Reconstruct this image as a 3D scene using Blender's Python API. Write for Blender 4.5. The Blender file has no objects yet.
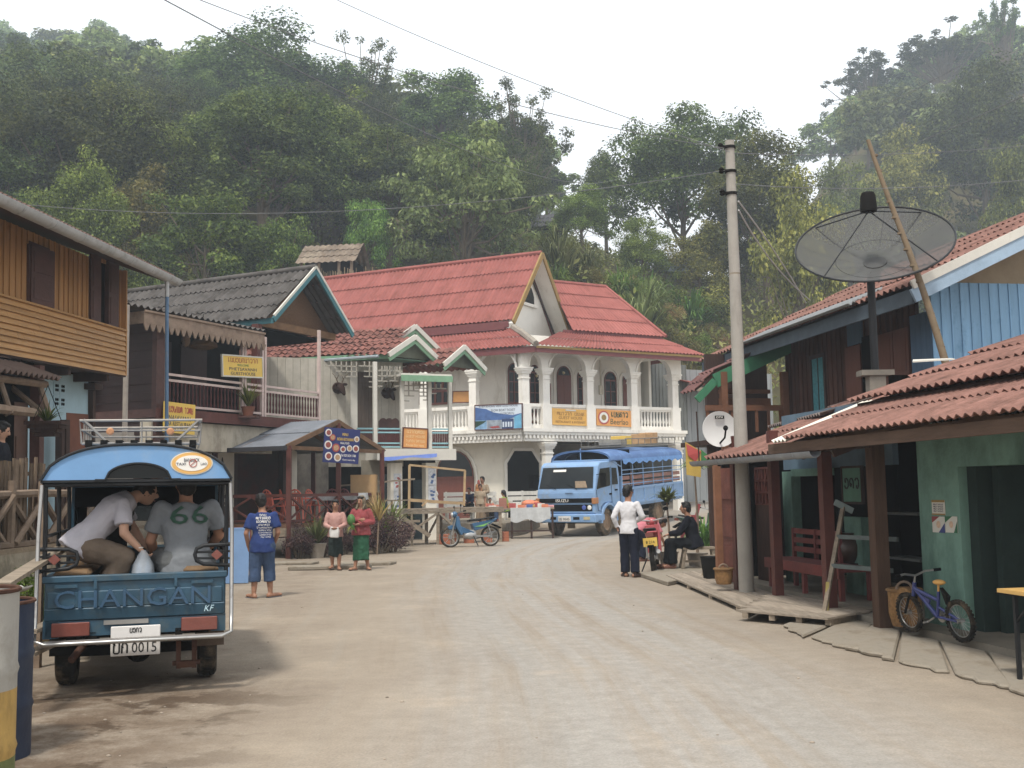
import bpy, bmesh, math, random
from math import sin, cos, pi, atan2, sqrt, radians as RAD
from mathutils import Vector as V, Matrix as MX, noise as NZ
random.seed(11)
R_ = random.Random(5)
SC = bpy.context.scene
COL = SC.collection
FPX, PITCH, ROLL = 1080.0, math.atan(106 / 1080.0), 0.016
CAM = V((0, 0, 1.6))
_F = V((0, cos(PITCH), sin(PITCH))); _U0 = V((0, -sin(PITCH), cos(PITCH))); _R0 = V((1, 0, 0))
_R = _R0 * cos(ROLL) - _U0 * sin(ROLL); _U = _U0 * cos(ROLL) + _R0 * sin(ROLL)
def ray(px, py): return _F * FPX + _R * (px - 512) - _U * (py - 384)
def G(px, py, z=0.0):
 d = ray(px, py); return CAM + d * ((z - CAM.z) / d.z)
def D(px, py, Y):
 d = ray(px, py); return CAM + d * (Y / d.y)
class MB:
 def __init__(s): s.v = []; s.f = []; s.m = []
 def add(s, vs, fs, m=0):
  o = len(s.v); s.v += [V(p) for p in vs]
  for f in fs: s.f.append([i + o for i in f]); s.m.append(m)
  return s
 def box(s, c, sz, m=0, M=None):
  x, y, z = sz[0] / 2, sz[1] / 2, sz[2] / 2
  vs = [V((a, b, d)) for a in (-x, x) for b in (-y, y) for d in (-z, z)]
  c = V(c)
  vs = [(M @ p if M else p) + c for p in vs]
  return s.add(vs, [(0,1,3,2),(4,6,7,5),(0,4,5,1),(2,3,7,6),(0,2,6,4),(1,5,7,3)], m)
 def bb(s, x0, x1, y0, y1, z0, z1, m=0):
  return s.box(((x0+x1)/2,(y0+y1)/2,(z0+z1)/2), (abs(x1-x0),abs(y1-y0),abs(z1-z0)), m)
 def bar(s, p, q, w, h=None, m=0, up=(0,0,1)):
  p, q = V(p), V(q); h = w if h is None else h
  t = q - p; L = t.length
  if L < 1e-6: return s
  t.normalize(); u = V(up)
  a = t.cross(u)
  if a.length < 1e-3: a = t.cross(V((0,1,0)))
  a.normalize(); b = a.cross(t)
  vs = [e + a*(i*w/2) + b*(j*h/2) for e in (p,q) for i in (-1,1) for j in (-1,1)]
  return s.add(vs, [(0,1,3,2),(4,6,7,5),(0,4,5,1),(2,3,7,6),(0,2,6,4),(1,5,7,3)], m)
 def tube(s, pts, r, n=8, m=0, caps=True, closed=False):
  pts = [V(p) for p in pts]; k = len(pts)
  rs = list(r) if hasattr(r, '__len__') else [r]*k
  rings = []; ref = None
  for i, p in enumerate(pts):
   if closed: t = pts[(i+1)%k] - pts[i-1]
   else: t = pts[min(i+1,k-1)] - pts[max(i-1,0)]
   if t.length < 1e-9: t = V((0,0,1))
   t.normalize()
   if ref is None:
    ref = V((0,0,1)) if abs(t.z) < .9 else V((1,0,0))
   a = ref - t*ref.dot(t)
   if a.length < 1e-4: a = t.orthogonal()
   a.normalize(); ref = a; b = t.cross(a)
   rings.append([p + (a*cos(2*pi*j/n) + b*sin(2*pi*j/n))*rs[i] for j in range(n)])
  vs = [q for rg in rings for q in rg]; fs = []
  for i in range(k if closed else k-1):
   i2 = (i+1) % k
   for j in range(n):
    fs.append((i*n+j, i2*n+j, i2*n+(j+1)%n, i*n+(j+1)%n))
  if caps and not closed:
   fs.append(tuple(range(n))[::-1]); fs.append(tuple((k-1)*n+j for j in range(n)))
  return s.add(vs, fs, m)
 def lathe(s, prof, n=16, m=0, c=(0,0,0), M=None, caps=True):
  vs = []; fs = []; c = V(c)
  for r, z in prof:
   for j in range(n):
    p = V((r*cos(2*pi*j/n), r*sin(2*pi*j/n), z)); vs.append((M @ p if M else p) + c)
  k = len(prof)
  for i in range(k-1):
   for j in range(n): fs.append((i*n+j, i*n+(j+1)%n, (i+1)*n+(j+1)%n, (i+1)*n+j))
  if caps:
   fs.append(tuple(range(n))[::-1]); fs.append(tuple((k-1)*n+j for j in range(n)))
  return s.add(vs, fs, m)
 def ell(s, c, r, n=12, k=8, m=0, M=None):
  if not hasattr(r, '__len__'): r = (r,r,r)
  vs = []; fs = []; c = V(c)
  for i in range(k+1):
   th = pi*i/k
   for j in range(n):
    p = V((r[0]*sin(th)*cos(2*pi*j/n), r[1]*sin(th)*sin(2*pi*j/n), r[2]*cos(th)))
    vs.append((M @ p if M else p) + c)
  for i in range(k):
   for j in range(n): fs.append((i*n+j, (i+1)*n+j, (i+1)*n+(j+1)%n, i*n+(j+1)%n))
  return s.add(vs, fs, m)
 def slab(s, poly, vec, m=0):
  poly = [V(p) for p in poly]; vec = V(vec); n = len(poly)
  vs = poly + [p + vec for p in poly]
  fs = [tuple(range(n))[::-1], tuple(range(n, 2*n))] + [(i,(i+1)%n,n+(i+1)%n,n+i) for i in range(n)]
  return s.add(vs, fs, m)
 def ringslab(s, outer, inner, vec, m=0):
  o = [V(p) for p in outer]; i_ = [V(p) for p in inner]; vec = V(vec); n = len(o)
  vs = o + i_ + [p+vec for p in o] + [p+vec for p in i_]
  fs = []
  for a in range(n):
   b = (a+1) % n
   fs += [(a,b,n+b,n+a),(2*n+a,3*n+a,3*n+b,2*n+b),(a,2*n+a,2*n+b,b),(n+a,n+b,3*n+b,3*n+a)]
  return s.add(vs, fs, m)
 def xf(s, M):
  s.v = [M @ p for p in s.v]; return s
 def join(s, o, M=None):
  return s.add([M @ p if M else p for p in o.v], o.f, 0) if not o.m else s._j(o, M)
 def _j(s, o, M):
  k = len(s.v); s.v += [M @ p if M else p.copy() for p in o.v]
  s.f += [[i+k for i in f] for f in o.f]; s.m += o.m; return s
 def build(s, name, mat, parent=None, smooth=None, world=False, bevel=0, loc=None):
  me = bpy.data.meshes.new(name)
  vs = s.v
  if world and parent is not None:
   inv = WM(parent).inverted(); vs = [inv @ p for p in vs]
  me.from_pydata([tuple(p) for p in vs], [], s.f)
  mats = mat if isinstance(mat, (list, tuple)) else [mat]
  for m in mats: me.materials.append(m)
  if len(mats) > 1: me.polygons.foreach_set('material_index', s.m)
  bm = bmesh.new(); bm.from_mesh(me); bmesh.ops.recalc_face_normals(bm, faces=bm.faces); bm.to_mesh(me); bm.free()
  if smooth is not None:
   me.polygons.foreach_set('use_smooth', [True]*len(me.polygons))
   if smooth > 0: me.set_sharp_from_angle(angle=RAD(smooth))
  me.update()
  ob = bpy.data.objects.new(name, me); COL.objects.link(ob)
  if parent is not None: ob.parent = parent
  if loc is not None: ob.location = loc
  if bevel:
   b = ob.modifiers.new('edge', 'BEVEL'); b.width = bevel; b.segments = 1; b.limit_method = 'ANGLE'
  return ob
_WM = {}
def WM(o):
 if o.parent is None: return _WM.get(o.name, MX.Translation(o.location) @ o.rotation_euler.to_matrix().to_4x4())
 return WM(o.parent) @ (MX.Translation(o.location) @ o.rotation_euler.to_matrix().to_4x4())
def tag(o, label=None, cat=None, group=None, kind=None):
 if label: o['label'] = label
 if cat: o['category'] = cat
 if group: o['group'] = group
 if kind: o['kind'] = kind
 return o
def thing(name, label, cat, loc=(0,0,0), rz=0.0, group=None, rot=None):
 o = bpy.data.objects.new(name, None); COL.objects.link(o)
 o.empty_display_size = .2
 o.location = loc; o.rotation_euler = rot if rot else (0,0,rz)
 return tag(o, label, cat, group)
def dup(root, loc, rz=None, label=None, group=None, scale=None, rot=None):
 r = root.copy(); COL.objects.link(r); r.location = loc
 if rz is not None: r.rotation_euler = (0,0,rz)
 if rot is not None: r.rotation_euler = rot
 if scale: r.scale = scale if hasattr(scale,'__len__') else (scale,)*3
 if label: r['label'] = label
 if group: r['group'] = group
 for ch in list(root.children):
  c = ch.copy(); COL.objects.link(c); c.parent = r
  for g in ch.children:
   d = g.copy(); COL.objects.link(d); d.parent = c
 return r
class Frame:
 def __init__(f, P0, d, tilt=0.0):
  f.P0 = V((P0[0], P0[1], P0[2] if len(P0) > 2 else 0.0)); f.rz = atan2(d[1], d[0]); f.tilt = tilt
  f.rot = (0, -tilt, f.rz)
  f.M = MX.Translation(f.P0) @ MX.Rotation(f.rz, 4, 'Z') @ MX.Rotation(-tilt, 4, 'Y')
  f.I = f.M.inverted()
 def sz(f, px, py, y=0.0):
  o = f.I @ CAM; d = (f.I.to_3x3() @ ray(px, py)); t = (y - o.y) / d.y
  p = o + d*t; return p.x, p.z
 def s(f, px, py=400, y=0.0): return f.sz(px, py, y)[0]
 def z(f, px, py, y=0.0): return f.sz(px, py, y)[1]
 def p(f, px, py, y=0.0):
  a, b = f.sz(px, py, y); return V((a, y, b))
 def thing(f, name, label, cat, group=None): return thing(name, label, cat, f.P0, rot=f.rot, group=group)
def lin(c):
 if isinstance(c, str):
  c = c.lstrip('#'); c = [int(c[i:i+2], 16)/255 for i in (0,2,4)]
  c = [x/12.92 if x <= .04045 else ((x+.055)/1.055)**2.4 for x in c]
 return (c[0], c[1], c[2], 1)
_MATS = {}
def mat(name, col, rough=.75, var=.25, scale=4, island=0.0, bump=.15, bscale=30, metal=0, spec=.3, dirt=None, stretch=None, alpha=None, trans=0, emit=None, hue=0.0, obj=0.0):
 if name in _MATS: return _MATS[name]
 m = bpy.data.materials.new(name); m.use_nodes = True; nt = m.node_tree; N = nt.nodes; L = nt.links
 b = N['Principled BSDF']
 b.inputs['Roughness'].default_value = rough; b.inputs['Metallic'].default_value = metal
 b.inputs['Specular IOR Level'].default_value = spec*(.35 if rough > .72 else 1)
 c = lin(col)
 tc = N.new('ShaderNodeTexCoord'); src = tc.outputs['Object']
 if stretch:
  mp = N.new('ShaderNodeMapping'); mp.inputs['Scale'].default_value = stretch; L.new(src, mp.inputs['Vector']); src = mp.outputs['Vector']
 nz = N.new('ShaderNodeTexNoise'); nz.inputs['Scale'].default_value = scale; nz.inputs['Detail'].default_value = 6; nz.inputs['Roughness'].default_value = .65
 L.new(src, nz.inputs['Vector'])
 mr = N.new('ShaderNodeMapRange'); mr.inputs[1].default_value = .25; mr.inputs[2].default_value = .75
 mr.inputs[3].default_value = 1-var; mr.inputs[4].default_value = 1+var; L.new(nz.outputs['Fac'], mr.inputs[0])
 val = mr.outputs[0]
 if island or obj:
  if island:
   g = N.new('ShaderNodeNewGeometry'); rnd = g.outputs['Random Per Island']; amp = island
  else:
   g = N.new('ShaderNodeObjectInfo'); rnd = g.outputs['Random']; amp = obj
  r2 = N.new('ShaderNodeMapRange'); r2.inputs[3].default_value = 1-amp; r2.inputs[4].default_value = 1+amp; L.new(rnd, r2.inputs[0])
  mu = N.new('ShaderNodeMath'); mu.operation = 'MULTIPLY'; L.new(val, mu.inputs[0]); L.new(r2.outputs[0], mu.inputs[1]); val = mu.outputs[0]
 hs = N.new('ShaderNodeHueSaturation'); hs.inputs['Color'].default_value = c; hs.inputs['Saturation'].default_value = .86; L.new(val, hs.inputs['Value'])
 if hue:
  n3 = N.new('ShaderNodeMapRange'); n3.inputs[3].default_value = .5-hue; n3.inputs[4].default_value = .5+hue
  if island: L.new(rnd, n3.inputs[0])
  else: L.new(nz.outputs['Color'], n3.inputs[0])
  L.new(n3.outputs[0], hs.inputs['Hue'])
 out = hs.outputs['Color']
 if dirt:
  st = N.new('ShaderNodeTexNoise'); st.inputs['Scale'].default_value = dirt[2]; st.inputs['Detail'].default_value = 8; st.inputs['Roughness'].default_value = .7
  if len(dirt) > 3:
   mp2 = N.new('ShaderNodeMapping'); mp2.inputs['Scale'].default_value = dirt[3]; L.new(tc.outputs['Object'], mp2.inputs['Vector']); L.new(mp2.outputs[0], st.inputs['Vector'])
  else: L.new(tc.outputs['Object'], st.inputs['Vector'])
  r3 = N.new('ShaderNodeMapRange'); r3.inputs[1].default_value = dirt[1]-.09; r3.inputs[2].default_value = dirt[1]+.16; r3.inputs[4].default_value = .85
  L.new(st.outputs['Fac'], r3.inputs[0])
  mx = N.new('ShaderNodeMix'); mx.data_type = 'RGBA'; L.new(r3.outputs[0], mx.inputs[0]); L.new(out, mx.inputs[6]); mx.inputs[7].default_value = lin(dirt[0]); out = mx.outputs[2]
 L.new(out, b.inputs['Base Color'])
 if bump:
  n2 = N.new('ShaderNodeTexNoise'); n2.inputs['Scale'].default_value = bscale; n2.inputs['Detail'].default_value = 5; L.new(src, n2.inputs['Vector'])
  bp = N.new('ShaderNodeBump'); bp.inputs['Strength'].default_value = bump; bp.inputs['Distance'].default_value = .02
  L.new(n2.outputs['Fac'], bp.inputs['Height']); L.new(bp.outputs[0], b.inputs['Normal'])
 if alpha is not None: b.inputs['Alpha'].default_value = alpha
 if trans: b.inputs['Transmission Weight'].default_value = trans
 _MATS[name] = m; return m
def foliage_mat(name, a, bcol, ccol=None, sc=.45):
 if name in _MATS: return _MATS[name]
 m = bpy.data.materials.new(name); m.use_nodes = True; nt = m.node_tree; N = nt.nodes; L = nt.links
 p = N['Principled BSDF']; p.inputs['Roughness'].default_value = .6; p.inputs['Specular IOR Level'].default_value = .25
 tc = N.new('ShaderNodeTexCoord'); nz = N.new('ShaderNodeTexNoise'); nz.inputs['Scale'].default_value = sc; nz.inputs['Detail'].default_value = 3
 L.new(tc.outputs['Object'], nz.inputs['Vector'])
 g = N.new('ShaderNodeNewGeometry'); oi = N.new('ShaderNodeObjectInfo')
 ad = N.new('ShaderNodeMath'); ad.operation = 'MULTIPLY_ADD'; L.new(g.outputs['Random Per Island'], ad.inputs[0]); ad.inputs[1].default_value = .6;
 mm = N.new('ShaderNodeMath'); mm.operation = 'MULTIPLY_ADD'; L.new(nz.outputs['Fac'], mm.inputs[0]); mm.inputs[1].default_value = 1.3; mm.inputs[2].default_value = -.45
 L.new(mm.outputs[0], ad.inputs[2])
 cr = N.new('ShaderNodeValToRGB'); e = cr.color_ramp.elements
 e[0].position = .15; e[0].color = lin(a); e[1].position = .95; e[1].color = lin(ccol or bcol)
 x = e.new(.55); x.color = lin(bcol)
 L.new(ad.outputs[0], cr.inputs[0])
 hs = N.new('ShaderNodeHueSaturation'); L.new(cr.outputs[0], hs.inputs['Color'])
 r = N.new('ShaderNodeMapRange'); r.inputs[3].default_value = .6; r.inputs[4].default_value = 1.55; L.new(oi.outputs['Random'], r.inputs[0]); L.new(r.outputs[0], hs.inputs['Value'])
 r2 = N.new('ShaderNodeMapRange'); r2.inputs[3].default_value = .465; r2.inputs[4].default_value = .515; L.new(oi.outputs['Random'], r2.inputs[0]); L.new(r2.outputs[0], hs.inputs['Hue'])
 L.new(hs.outputs[0], p.inputs['Base Color'])
 tr = N.new('ShaderNodeBsdfTranslucent'); L.new(hs.outputs[0], tr.inputs['Color'])
 mx = N.new('ShaderNodeMixShader'); mx.inputs[0].default_value = .3
 L.new(p.outputs[0], mx.inputs[1]); L.new(tr.outputs[0], mx.inputs[2]); L.new(mx.outputs[0], N['Material Output'].inputs['Surface'])
 _MATS[name] = m; return m
def corr(mb, e0, e1, t0, t1, pitch=.18, amp=.03, courses=4, lap=.03, thick=.012, m=0, jit=0.0, sub=6, tile=0.0):
 """sheet from eave e0-e1 up to top t0-t1; waves run up the slope, courses overlap"""
 e0, e1, t0, t1 = V(e0), V(e1), V(t0), V(t1)
 w = max((e1-e0).length, (t1-t0).length); n = max(4, int(w/pitch)*sub)
 nrm = ((e1-e0) if (e1-e0).length > .01 else (t1-t0)).cross(t0-e0).normalized()
 if nrm.z < 0: nrm = -nrm
 rnd = random.Random(int(abs(e0.x*97+e0.y*31+e0.z*13)*10))
 for c in range(courses):
  v0, v1 = c/courses, (c+1)/courses + (.02 if c < courses-1 else 0)
  rows = [v0, (v0+v1)/2, v1]; nr = len(rows)
  off = [rnd.uniform(-jit, jit) for _ in range(n//sub+2)]
  top = []; bot = []
  for r, v in enumerate(rows):
   lift = lap*(1 - r/(nr-1)) + .004*c
   for i in range(n+1):
    u = i/n
    p = (e0.lerp(e1, u)).lerp(t0.lerp(t1, u), v)
    if tile and r == 0:
     p = p + (t0-e0).normalized()*(tile*(((i//sub) % 2)*.5))
    h = amp*cos(2*pi*i/sub) + lift + off[i//sub]*(1-r/2)
    top.append(p + nrm*h); bot.append(p + nrm*(h-thick))
  W = n+1; k = len(top)
  fs = []
  for r in range(nr-1):
   for i in range(n):
    a = r*W+i
    fs.append((a, a+1, a+W+1, a+W)); fs.append((k+a, k+a+W, k+a+W+1, k+a+1))
  for i in range(n): fs.append((i, k+i, k+i+1, i+1)); a = (nr-1)*W+i; fs.append((a, a+1, k+a+1, k+a))
  for r in range(nr-1):
   a = r*W; fs.append((a, a+W, k+a+W, k+a)); a = r*W+n; fs.append((a, k+a, k+a+W, a+W))
  mb.add(top+bot, fs, m)
 return mb
def text_mb(txt, h, width=None, extr=.004, font_shear=0):
 cu = bpy.data.curves.new('t', 'FONT'); cu.body = txt; cu.size = h*1.38; cu.align_x = 'CENTER'; cu.extrude = extr/2; cu.resolution_u = 2; cu.shear = font_shear
 ob = bpy.data.objects.new('t', cu); COL.objects.link(ob)
 dg = bpy.context.evaluated_depsgraph_get(); ev = ob.evaluated_get(dg); me = ev.to_mesh()
 mb = MB(); vs = [v.co.copy() for v in me.vertices]
 if vs:
  x0, x1 = min(v.x for v in vs), max(v.x for v in vs); y0, y1 = min(v.y for v in vs), max(v.y for v in vs)
  sx = (width/(x1-x0)) if width else 1.0; sy = h/max(y1-y0, 1e-6)
  for v in vs: v.x = (v.x-(x0+x1)/2)*sx; v.y = (v.y-(y0+y1)/2)*sy
  mb.add(vs, [list(p.vertices) for p in me.polygons])
 ev.to_mesh_clear(); bpy.data.objects.remove(ob); bpy.data.curves.remove(cu)
 return mb
LAO = {
 'e': [[(.3,1),(.3,.2),(.38,.05),(.5,.1),(.48,.25),(.36,.25)]],
 'b': [[(.05,.85),(.15,1),(.22,.85),(.1,.75),(.1,.1),(.25,0),(.55,0),(.7,.1),(.7,1)]],
 'y': [[(.1,1),(.1,.6),(.25,.5),(.4,.55),(.2,.45),(.08,.25),(.2,.03),(.55,0),(.7,.12),(.7,1)]],
 'l': [[(.1,.2),(.2,.3),(.3,.15),(.15,.02),(.05,.2),(.1,.5),(.35,.62),(.6,.5),(.65,0)],[(.1,.72),(.3,.95),(.6,.9),(.72,1)]],
 'a': [[(.1,.75),(.18,.95),(.4,1),(.55,.85),(.55,0)]],
 'v': [[(.1,.8),(.25,1),(.5,1),(.68,.75),(.68,.25),(.5,0),(.35,.05),(.3,.22),(.45,.28)]],
 'n': [[(.05,.85),(.15,1),(.22,.85),(.12,.78),(.12,0),(.5,.15),(.62,.0),(.75,.1),(.62,.22),(.62,1)]],
 'k': [[(.1,0),(.1,.7),(.25,1),(.5,1),(.68,.75),(.68,0)],[(.1,.55),(.28,.6)]],
 'h': [[(.1,.1),(.1,.85),(.3,1),(.4,.8),(.4,.2)],[(.4,.75),(.6,1),(.75,.85),(.75,0)]],
 'o': [[(.15,.7),(.3,.62),(.28,.8),(.12,.75),(.2,.98),(.5,1),(.7,.75),(.7,.25),(.5,0),(.2,.05),(.1,.3)]],
 'm': [[(.05,.9),(.15,1),(.2,.85),(.12,.78),(.12,.1),(.2,0),(.28,.12),(.5,.15),(.68,.05),(.68,1)]],
 's': [[(.1,.15),(.22,.3),(.3,.12),(.12,.02),(.06,.3),(.2,.6),(.5,.6),(.64,.45),(.64,0)],[(.2,.85),(.45,1),(.7,.8),(.8,1)]],
 'g': [[(.1,1),(.12,.4),(.3,.05),(.55,0),(.72,.25),(.7,.6),(.55,.5)]],
 'd': [[(.68,0),(.68,.7),(.5,1),(.25,1),(.1,.75),(.12,.3),(.3,.2),(.38,.4),(.22,.48)]],
}
def lao_mb(txt, h, width, extr=.004, wt=.13):
 mb = MB(); n = len(txt); cw = width/n; hw = h*wt/2
 for i, ch in enumerate(txt):
  if ch == ' ': continue
  for st in LAO[ch]:
   pts = [V((-width/2 + (i+.06)*cw + x*cw*1.12, (y-.5)*h, 0)) for x, y in st]
   pl = []; pr = []
   for k, p in enumerate(pts):
    t = (pts[min(k+1,len(pts)-1)] - pts[max(k-1,0)]); t.normalize(); nn = V((-t.y, t.x, 0))
    pl.append(p+nn*hw); pr.append(p-nn*hw)
   for k in range(len(pts)-1):
    mb.slab([pl[k], pl[k+1], pr[k+1], pr[k]], (0,0,extr))
 return mb
def Mface(o, right, up):
 r, u = V(right).normalized(), V(up).normalized(); n = r.cross(u)
 M = MX.Identity(4)
 for i in range(3): M[i][0], M[i][1], M[i][2], M[i][3] = r[i], u[i], n[i], o[i]
 return M
def letters(parent, name, mb, material, o, right=(1,0,0), up=(0,0,1)):
 return mb.xf(Mface(V(o), right, up)).build(name, material, parent)
cd = bpy.data.cameras.new('camera'); cam = bpy.data.objects.new('camera', cd); COL.objects.link(cam)
cd.sensor_width = 36; cd.lens = 36*FPX/1024; cd.clip_start = .1; cd.clip_end = 3000
Mc = MX.Identity(4)
for i in range(3): Mc[i][0], Mc[i][1], Mc[i][2], Mc[i][3] = _R[i], _U[i], -_F[i], CAM[i]
cam.matrix_world = Mc; SC.camera = cam
EL, AZ = RAD(62), RAD(-35)
w = bpy.data.worlds.new('World'); SC.world = w; w.use_nodes = True
nt = w.node_tree; sk = nt.nodes.new('ShaderNodeTexSky'); sk.sky_type = 'NISHITA'; sk.sun_disc = False
sk.sun_elevation = EL; sk.sun_rotation = RAD(200); sk.air_density = 1.2; sk.dust_density = 6; sk.ozone_density = 1
mixw = nt.nodes.new('ShaderNodeMix'); mixw.data_type = 'RGBA'; mixw.inputs[0].default_value = .88
nt.links.new(sk.outputs[0], mixw.inputs[6]); mixw.inputs[7].default_value = (14.8, 14.8, 14.9, 1)
nt.links.new(mixw.outputs[2], nt.nodes['Background'].inputs[0]); nt.nodes['Background'].inputs[1].default_value = .1
sl = bpy.data.lights.new('sun', 'SUN'); sl.energy = 3.6; sl.angle = RAD(7); sl.color = (1, .95, .87)
so = bpy.data.objects.new('sun', sl); COL.objects.link(so)
sd = V((sin(RAD(200))*cos(EL), cos(RAD(200))*cos(EL), sin(EL)))
so.rotation_euler = sd.to_track_quat('Z', 'Y').to_euler()
SC.view_settings.view_transform = 'Standard'; SC.view_settings.look = 'None'; SC.view_settings.exposure = 0.0; SC.view_settings.gamma = 1
cy = SC.cycles; cy.use_denoising = True; cy.denoiser = 'OPENIMAGEDENOISE'; cy.denoising_prefilter = 'ACCURATE'
cy.max_bounces = 6; cy.diffuse_bounces = 3; cy.transparent_max_bounces = 12; cy.volume_bounces = 2; cy.caustics_reflective = False; cy.caustics_refractive = False
def lerpt(x, T):
 for (a, b), (c, d) in zip(T, T[1:]):
  if x <= c: return b + (d-b)*max(0, min(1, (x-a)/(c-a)))
 return T[-1][1]
CREST = [(-400,20),(0,46),(100,56),(200,98),(330,150),(440,192),(530,222),(590,250),(660,280),(740,286),(800,236),(860,150),(930,112),(1024,74),(1300,50)]
def sstep(a, b, x):
 t = max(0, min(1, (x-a)/(b-a))); return t*t*(3-2*t)
def road_z(X, Y):
 t = (X-2.4)*.53 + (Y-38.5)*.85
 return .066*max(0, min(14, t)) * sstep(-3, 2, X)
def hill(X, Y):
 if Y < 40: return -1.0
 px = 512 + 1080*X/Y
 lo = 44 + 8*sstep(-16, -6, X); k = sstep(760, 860, px) * sstep(10, 24, X)
 y0 = lo*(1-k) + 92*k; sl_ = .5*(1-k) + .8*k
 d = Y - y0
 r = (d*sl_ if d > 6 else (sl_*d*max(d,0)/6 if d > 0 else d*.3))
 if d > 0: r += (4.0*sstep(0, 7, d) + lerpt(px, [(480,0),(520,6),(565,8),(625,6),(680,2.5),(740,0)])*sstep(0, 11, d))*(1-k)
 cr = 1.6 + (490-lerpt(px, CREST))/1080*Y
 z = -math.log(math.exp(-min(r,180)*.25) + math.exp(-min(cr,180)*.25))/.25 if max(r, cr) > 1 else min(r, cr)
 return z + NZ.noise(V((X*.09, Y*.09, 0)))*1.2*sstep(0, 10, d)
def grid_mesh(name, xs, ys, zf, attrs=None):
 vs = [(x, y, zf(x, y)) for y in ys for x in xs]; n = len(xs)
 fs = [(j*n+i, j*n+i+1, (j+1)*n+i+1, (j+1)*n+i) for j in range(len(ys)-1) for i in range(n-1)]
 me = bpy.data.meshes.new(name); me.from_pydata(vs, [], fs); me.polygons.foreach_set('use_smooth', [True]*len(fs))
 for an, fn in (attrs or {}).items():
  a = me.attributes.new(an, 'FLOAT', 'POINT'); a.data.foreach_set('value', [fn(v[0], v[1]) for v in vs])
 ob = bpy.data.objects.new(name, me); COL.objects.link(ob); return ob
def frange(a, b, st):
 o = [];
 while a < b: o.append(a); a += st
 return o
CEN = [(0,.95),(7,.95),(10,.85),(14,.4),(20,-.15),(26,-.1),(31,.7),(36,2.0),(42,5.0),(60,14)]
def f_track(x, y):
 c = lerpt(y, CEN); d = abs(x-c-.1)
 return sstep(2.6, .5, d)
def f_rut(x, y):
 c = lerpt(y, CEN); d = min(abs(x-c-1.0), abs(x-c+.75)); return sstep(.42, .05, d)
def f_damp(x, y):
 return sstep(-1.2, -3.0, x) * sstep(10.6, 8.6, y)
def f_edge(x, y):
 c = lerpt(y, CEN); return sstep(2.6, 4.2, abs(x-c))
def gz(x, y):
 e = f_edge(x, y)
 return road_z(x, y) + .018*e*NZ.noise(V((x*1.7, y*1.7, 3))) + .01*NZ.noise(V((x*.5, y*.5, 9))) - .012*f_rut(x, y)
xs = [-400,-200,-100,-50,-25,-16] + frange(-12, 9, .22) + [9,12,16,25,50,100,200,400]
ys = [-60,-20,-5] + frange(1, 24, .22) + frange(24, 52, .5) + [54,60,80,120,200,320,450]
ground = grid_mesh('ground', xs, ys, gz, dict(across=lambda x, y: x-lerpt(y, CEN), track=f_track, damp=f_damp, edge=f_edge, rut=f_rut)); tag(ground, kind='structure')
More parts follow.
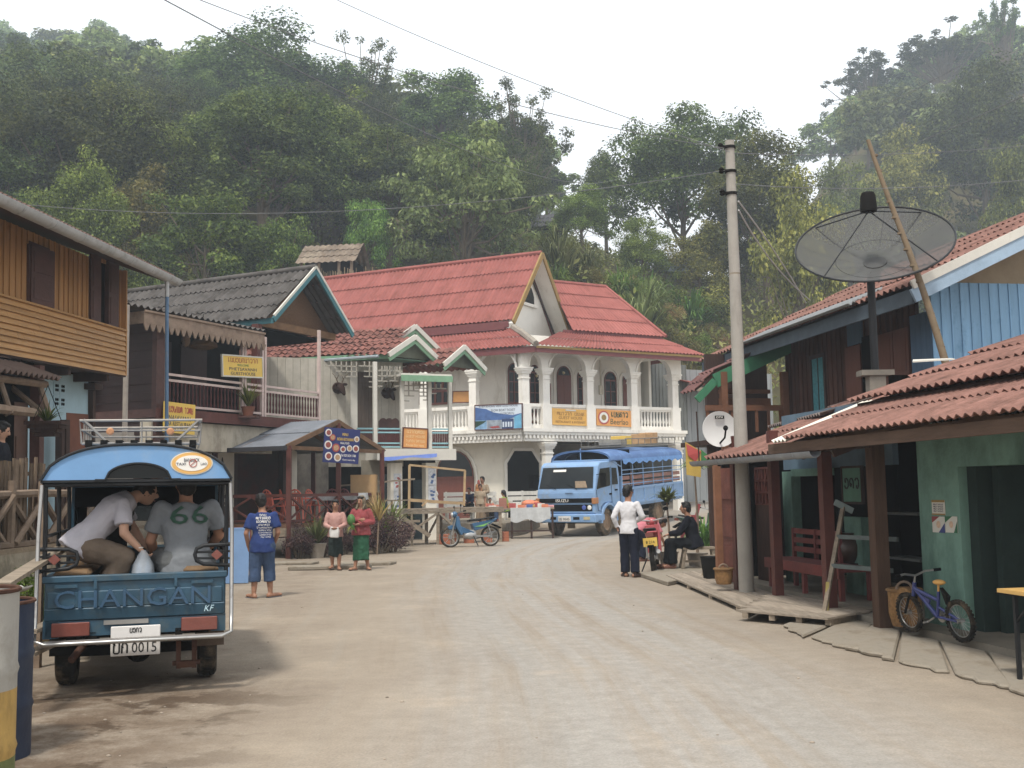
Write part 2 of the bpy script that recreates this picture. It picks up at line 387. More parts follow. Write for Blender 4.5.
def ground_mat():
 m = bpy.data.materials.new('dirt_road'); m.use_nodes = True; nt = m.node_tree; N = nt.nodes; L = nt.links; p = N['Principled BSDF']
 p.inputs['Roughness'].default_value = .92; p.inputs['Specular IOR Level'].default_value = .15
 tc = N.new('ShaderNodeTexCoord').outputs['Object']
 def noise(sc, det=6, st=None, rough=.6):
  n = N.new('ShaderNodeTexNoise'); n.inputs['Scale'].default_value = sc; n.inputs['Detail'].default_value = det; n.inputs['Roughness'].default_value = rough
  if st:
   mp = N.new('ShaderNodeMapping'); mp.inputs['Scale'].default_value = st; L.new(tc, mp.inputs[0]); L.new(mp.outputs[0], n.inputs[0])
  else: L.new(tc, n.inputs[0])
  return n.outputs['Fac']
 def attr(n): a = N.new('ShaderNodeAttribute'); a.attribute_name = n; return a.outputs['Fac']
 def mr(s, a, b, c=0, d=1):
  r = N.new('ShaderNodeMapRange'); r.inputs[1].default_value, r.inputs[2].default_value, r.inputs[3].default_value, r.inputs[4].default_value = a, b, c, d
  L.new(s, r.inputs[0]); return r.outputs[0]
 def mth(op, a, b):
  q = N.new('ShaderNodeMath'); q.operation = op
  for i, x in enumerate((a, b)):
   if isinstance(x, (int, float)): q.inputs[i].default_value = x
   else: L.new(x, q.inputs[i])
  return q.outputs[0]
 def mix(f, a, b):
  q = N.new('ShaderNodeMix'); q.data_type = 'RGBA'
  if isinstance(f, (int, float)): q.inputs[0].default_value = f
  else: L.new(f, q.inputs[0])
  for i, x in ((6, a), (7, b)):
   if isinstance(x, tuple): q.inputs[i].default_value = x
   else: L.new(x, q.inputs[i])
  return q.outputs[2]
 n1 = noise(.8, 8); n2 = noise(6, 8, None, .7); n3 = noise(60, 4); nl = noise(.55, 6, (1, .22, 1)); n5 = noise(2.2, 8, None, .75)
 cx = N.new('ShaderNodeCombineXYZ'); L.new(mth('MULTIPLY', attr('across'), 1.7), cx.inputs[0]); sy = N.new('ShaderNodeSeparateXYZ'); L.new(tc, sy.inputs[0]); L.new(mth('MULTIPLY', sy.outputs[1], .07), cx.inputs[1])
 ns = N.new('ShaderNodeTexNoise'); ns.inputs['Scale'].default_value = 1.6; ns.inputs['Detail'].default_value = 5; ns.inputs['Roughness'].default_value = .7; L.new(cx.outputs[0], ns.inputs[0]); streak = ns.outputs['Fac']
 tan = mix(mr(n1, .3, .7), lin('#857a6d'), lin('#968b7c'))
 grey = mix(mr(n2, .3, .7), lin('#8d8983'), lin('#9c9892'))
 tk = mth('MULTIPLY', attr('track'), mr(streak, .36, .6, .15, 1))
 c = mix(tk, tan, grey)
 c = mix(mth('MULTIPLY', attr('rut'), mr(nl, .35, .65, .1, .6)), c, lin('#8e8b85'))
 c = mix(mth('MULTIPLY', attr('edge'), mr(n5, .42, .62, 0, .6)), c, lin('#76685a'))
 c = mix(mr(n5, .62, .74, 0, .3), c, lin('#6f6254'))
 c = mix(mr(streak, .54, .66, 0, .35), c, lin('#8f887d')); c = mix(mr(streak, .44, .34, 0, .22), c, lin('#7b6e60'))
 c = mix(mr(n1, .60, .68, 0, .3), c, lin('#a39483'))
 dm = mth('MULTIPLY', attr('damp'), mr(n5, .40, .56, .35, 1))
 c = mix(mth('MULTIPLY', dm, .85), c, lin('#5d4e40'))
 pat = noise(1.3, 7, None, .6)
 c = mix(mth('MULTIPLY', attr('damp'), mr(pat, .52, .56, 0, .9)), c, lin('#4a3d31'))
 hs = N.new('ShaderNodeHueSaturation'); L.new(c, hs.inputs['Color']); L.new(mth('MULTIPLY', mr(n3, .3, .7, .86, 1.14), mr(n2, .3, .7, .92, 1.08)), hs.inputs['Value'])
 L.new(hs.outputs[0], p.inputs['Base Color'])
 bp = N.new('ShaderNodeBump'); bp.inputs['Strength'].default_value = .35; bp.inputs['Distance'].default_value = .03
 L.new(mth('ADD', mth('MULTIPLY', n3, .7), mth('MULTIPLY', n2, .4)), bp.inputs['Height']); L.new(bp.outputs[0], p.inputs['Normal'])
 return m
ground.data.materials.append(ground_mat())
pb = MB(); rr = random.Random(3)
for i in range(420):
 Y = 5 + 24*rr.random()**1.8; x = rr.uniform(-.62, .55)*Y*.9
 e = f_edge(x, Y) + .8*f_damp(x, Y)
 if rr.random() > .12 + .7*e: continue
 if x > 3.4-.165*(Y-12): continue
 s = rr.uniform(.004, .016)
 pb.ell((x, Y, gz(x, Y)+s*.3), (s*rr.uniform(.8,1.5), s, s*.6), 6, 4)
tag(pb.build('pebbles', mat('pebble', '#8d8172', .9, .2, 9, island=.45, bump=0), smooth=0), kind='stuff')
hx = frange(-330, 330, 5.5); hy = frange(41, 110, 2.2) + frange(110, 390, 6)
hillside = grid_mesh('hillside', hx, hy, hill); tag(hillside, kind='structure')
hillside.data.materials.append(mat('hill_soil', '#4c4a2c', .95, .5, .25, bump=.4, bscale=2, dirt=('#6b5a3c', .55, .12)))
hz = MB(); hz.bb(-420, 420, -30, 430, -1.6, 190)
mh = bpy.data.materials.new('haze_air'); mh.use_nodes = True; nt = mh.node_tree
nt.nodes.remove(nt.nodes['Principled BSDF']); pv = nt.nodes.new('ShaderNodeVolumePrincipled'); pv.inputs['Color'].default_value = (.78, .89, 1.0, 1); pv.inputs['Density'].default_value = .0012
pv.inputs['Anisotropy'].default_value = .2
nt.links.new(pv.outputs[0], nt.nodes['Material Output'].inputs['Volume'])
HAZE = hz.build('haze', mh); tag(HAZE, kind='stuff')
def leafquad(vs, fs, p, n, up, l, w_):
 t = up - n*up.dot(n)
 if t.length < 1e-3: t = n.orthogonal()
 t.normalize(); b = n.cross(t); k = len(vs)
 vs += [p - t*l*.5, p + b*w_*.5 + n*l*.06, p + t*l*.5 - n*l*.1, p - b*w_*.5 + n*l*.06]; fs.append((k, k+1, k+2, k+3))
def rvec(r):
 while True:
  v = V((r.uniform(-1,1), r.uniform(-1,1), r.uniform(-1,1)))
  if .05 < v.length <= 1: return v.normalized()
BARK = mat('bark', '#6a5d4c', .9, .35, 6, bump=.5, bscale=18, stretch=(1,1,.25))
LEAF = dict(
 dark=foliage_mat('leaf_dark', '#202b10', '#455726', '#768444'),
 mid=foliage_mat('leaf_mid', '#2f3b14', '#5e702f', '#94a150'),
 pale=foliage_mat('leaf_pale', '#3f4a26', '#6d8049', '#a0ad72'),
 olive=foliage_mat('leaf_olive', '#41431e', '#6f7036', '#98904e'),
 bright=foliage_mat('leaf_bright', '#2c421b', '#547330', '#86a04c'),
 dry=foliage_mat('leaf_dry', '#5a4a30', '#8d774f', '#b5a070'),
 purple=foliage_mat('leaf_purple', '#2c1c20', '#55403f', '#7d6a5e', sc=2),
)
def tree_proto(name, seed, H, W, bare, nclump, nleaf, ls, mat_, cr=.16, flat=.6, shell=.5, droop=0.0, lobes=.35, limbs=16, hide=True):
 r = random.Random(seed); ctr = V((0,0,H*(bare+1)/2)); rad = V((W/2, W/2, H*(1-bare)/2))
 tb = MB(); lean = V((r.uniform(-.05,.05), r.uniform(-.05,.05), 0))*H
 tp = [V((0,0,-.8)), V((0,0,.0)), lean*.25+V((0,0,H*.2)), lean*.6+V((0,0,H*.42)), lean+V((0,0,H*.72))]
 r0 = H*.026
 tb.tube(tp, [r0*1.35, r0*1.15, r0*.85, r0*.6, r0*.2], 8)
 cl = []
 for i in range(nclump):
  d = rvec(r);
  if d.z < -.55: d.z *= -.5; d.normalize()
  lob = 1 + lobes*NZ.noise(V((d.x*1.6+seed*3.1, d.y*1.6, d.z*1.6)))*1.6
  q = (shell + (1-shell)*r.random()**.6) * lob
  c = ctr + V((d.x*rad.x, d.y*rad.y, d.z*rad.z))*q + lean*.7
  cl.append((c, W*cr*r.uniform(.65, 1.25)))
 for i in range(limbs):
  c, cw = cl[i*len(cl)//max(limbs,1)]
  a = tp[2].lerp(tp[4], r.uniform(0, .8)); m_ = a.lerp(c, .5) + V((0,0,-.04*H))
  tb.tube([a, m_, c], [r0*.36, r0*.24, r0*.06], 5)
 vs, fs = [], []
 tot = sum(x[1]**2 for x in cl)
 for c, cw in cl:
  k = int(nleaf*cw*cw/tot)
  for _ in range(k):
   d = rvec(r); q = r.random()**.45
   p = c + V((d.x, d.y, d.z*flat))*cw*q
   n = (d*.7 + V((0,0,.6)) + rvec(r)*.8).normalized()
   l = ls*r.uniform(.6, 1.35)
   up = V((d.x, d.y, -droop + .1)) + rvec(r)*.5
   leafquad(vs, fs, p, n, up, l, l*.55)
 me = bpy.data.meshes.new('crown'); me.from_pydata(vs, [], fs); me.materials.append(LEAF[mat_])
 root = thing(name, 'tree', 'tree'); crown = bpy.data.objects.new('crown', me); COL.objects.link(crown); crown.parent = root
 tb.build('trunk', BARK, root, smooth=60)
 root['H'] = H; root['used'] = 0; root.location = (0, -4000, 0)
 return root
PROTO = {
 'broad': tree_proto('broadleaf_tree', 1, 12, 10, .2, 120, 30000, .27, 'dark'),
 'broad2': tree_proto('broadleaf_tree', 2, 12, 9, .16, 100, 26000, .27, 'mid', lobes=.5),
 'tall': tree_proto('broadleaf_tree', 3, 14, 7.5, .2, 95, 24000, .27, 'dark', lobes=.45),
 'lacy': tree_proto('lacy_tree', 4, 14, 9, .28, 110, 9000, .28, 'dark', cr=.085, shell=.2, lobes=.6, limbs=60, flat=.8),
 'feather': tree_proto('feathery_tree', 5, 11, 10, .15, 75, 11000, .34, 'pale', cr=.13, flat=.4, droop=.5, shell=.3, limbs=30),
 'bushy': tree_proto('bushy_tree', 6, 8, 8, .08, 50, 11000, .28, 'bright', lobes=.5),
 'olive': tree_proto('bushy_tree', 7, 9, 8, .1, 50, 10000, .30, 'olive', lobes=.5),
 'far_a': tree_proto('distant_tree', 8, 12, 10, .15, 40, 3000, .75, 'mid', lobes=.5, limbs=6),
 'far_b': tree_proto('distant_tree', 9, 13, 8.5, .2, 36, 2600, .75, 'dark', lobes=.5, limbs=6),
 'far_c': tree_proto('distant_tree', 10, 11, 10, .15, 36, 2600, .75, 'pale', lobes=.5, limbs=6),
 'far_l': tree_proto('distant_tree', 12, 15, 9, .35, 90, 5200, .42, 'dark', cr=.075, shell=.2, lobes=.6, limbs=60, flat=.85),
}
def put(proto, loc, s, rz, label, group=None, cat='tree', sxy=1.0):
 root = PROTO[proto] if isinstance(proto, str) else proto
 if not root['used']:
  root['used'] = 1; o = root; o.location = loc; o.rotation_euler = (0,0,rz); o.scale = (s*sxy, s*sxy, s)
 else: o = dup(root, loc, rz, scale=(s*sxy, s*sxy, s))
 tag(o, label, cat, group); return o
tr = random.Random(77)
NAMED = [
 (684,120,292,84,'broad',135,'broad dark green tree with forked trunk behind the concrete pole'),
 (770,150,312,78,'broad2',120,'dark leafy tree between the concrete pole and the mesh dish'),
 (800,206,350,66,'olive',95,'yellow-green bushy tree just behind the large mesh dish'),
 (607,152,262,92,'tall',46,'small pointed dark tree in the gap under open sky'),
 (645,225,318,74,'broad2',55,'low dark tree in the smoky gap above the red roof'),
 (584,192,266,80,'broad2',62,'low green tree closing the gap above the steep red gable'),
 (522,92,262,98,'lacy',88,'open crowned tree against the sky above the steep red gable'),
 (440,68,245,104,'tall',105,'tall dark tree on the skyline above the long red roof'),
 (365,52,235,112,'lacy',95,'thin crowned skyline tree above the thatched hillside hut'),
 (252,48,250,108,'broad',160,'largest dark tree on the wooded slope above the grey roof'),
 (466,132,282,70,'feather',150,'feathery pale green tree directly behind the long red roof'),
 (335,112,268,80,'broad2',125,'rounded green tree standing over the thatched hillside hut'),
 (70,62,262,92,'broad',140,'dense dark tree high above the orange wooden house'),
 (160,100,275,84,'tall',110,'upright dark tree rising behind the end of the orange house gutter'),
 (205,195,300,58,'bushy',120,'bright green bushy tree right behind the grey corrugated roof'),
 (80,172,300,56,'broad2',95,'leafy green tree peeking over the orange wooden house roof'),
 (285,222,300,60,'bushy',75,'low bright bush-like tree behind the grey roof ridge'),
 (366,200,262,68,'bushy',38,'small pale green sapling beside the thatched hillside hut'),
 (140,185,290,62,'olive',80,'olive green tree between bright tree and orange house roof'),
 (420,150,262,88,'broad2',95,'mid green tree beside the feathery pale tree'),
 (880,56,262,190,'far_l',80,'lacy hazy tree on the skyline above the mesh dish'),
 (950,30,240,180,'far_l',90,'tall lacy tree on the hazy skyline over the blue boarded gable'),
 (985,84,262,125,'broad',120,'broad hazy blue-green tree above the blue boarded gable'),
 (1012,-8,170,170,'far_l',40,'slim tree touching the top corner of the view'),
 (905,150,290,120,'olive',85,'brownish green tree behind the leaning bamboo pole'),
 (850,175,300,112,'broad2',75,'hazy green tree behind the feed of the mesh dish'),
 (1030,170,300,100,'broad2',90,'hazy leafy tree cut by the frame above the white fascia'),
]
for px, yt, yb, Y, pr, wpx, lab in NAMED:
 a = D(px, yb, Y); zt = D(px, yt, Y).z; zb = hill(a.x, Y)
 Hh = max(zt - zb, 2.5); s = Hh/PROTO[pr]['H']
 wn = {'broad':10,'broad2':9,'tall':7.5,'lacy':9,'feather':10,'bushy':8,'olive':8,'far_l':9}[pr]
 put(pr, (a.x, Y, zb), s, tr.uniform(0, 6.28), lab, sxy=max(.4, min(2.4, (wpx*Y/1080)/(wn*s))))
named_xy = [(n[0], n[3]) for n in NAMED]
n_fill = 0
Y = 64.0; row = 0
while Y < 335:
 cw = 7.5 if Y < 130 else 8.8
 st = cw*1080/Y*(.95 if Y < 130 else .82)
 px = -130 + (row % 2)*st*.5
 while px < 1150:
  q = px + tr.uniform(-.3, .3)*st; yy = Y*tr.uniform(.96, 1.05); X = (q-512)/1080*yy
  z = hill(X, yy); gap = 545 < q < 650
  crest_ok = z < 1.6 + (490-lerpt(q, CREST))/1080*yy + 3
  ok = z > 3 and not (552 < q < 645 and yy > 70) and not (600 < q < 840 and yy > 100)
  if q > 835 and yy < 104: ok = False
  if 520 < q < 840 and yy < 74: ok = False
  if 300 < q < 372 and yy < 70: ok = False
  if any(abs(q-a)*yy/1080 < 3.0 and abs(yy-b) < 6 for a, b in named_xy): ok = False
  vis = z/yy > (hill(X*.86, yy*.86)/(yy*.86)) - .012
  if ok and vis and n_fill < 285:
   far = yy > 118
   if far: pr = tr.choice(['far_a','far_b','far_b','far_c','far_a'] if q < 600 else ['far_a','far_b','far_c','far_c'])
   else: pr = tr.choice(['broad','broad2','tall','broad2','broad','tall'] if q < 640 else ['broad2','broad','olive'])
   hh = tr.uniform(8, 13) if far else tr.uniform(7.5, 12)
   if 560 < q < 840: hh *= .6
   s = hh/PROTO[pr]['H']
   if far: lab, grp = ('hazy tree among the far forest on the distant ridge', 'trees on the distant ridge') if q < 640 else ('hazy blue-green tree on the steep slope beyond the mesh dish', 'trees on the hazy slope beyond the dish')
   else: lab, grp = ('dark green forest tree on the wooded slope above the roofs', 'forest trees on the slope above the roofs') if q < 640 else ('shadowy tree on the bank beyond the roofs by the pole', 'trees on the bank by the pole')
   put(pr, (X, yy, z-.3), s, tr.uniform(0, 6.28), lab, grp, sxy=tr.uniform(.85, 1.2)); n_fill += 1
  px += st
 Y *= 1.085 if Y < 130 else 1.1; row += 1
print('fill trees', n_fill)
vs, fs = [], []; ur = random.Random(8)
for i in range(26000):
 Y = 46 + 90*ur.random()**1.5; px = ur.uniform(-30, 1060); X = (px-512)/1080*Y
 z = hill(X, Y)
 if z < .4: continue
 for k in range(2):
  p = V((X + ur.uniform(-.7,.7), Y + ur.uniform(-.7,.7), z + ur.uniform(-.1, 1.0))); l = ur.uniform(.25, .6)
  leafquad(vs, fs, p, (V((0,-.5,.7)) + rvec(ur)*.8).normalized(), V((0,0,1)) + rvec(ur)*.7, l, l*.45)
me = bpy.data.meshes.new('undergrowth'); me.from_pydata(vs, [], fs); me.materials.append(foliage_mat('leaf_under', '#393c1e', '#697138', '#96935a', sc=.2))
ug = bpy.data.objects.new('undergrowth', me); COL.objects.link(ug); tag(ug, kind='stuff')
def blade_shrub(name, seed, H, W, n, mat_, bw=.09, stems=True, seg=4):
 r = random.Random(seed); vs, fs = [], []
 for i in range(n):
  a = r.uniform(0, 6.28); rr_ = r.random()**.5*W*.25; b = V((cos(a)*rr_, sin(a)*rr_, H*.45*r.random()*r.random())); L_ = H*r.uniform(.5, 1.1); out = r.uniform(.25, .95)*W/2
  d = V((cos(a+r.uniform(-.5,.5)), sin(a+r.uniform(-.5,.5)), 0)); sd_ = V((-d.y, d.x, 0)); w0 = bw*r.uniform(.6, 1.3); k = len(vs)
  for j in range(seg+1):
   t = j/seg; p = b + d*out*t + V((0,0,L_*(t*1.15 - .75*t*t*(.6+.8*out/(W/2))))); ww = w0*(1-t*.9)*(.6+t if t < .4 else 1)
   vs += [p - sd_*ww, p + sd_*ww]
  for j in range(seg): fs.append((k+2*j, k+2*j+1, k+2*j+3, k+2*j+2))
 me = bpy.data.meshes.new('foliage'); me.from_pydata(vs, [], fs); me.materials.append(LEAF[mat_])
 root = thing(name, 'shrub', 'shrub', (0,-4000,0)); c = bpy.data.objects.new('foliage', me); COL.objects.link(c); c.parent = root
 if stems:
  tb = MB()
  for i in range(7):
   a = r.uniform(0, 6.28); tb.tube([(cos(a)*W*.06, sin(a)*W*.06, -.3), (cos(a)*W*.16, sin(a)*W*.16, H*.5)], [.03*H/3, .012*H/3], 5)
  tb.build('stem', BARK, root)
 root['H'] = H; root['used'] = 0; return root
def leaf_shrub(name, seed, H, W, n, ls, mat_, nclump=16):
 r = random.Random(seed); vs, fs = [], []; tb = MB()
 for c in range(nclump):
  a = r.uniform(0, 6.28); q = r.random()**.5*W*.42; c0 = V((cos(a)*q, sin(a)*q, H*r.uniform(.25, .85)*(1-.5*(q/(W*.5))**2)))
  tb.tube([(c0.x*.2, c0.y*.2, -.1), c0*.6 + V((0,0,.0)), c0], [.016*H, .011*H, .004*H], 5)
  for k in range(n//nclump):
   d = rvec(r); p = c0 + V((d.x, d.y, d.z*.8))*W*.2*r.random()**.5
   if p.z < .02: p.z = .03
   leafquad(vs, fs, p, (d*.5 + V((0,0,.6)) + rvec(r)*.8).normalized(), d + rvec(r)*.6, ls*r.uniform(.6,1.4), ls*.5)
 me = bpy.data.meshes.new('foliage'); me.from_pydata(vs, [], fs); me.materials.append(LEAF[mat_])
 root = thing(name, 'shrub', 'shrub', (0,-4000,0)); c = bpy.data.objects.new('foliage', me); COL.objects.link(c); c.parent = root
 tb.build('stem', BARK, root); root['H'] = H; root['used'] = 0; return root
SHR = {'bamboo': blade_shrub('bamboo_clump', 1, 4.5, 5, 420, 'pale', .075, seg=5), 'reed': blade_shrub('tall_grass_clump', 2, 3, 3.6, 380, 'olive', .06),
       'green': blade_shrub('tall_grass_clump', 3, 3, 3.6, 360, 'bright', .075), 'dry': leaf_shrub('dry_shrub', 4, 2.6, 3.2, 2600, .16, 'dry'),
       'leafy': leaf_shrub('leafy_shrub', 5, 2.8, 3.4, 3000, .18, 'mid'), 'olive': leaf_shrub('leafy_shrub', 6, 2.6, 3.4, 2800, .17, 'olive')}
sr = random.Random(21)
BANK = {'bamboo': 'bamboo clump with arching pale blades on the bank behind the red roof', 'reed': 'clump of tall yellowish grass on the bank behind the red roof', 'green': 'clump of bright arching grass on the bank behind the red roof',
  'dry': 'brown half-dry shrub on the bank behind the red roof', 'leafy': 'leafy green shrub on the bank behind the red roof', 'olive': 'olive leafy shrub on the bank behind the red roof'}
n = 0
for Y in (53, 54.5, 56, 58, 60, 62.5, 65, 68.5):
 px = 545 + sr.uniform(0, 20)
 while px < 745:
  X = (px-512)/1080*Y; z = hill(X, Y)
  k = sr.choice(['bamboo','reed','green','olive','dry','leafy','olive','reed'] if px < 655 else ['dry','olive','reed','leafy','dry','green'])
  put(SHR[k], (X, Y, z-.15), sr.uniform(.5, .85), sr.uniform(0, 6), BANK[k], 'wild plants on the bank behind the red roof: ' + k, 'shrub'); n += 1
  px += sr.uniform(.75, 1.15)*2.2*1080/Y
LB = {'bamboo': 'bamboo clump between the hill trees and the roofs below', 'leafy': 'leafy shrub filling the slope just behind the roofs', 'olive': 'olive shrub filling the slope just behind the roofs'}
for Y in (50, 54.5, 60):
 px = -10 + sr.uniform(0, 30)
 while px < 540:
  X = (px-512)/1080*Y; z = hill(X, Y)
  if z > .5 and not (295 < px < 375 and Y > 50):
   k = sr.choice(['bamboo','leafy','olive','leafy']); put(SHR[k], (X, Y, z-.15), sr.uniform(.7, 1.15), sr.uniform(0, 6), LB[k], 'shrubs on the slope behind the roofs: ' + k, 'shrub')
  px += sr.uniform(.9, 1.3)*3.2*1080/Y
for Y in (100, 108, 118):
 px = 830 + sr.uniform(0, 30)
 while px < 1060:
  X = (px-512)/1080*Y; z = hill(X, Y); k = sr.choice(['dry','olive','leafy'])
  if z > .5: put(SHR[k], (X, Y, z-.15), sr.uniform(1.1, 1.7), sr.uniform(0, 6), 'hazy shrub low on the far slope behind the bamboo pole', 'shrubs low on the hazy slope', 'shrub')
  px += sr.uniform(.9, 1.3)*3.6*1080/Y
M_ORANGE = mat('orange_boards', '#aa762e', .5, .22, 3, island=.13, bump=.3, bscale=14, stretch=(6,6,.5), dirt=('#6b4317', .66, 2.5))
M_ORANGEH = mat('orange_siding', '#ad7d39', .5, .2, 3, island=.10, bump=.3, bscale=14, stretch=(.5,6,6), dirt=('#73491c', .68, 2.5))
M_MAROON = mat('maroon_wood', '#4d2f29', .55, .3, 5, island=.15, bump=.2, bscale=20)
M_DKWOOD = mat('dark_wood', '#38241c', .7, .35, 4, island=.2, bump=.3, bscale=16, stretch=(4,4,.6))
M_REDWOOD = mat('red_wood', '#55261d', .55, .3, 4, island=.15, bump=.2, bscale=20)
M_GREYWOOD = mat('grey_wood', '#857867', .9, .35, 4, island=.22, bump=.4, bscale=20, stretch=(.6,4,4))
M_RAWWOOD = mat('raw_wood', '#a98c62', .8, .25, 5, island=.18, bump=.25, bscale=20)
M_ZINC = mat('zinc', '#aeb0b0', .5, .15, 3, metal=.2, bump=.05, dirt=('#77756f', .6, 4))
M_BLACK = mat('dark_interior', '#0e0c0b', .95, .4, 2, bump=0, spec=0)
M_WHITE = mat('white_paint', '#cbc7bc', .6, .1, 2.5, bump=.12, bscale=40, dirt=('#a19a8a', .68, 2.2, (1,1,.35)))
M_CREAM = mat('cream_wall', '#dfd9c9', .75, .1, 1.6, bump=.15, bscale=30, dirt=('#a89f8b', .66, 1.4, (1,1,.3)))
M_BLUEWALL = mat('pale_blue_wall', '#9dbdca', .75, .12, 2, bump=.1, dirt=('#7d9099', .68, 2))
M_CONC = mat('old_concrete', '#97907f', .9, .3, 2.2, bump=.4, bscale=16, dirt=('#5b5449', .58, 1.8, (1,1,.5)))
M_STONE = mat('stained_plaster', '#9b8f7b', .95, .35, 3, bump=.7, bscale=11, dirt=('#4f4a37', .57, 2.6, (1,1,.6)))
M_BROWNROOF = mat('brown_roof', '#6b5248', .85, .3, 3, bump=.2, dirt=('#3e322d', .6, 3))
M_TERR = mat('earth_fill', '#8a7861', .95, .3, 3, bump=.4)
M_GLASS = mat('dark_glass', '#151a1a', .18, .1, 1, bump=0, spec=.25)
M_STICK = mat('fence_pole', '#7d6a58', .9, .3, 6, island=.25, bump=.4, bscale=20)
fA = Frame((-7.95, 22.0), (.02, 1), tilt=.038)
hA = fA.thing('wooden_house', 'orange plank house with overhanging upper floor and long zinc gutter', 'house')
zb_, zm, zt_ = fA.z(122, 376), fA.z(122, 332), fA.z(122, 283)
X0 = -13.5
rr = random.Random(4)
zt_ -= .95
mb = MB(); s = X0
win = [(fA.s(27), fA.s(46), fA.z(36, 247), fA.z(36, 306)), (fA.s(96.5), fA.s(105.5), fA.z(100, 258), fA.z(100, 326))]
while s < 0:
 s2 = min(s+.2, 0); mid = (s+s2)/2
 segs = [(zm, zt_+1.2)]
 for a, b, c, d in win:
  if a < mid < b: segs = [(zm, d), (c, zt_+1.2)]
 for za, zc in segs: mb.bb(s+.006, s2-.006, rr.uniform(0,.012), .05, za, zc)
 if int(round((s-X0)/.2)) % 1 == 0:
  for za, zc in segs: mb.bb(s-.02, s+.02, -.018, .0, za, zc)
 s = s2
mb.build('upper_wall', M_ORANGE, hA)
mb = MB(); n = 9; hh = (zm - zb_)/n
for i in range(n):
 z = zb_ + i*hh; ss = X0
 while ss < 0:
  s2 = min(ss + rr.uniform(2.5, 4), 0)
  mb.slab([(ss+.003, -.115, z), (ss+.003, -.055, z), (ss+.003, -.05, z+hh+.012), (ss+.003, -.075, z+hh+.012)], (s2-ss-.006, 0, 0)); ss = s2
mb.bb(X0, 0, -.05, 0, zb_, zm); mb.bb(X0, 0.0, -.13, -.0, zm, zm+.035)
mb.build('siding_apron', M_ORANGEH, hA)
mb = MB(); mb.bb(X0, .0, .06, 6, zb_+.02, zb_+.14); mb.bb(X0, 0, -.1, .0, zb_-.03, zb_);
for k in range(8): mb.bb(X0+.4+k*1.75, X0+.5+k*1.75, -.05, 6, zb_-.16, zb_+.02)
mb.build('floor_frame', M_DKWOOD, hA)
mb = MB(); mb.bb(-.06, 0, .06, 6, zb_+.15, zt_+.9); mb.bb(X0, X0+.06, .06, 6, zb_+.15, zt_+.9); mb.bb(X0, 0, 5.94, 6, zb_+.15, zt_+.9); mb.bb(X0, 0, .055, .07, zb_+.15, zt_+1)
mb.build('inner_wall', M_DKWOOD, hA)
for i, (a, b, c, d) in enumerate(win):
 f = MB(); f.bb(a-.04, a, -.03, .05, d-.04, c+.04); f.bb(b, b+.04, -.03, .05, d-.04, c+.04); f.bb(a-.06, b+.06, -.05, .05, d-.06, d); f.bb(a-.04, b+.04, -.03, .05, c, c+.05)
 fo = f.build('window', M_MAROON, hA)
 pn = MB(); pn.bb(a, b, .03, .05, d, c); pn.build('pane', M_BLACK, fo)
 def shut(x0, w_, ang):
  q = MB(); q.bb(0, w_, -.02, .02, d+.01, c-.01)
  for zz in ((d+.1, (c+d)/2-.05), ((c+d)/2+.05, c-.1)): q.bb(.07, w_-.07, -.03, -.02, zz[0], zz[1])
  q.xf(MX.Translation((x0, -.035, 0)) @ MX.Rotation(ang, 4, 'Z')); q.build('shutter', M_MAROON, fo)
 if i == 0: shut(a, b-a, -.12)
 else: shut(a-(b-a)*.95, (b-a)*.95, -.06); shut(b, (b-a)*.95, -.10)
MB().bb(-.02, .03, -.11, .05, zb_, zt_+1.2).build('corner_board', M_ORANGE, hA)
ye = -.95; ze = fA.z(168, 276, ye); xe = fA.s(171, 280, ye)
mb = MB(); corr(mb, (X0, ye-.05, ze), (xe, ye-.05, ze), (X0, 3, ze+1.5), (xe, 3, ze+1.5), .14, .025, 4, .03)
corr(mb, (X0, 7, ze), (xe, 7, ze), (X0, 3, ze+1.5), (xe, 3, ze+1.5), .14, .025, 4, .03)
mb.build('roof', M_BROWNROOF, hA, smooth=50)
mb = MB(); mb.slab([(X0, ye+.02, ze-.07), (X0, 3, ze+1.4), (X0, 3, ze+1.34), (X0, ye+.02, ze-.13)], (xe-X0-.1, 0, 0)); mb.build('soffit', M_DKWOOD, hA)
mb = MB()
prof = [(cos(a)*.125, sin(a)*.125) for a in [pi + pi*i/10 for i in range(11)]]
gy = ye - .12; gzv = ze - .06
poly = [(X0, gy+a, gzv+b) for a, b in prof] + [(X0, gy+a*.9, gzv+b*.9) for a, b in reversed(prof)]
mb.slab(poly, (xe-X0, 0, 0)); mb.slab([(xe-.01, gy+a, gzv+b) for a, b in prof], (.012,0,0))
for k in range(13):
 x = X0 + .5 + k*1.05; p2 = [(x, gy+a*1.06, gzv+b*1.06) for a, b in prof] + [(x, gy+a*.97, gzv+b*.97) for a, b in reversed(prof)]; mb.slab(p2, (.04,0,0))
mb.build('gutter', M_ZINC, hA, smooth=40)
M_PIPEBLUE = mat('blue_pipe_paint', '#4f7396', .6, .2, 5, bump=.05, dirt=('#8d8f8c', .66, 4))
mb = MB(); px_ = fA.s(167, 300, gy); zt2 = gzv-.08
mb.tube([(px_, gy, zt2), (px_, gy, zt2-.35)], .042, 8); mb.build('spout', M_ZINC, hA, smooth=40)
mb = MB(); mb.tube([(px_, gy, zt2-.35), (px_, gy, .6)], .038, 8); mb.build('downpipe', M_PIPEBLUE, hA, smooth=40)
yw = .62
sb0, sb1 = fA.s(40, 420, yw), fA.s(88, 400, yw); zbr = fA.z(70, 413, yw)
mb = MB(); mb.bb(sb0-3.5, sb1, yw, yw+.15, zbr if False else .8, zb_-.02); mb.build('lower_wall', M_BLUEWALL, hA)
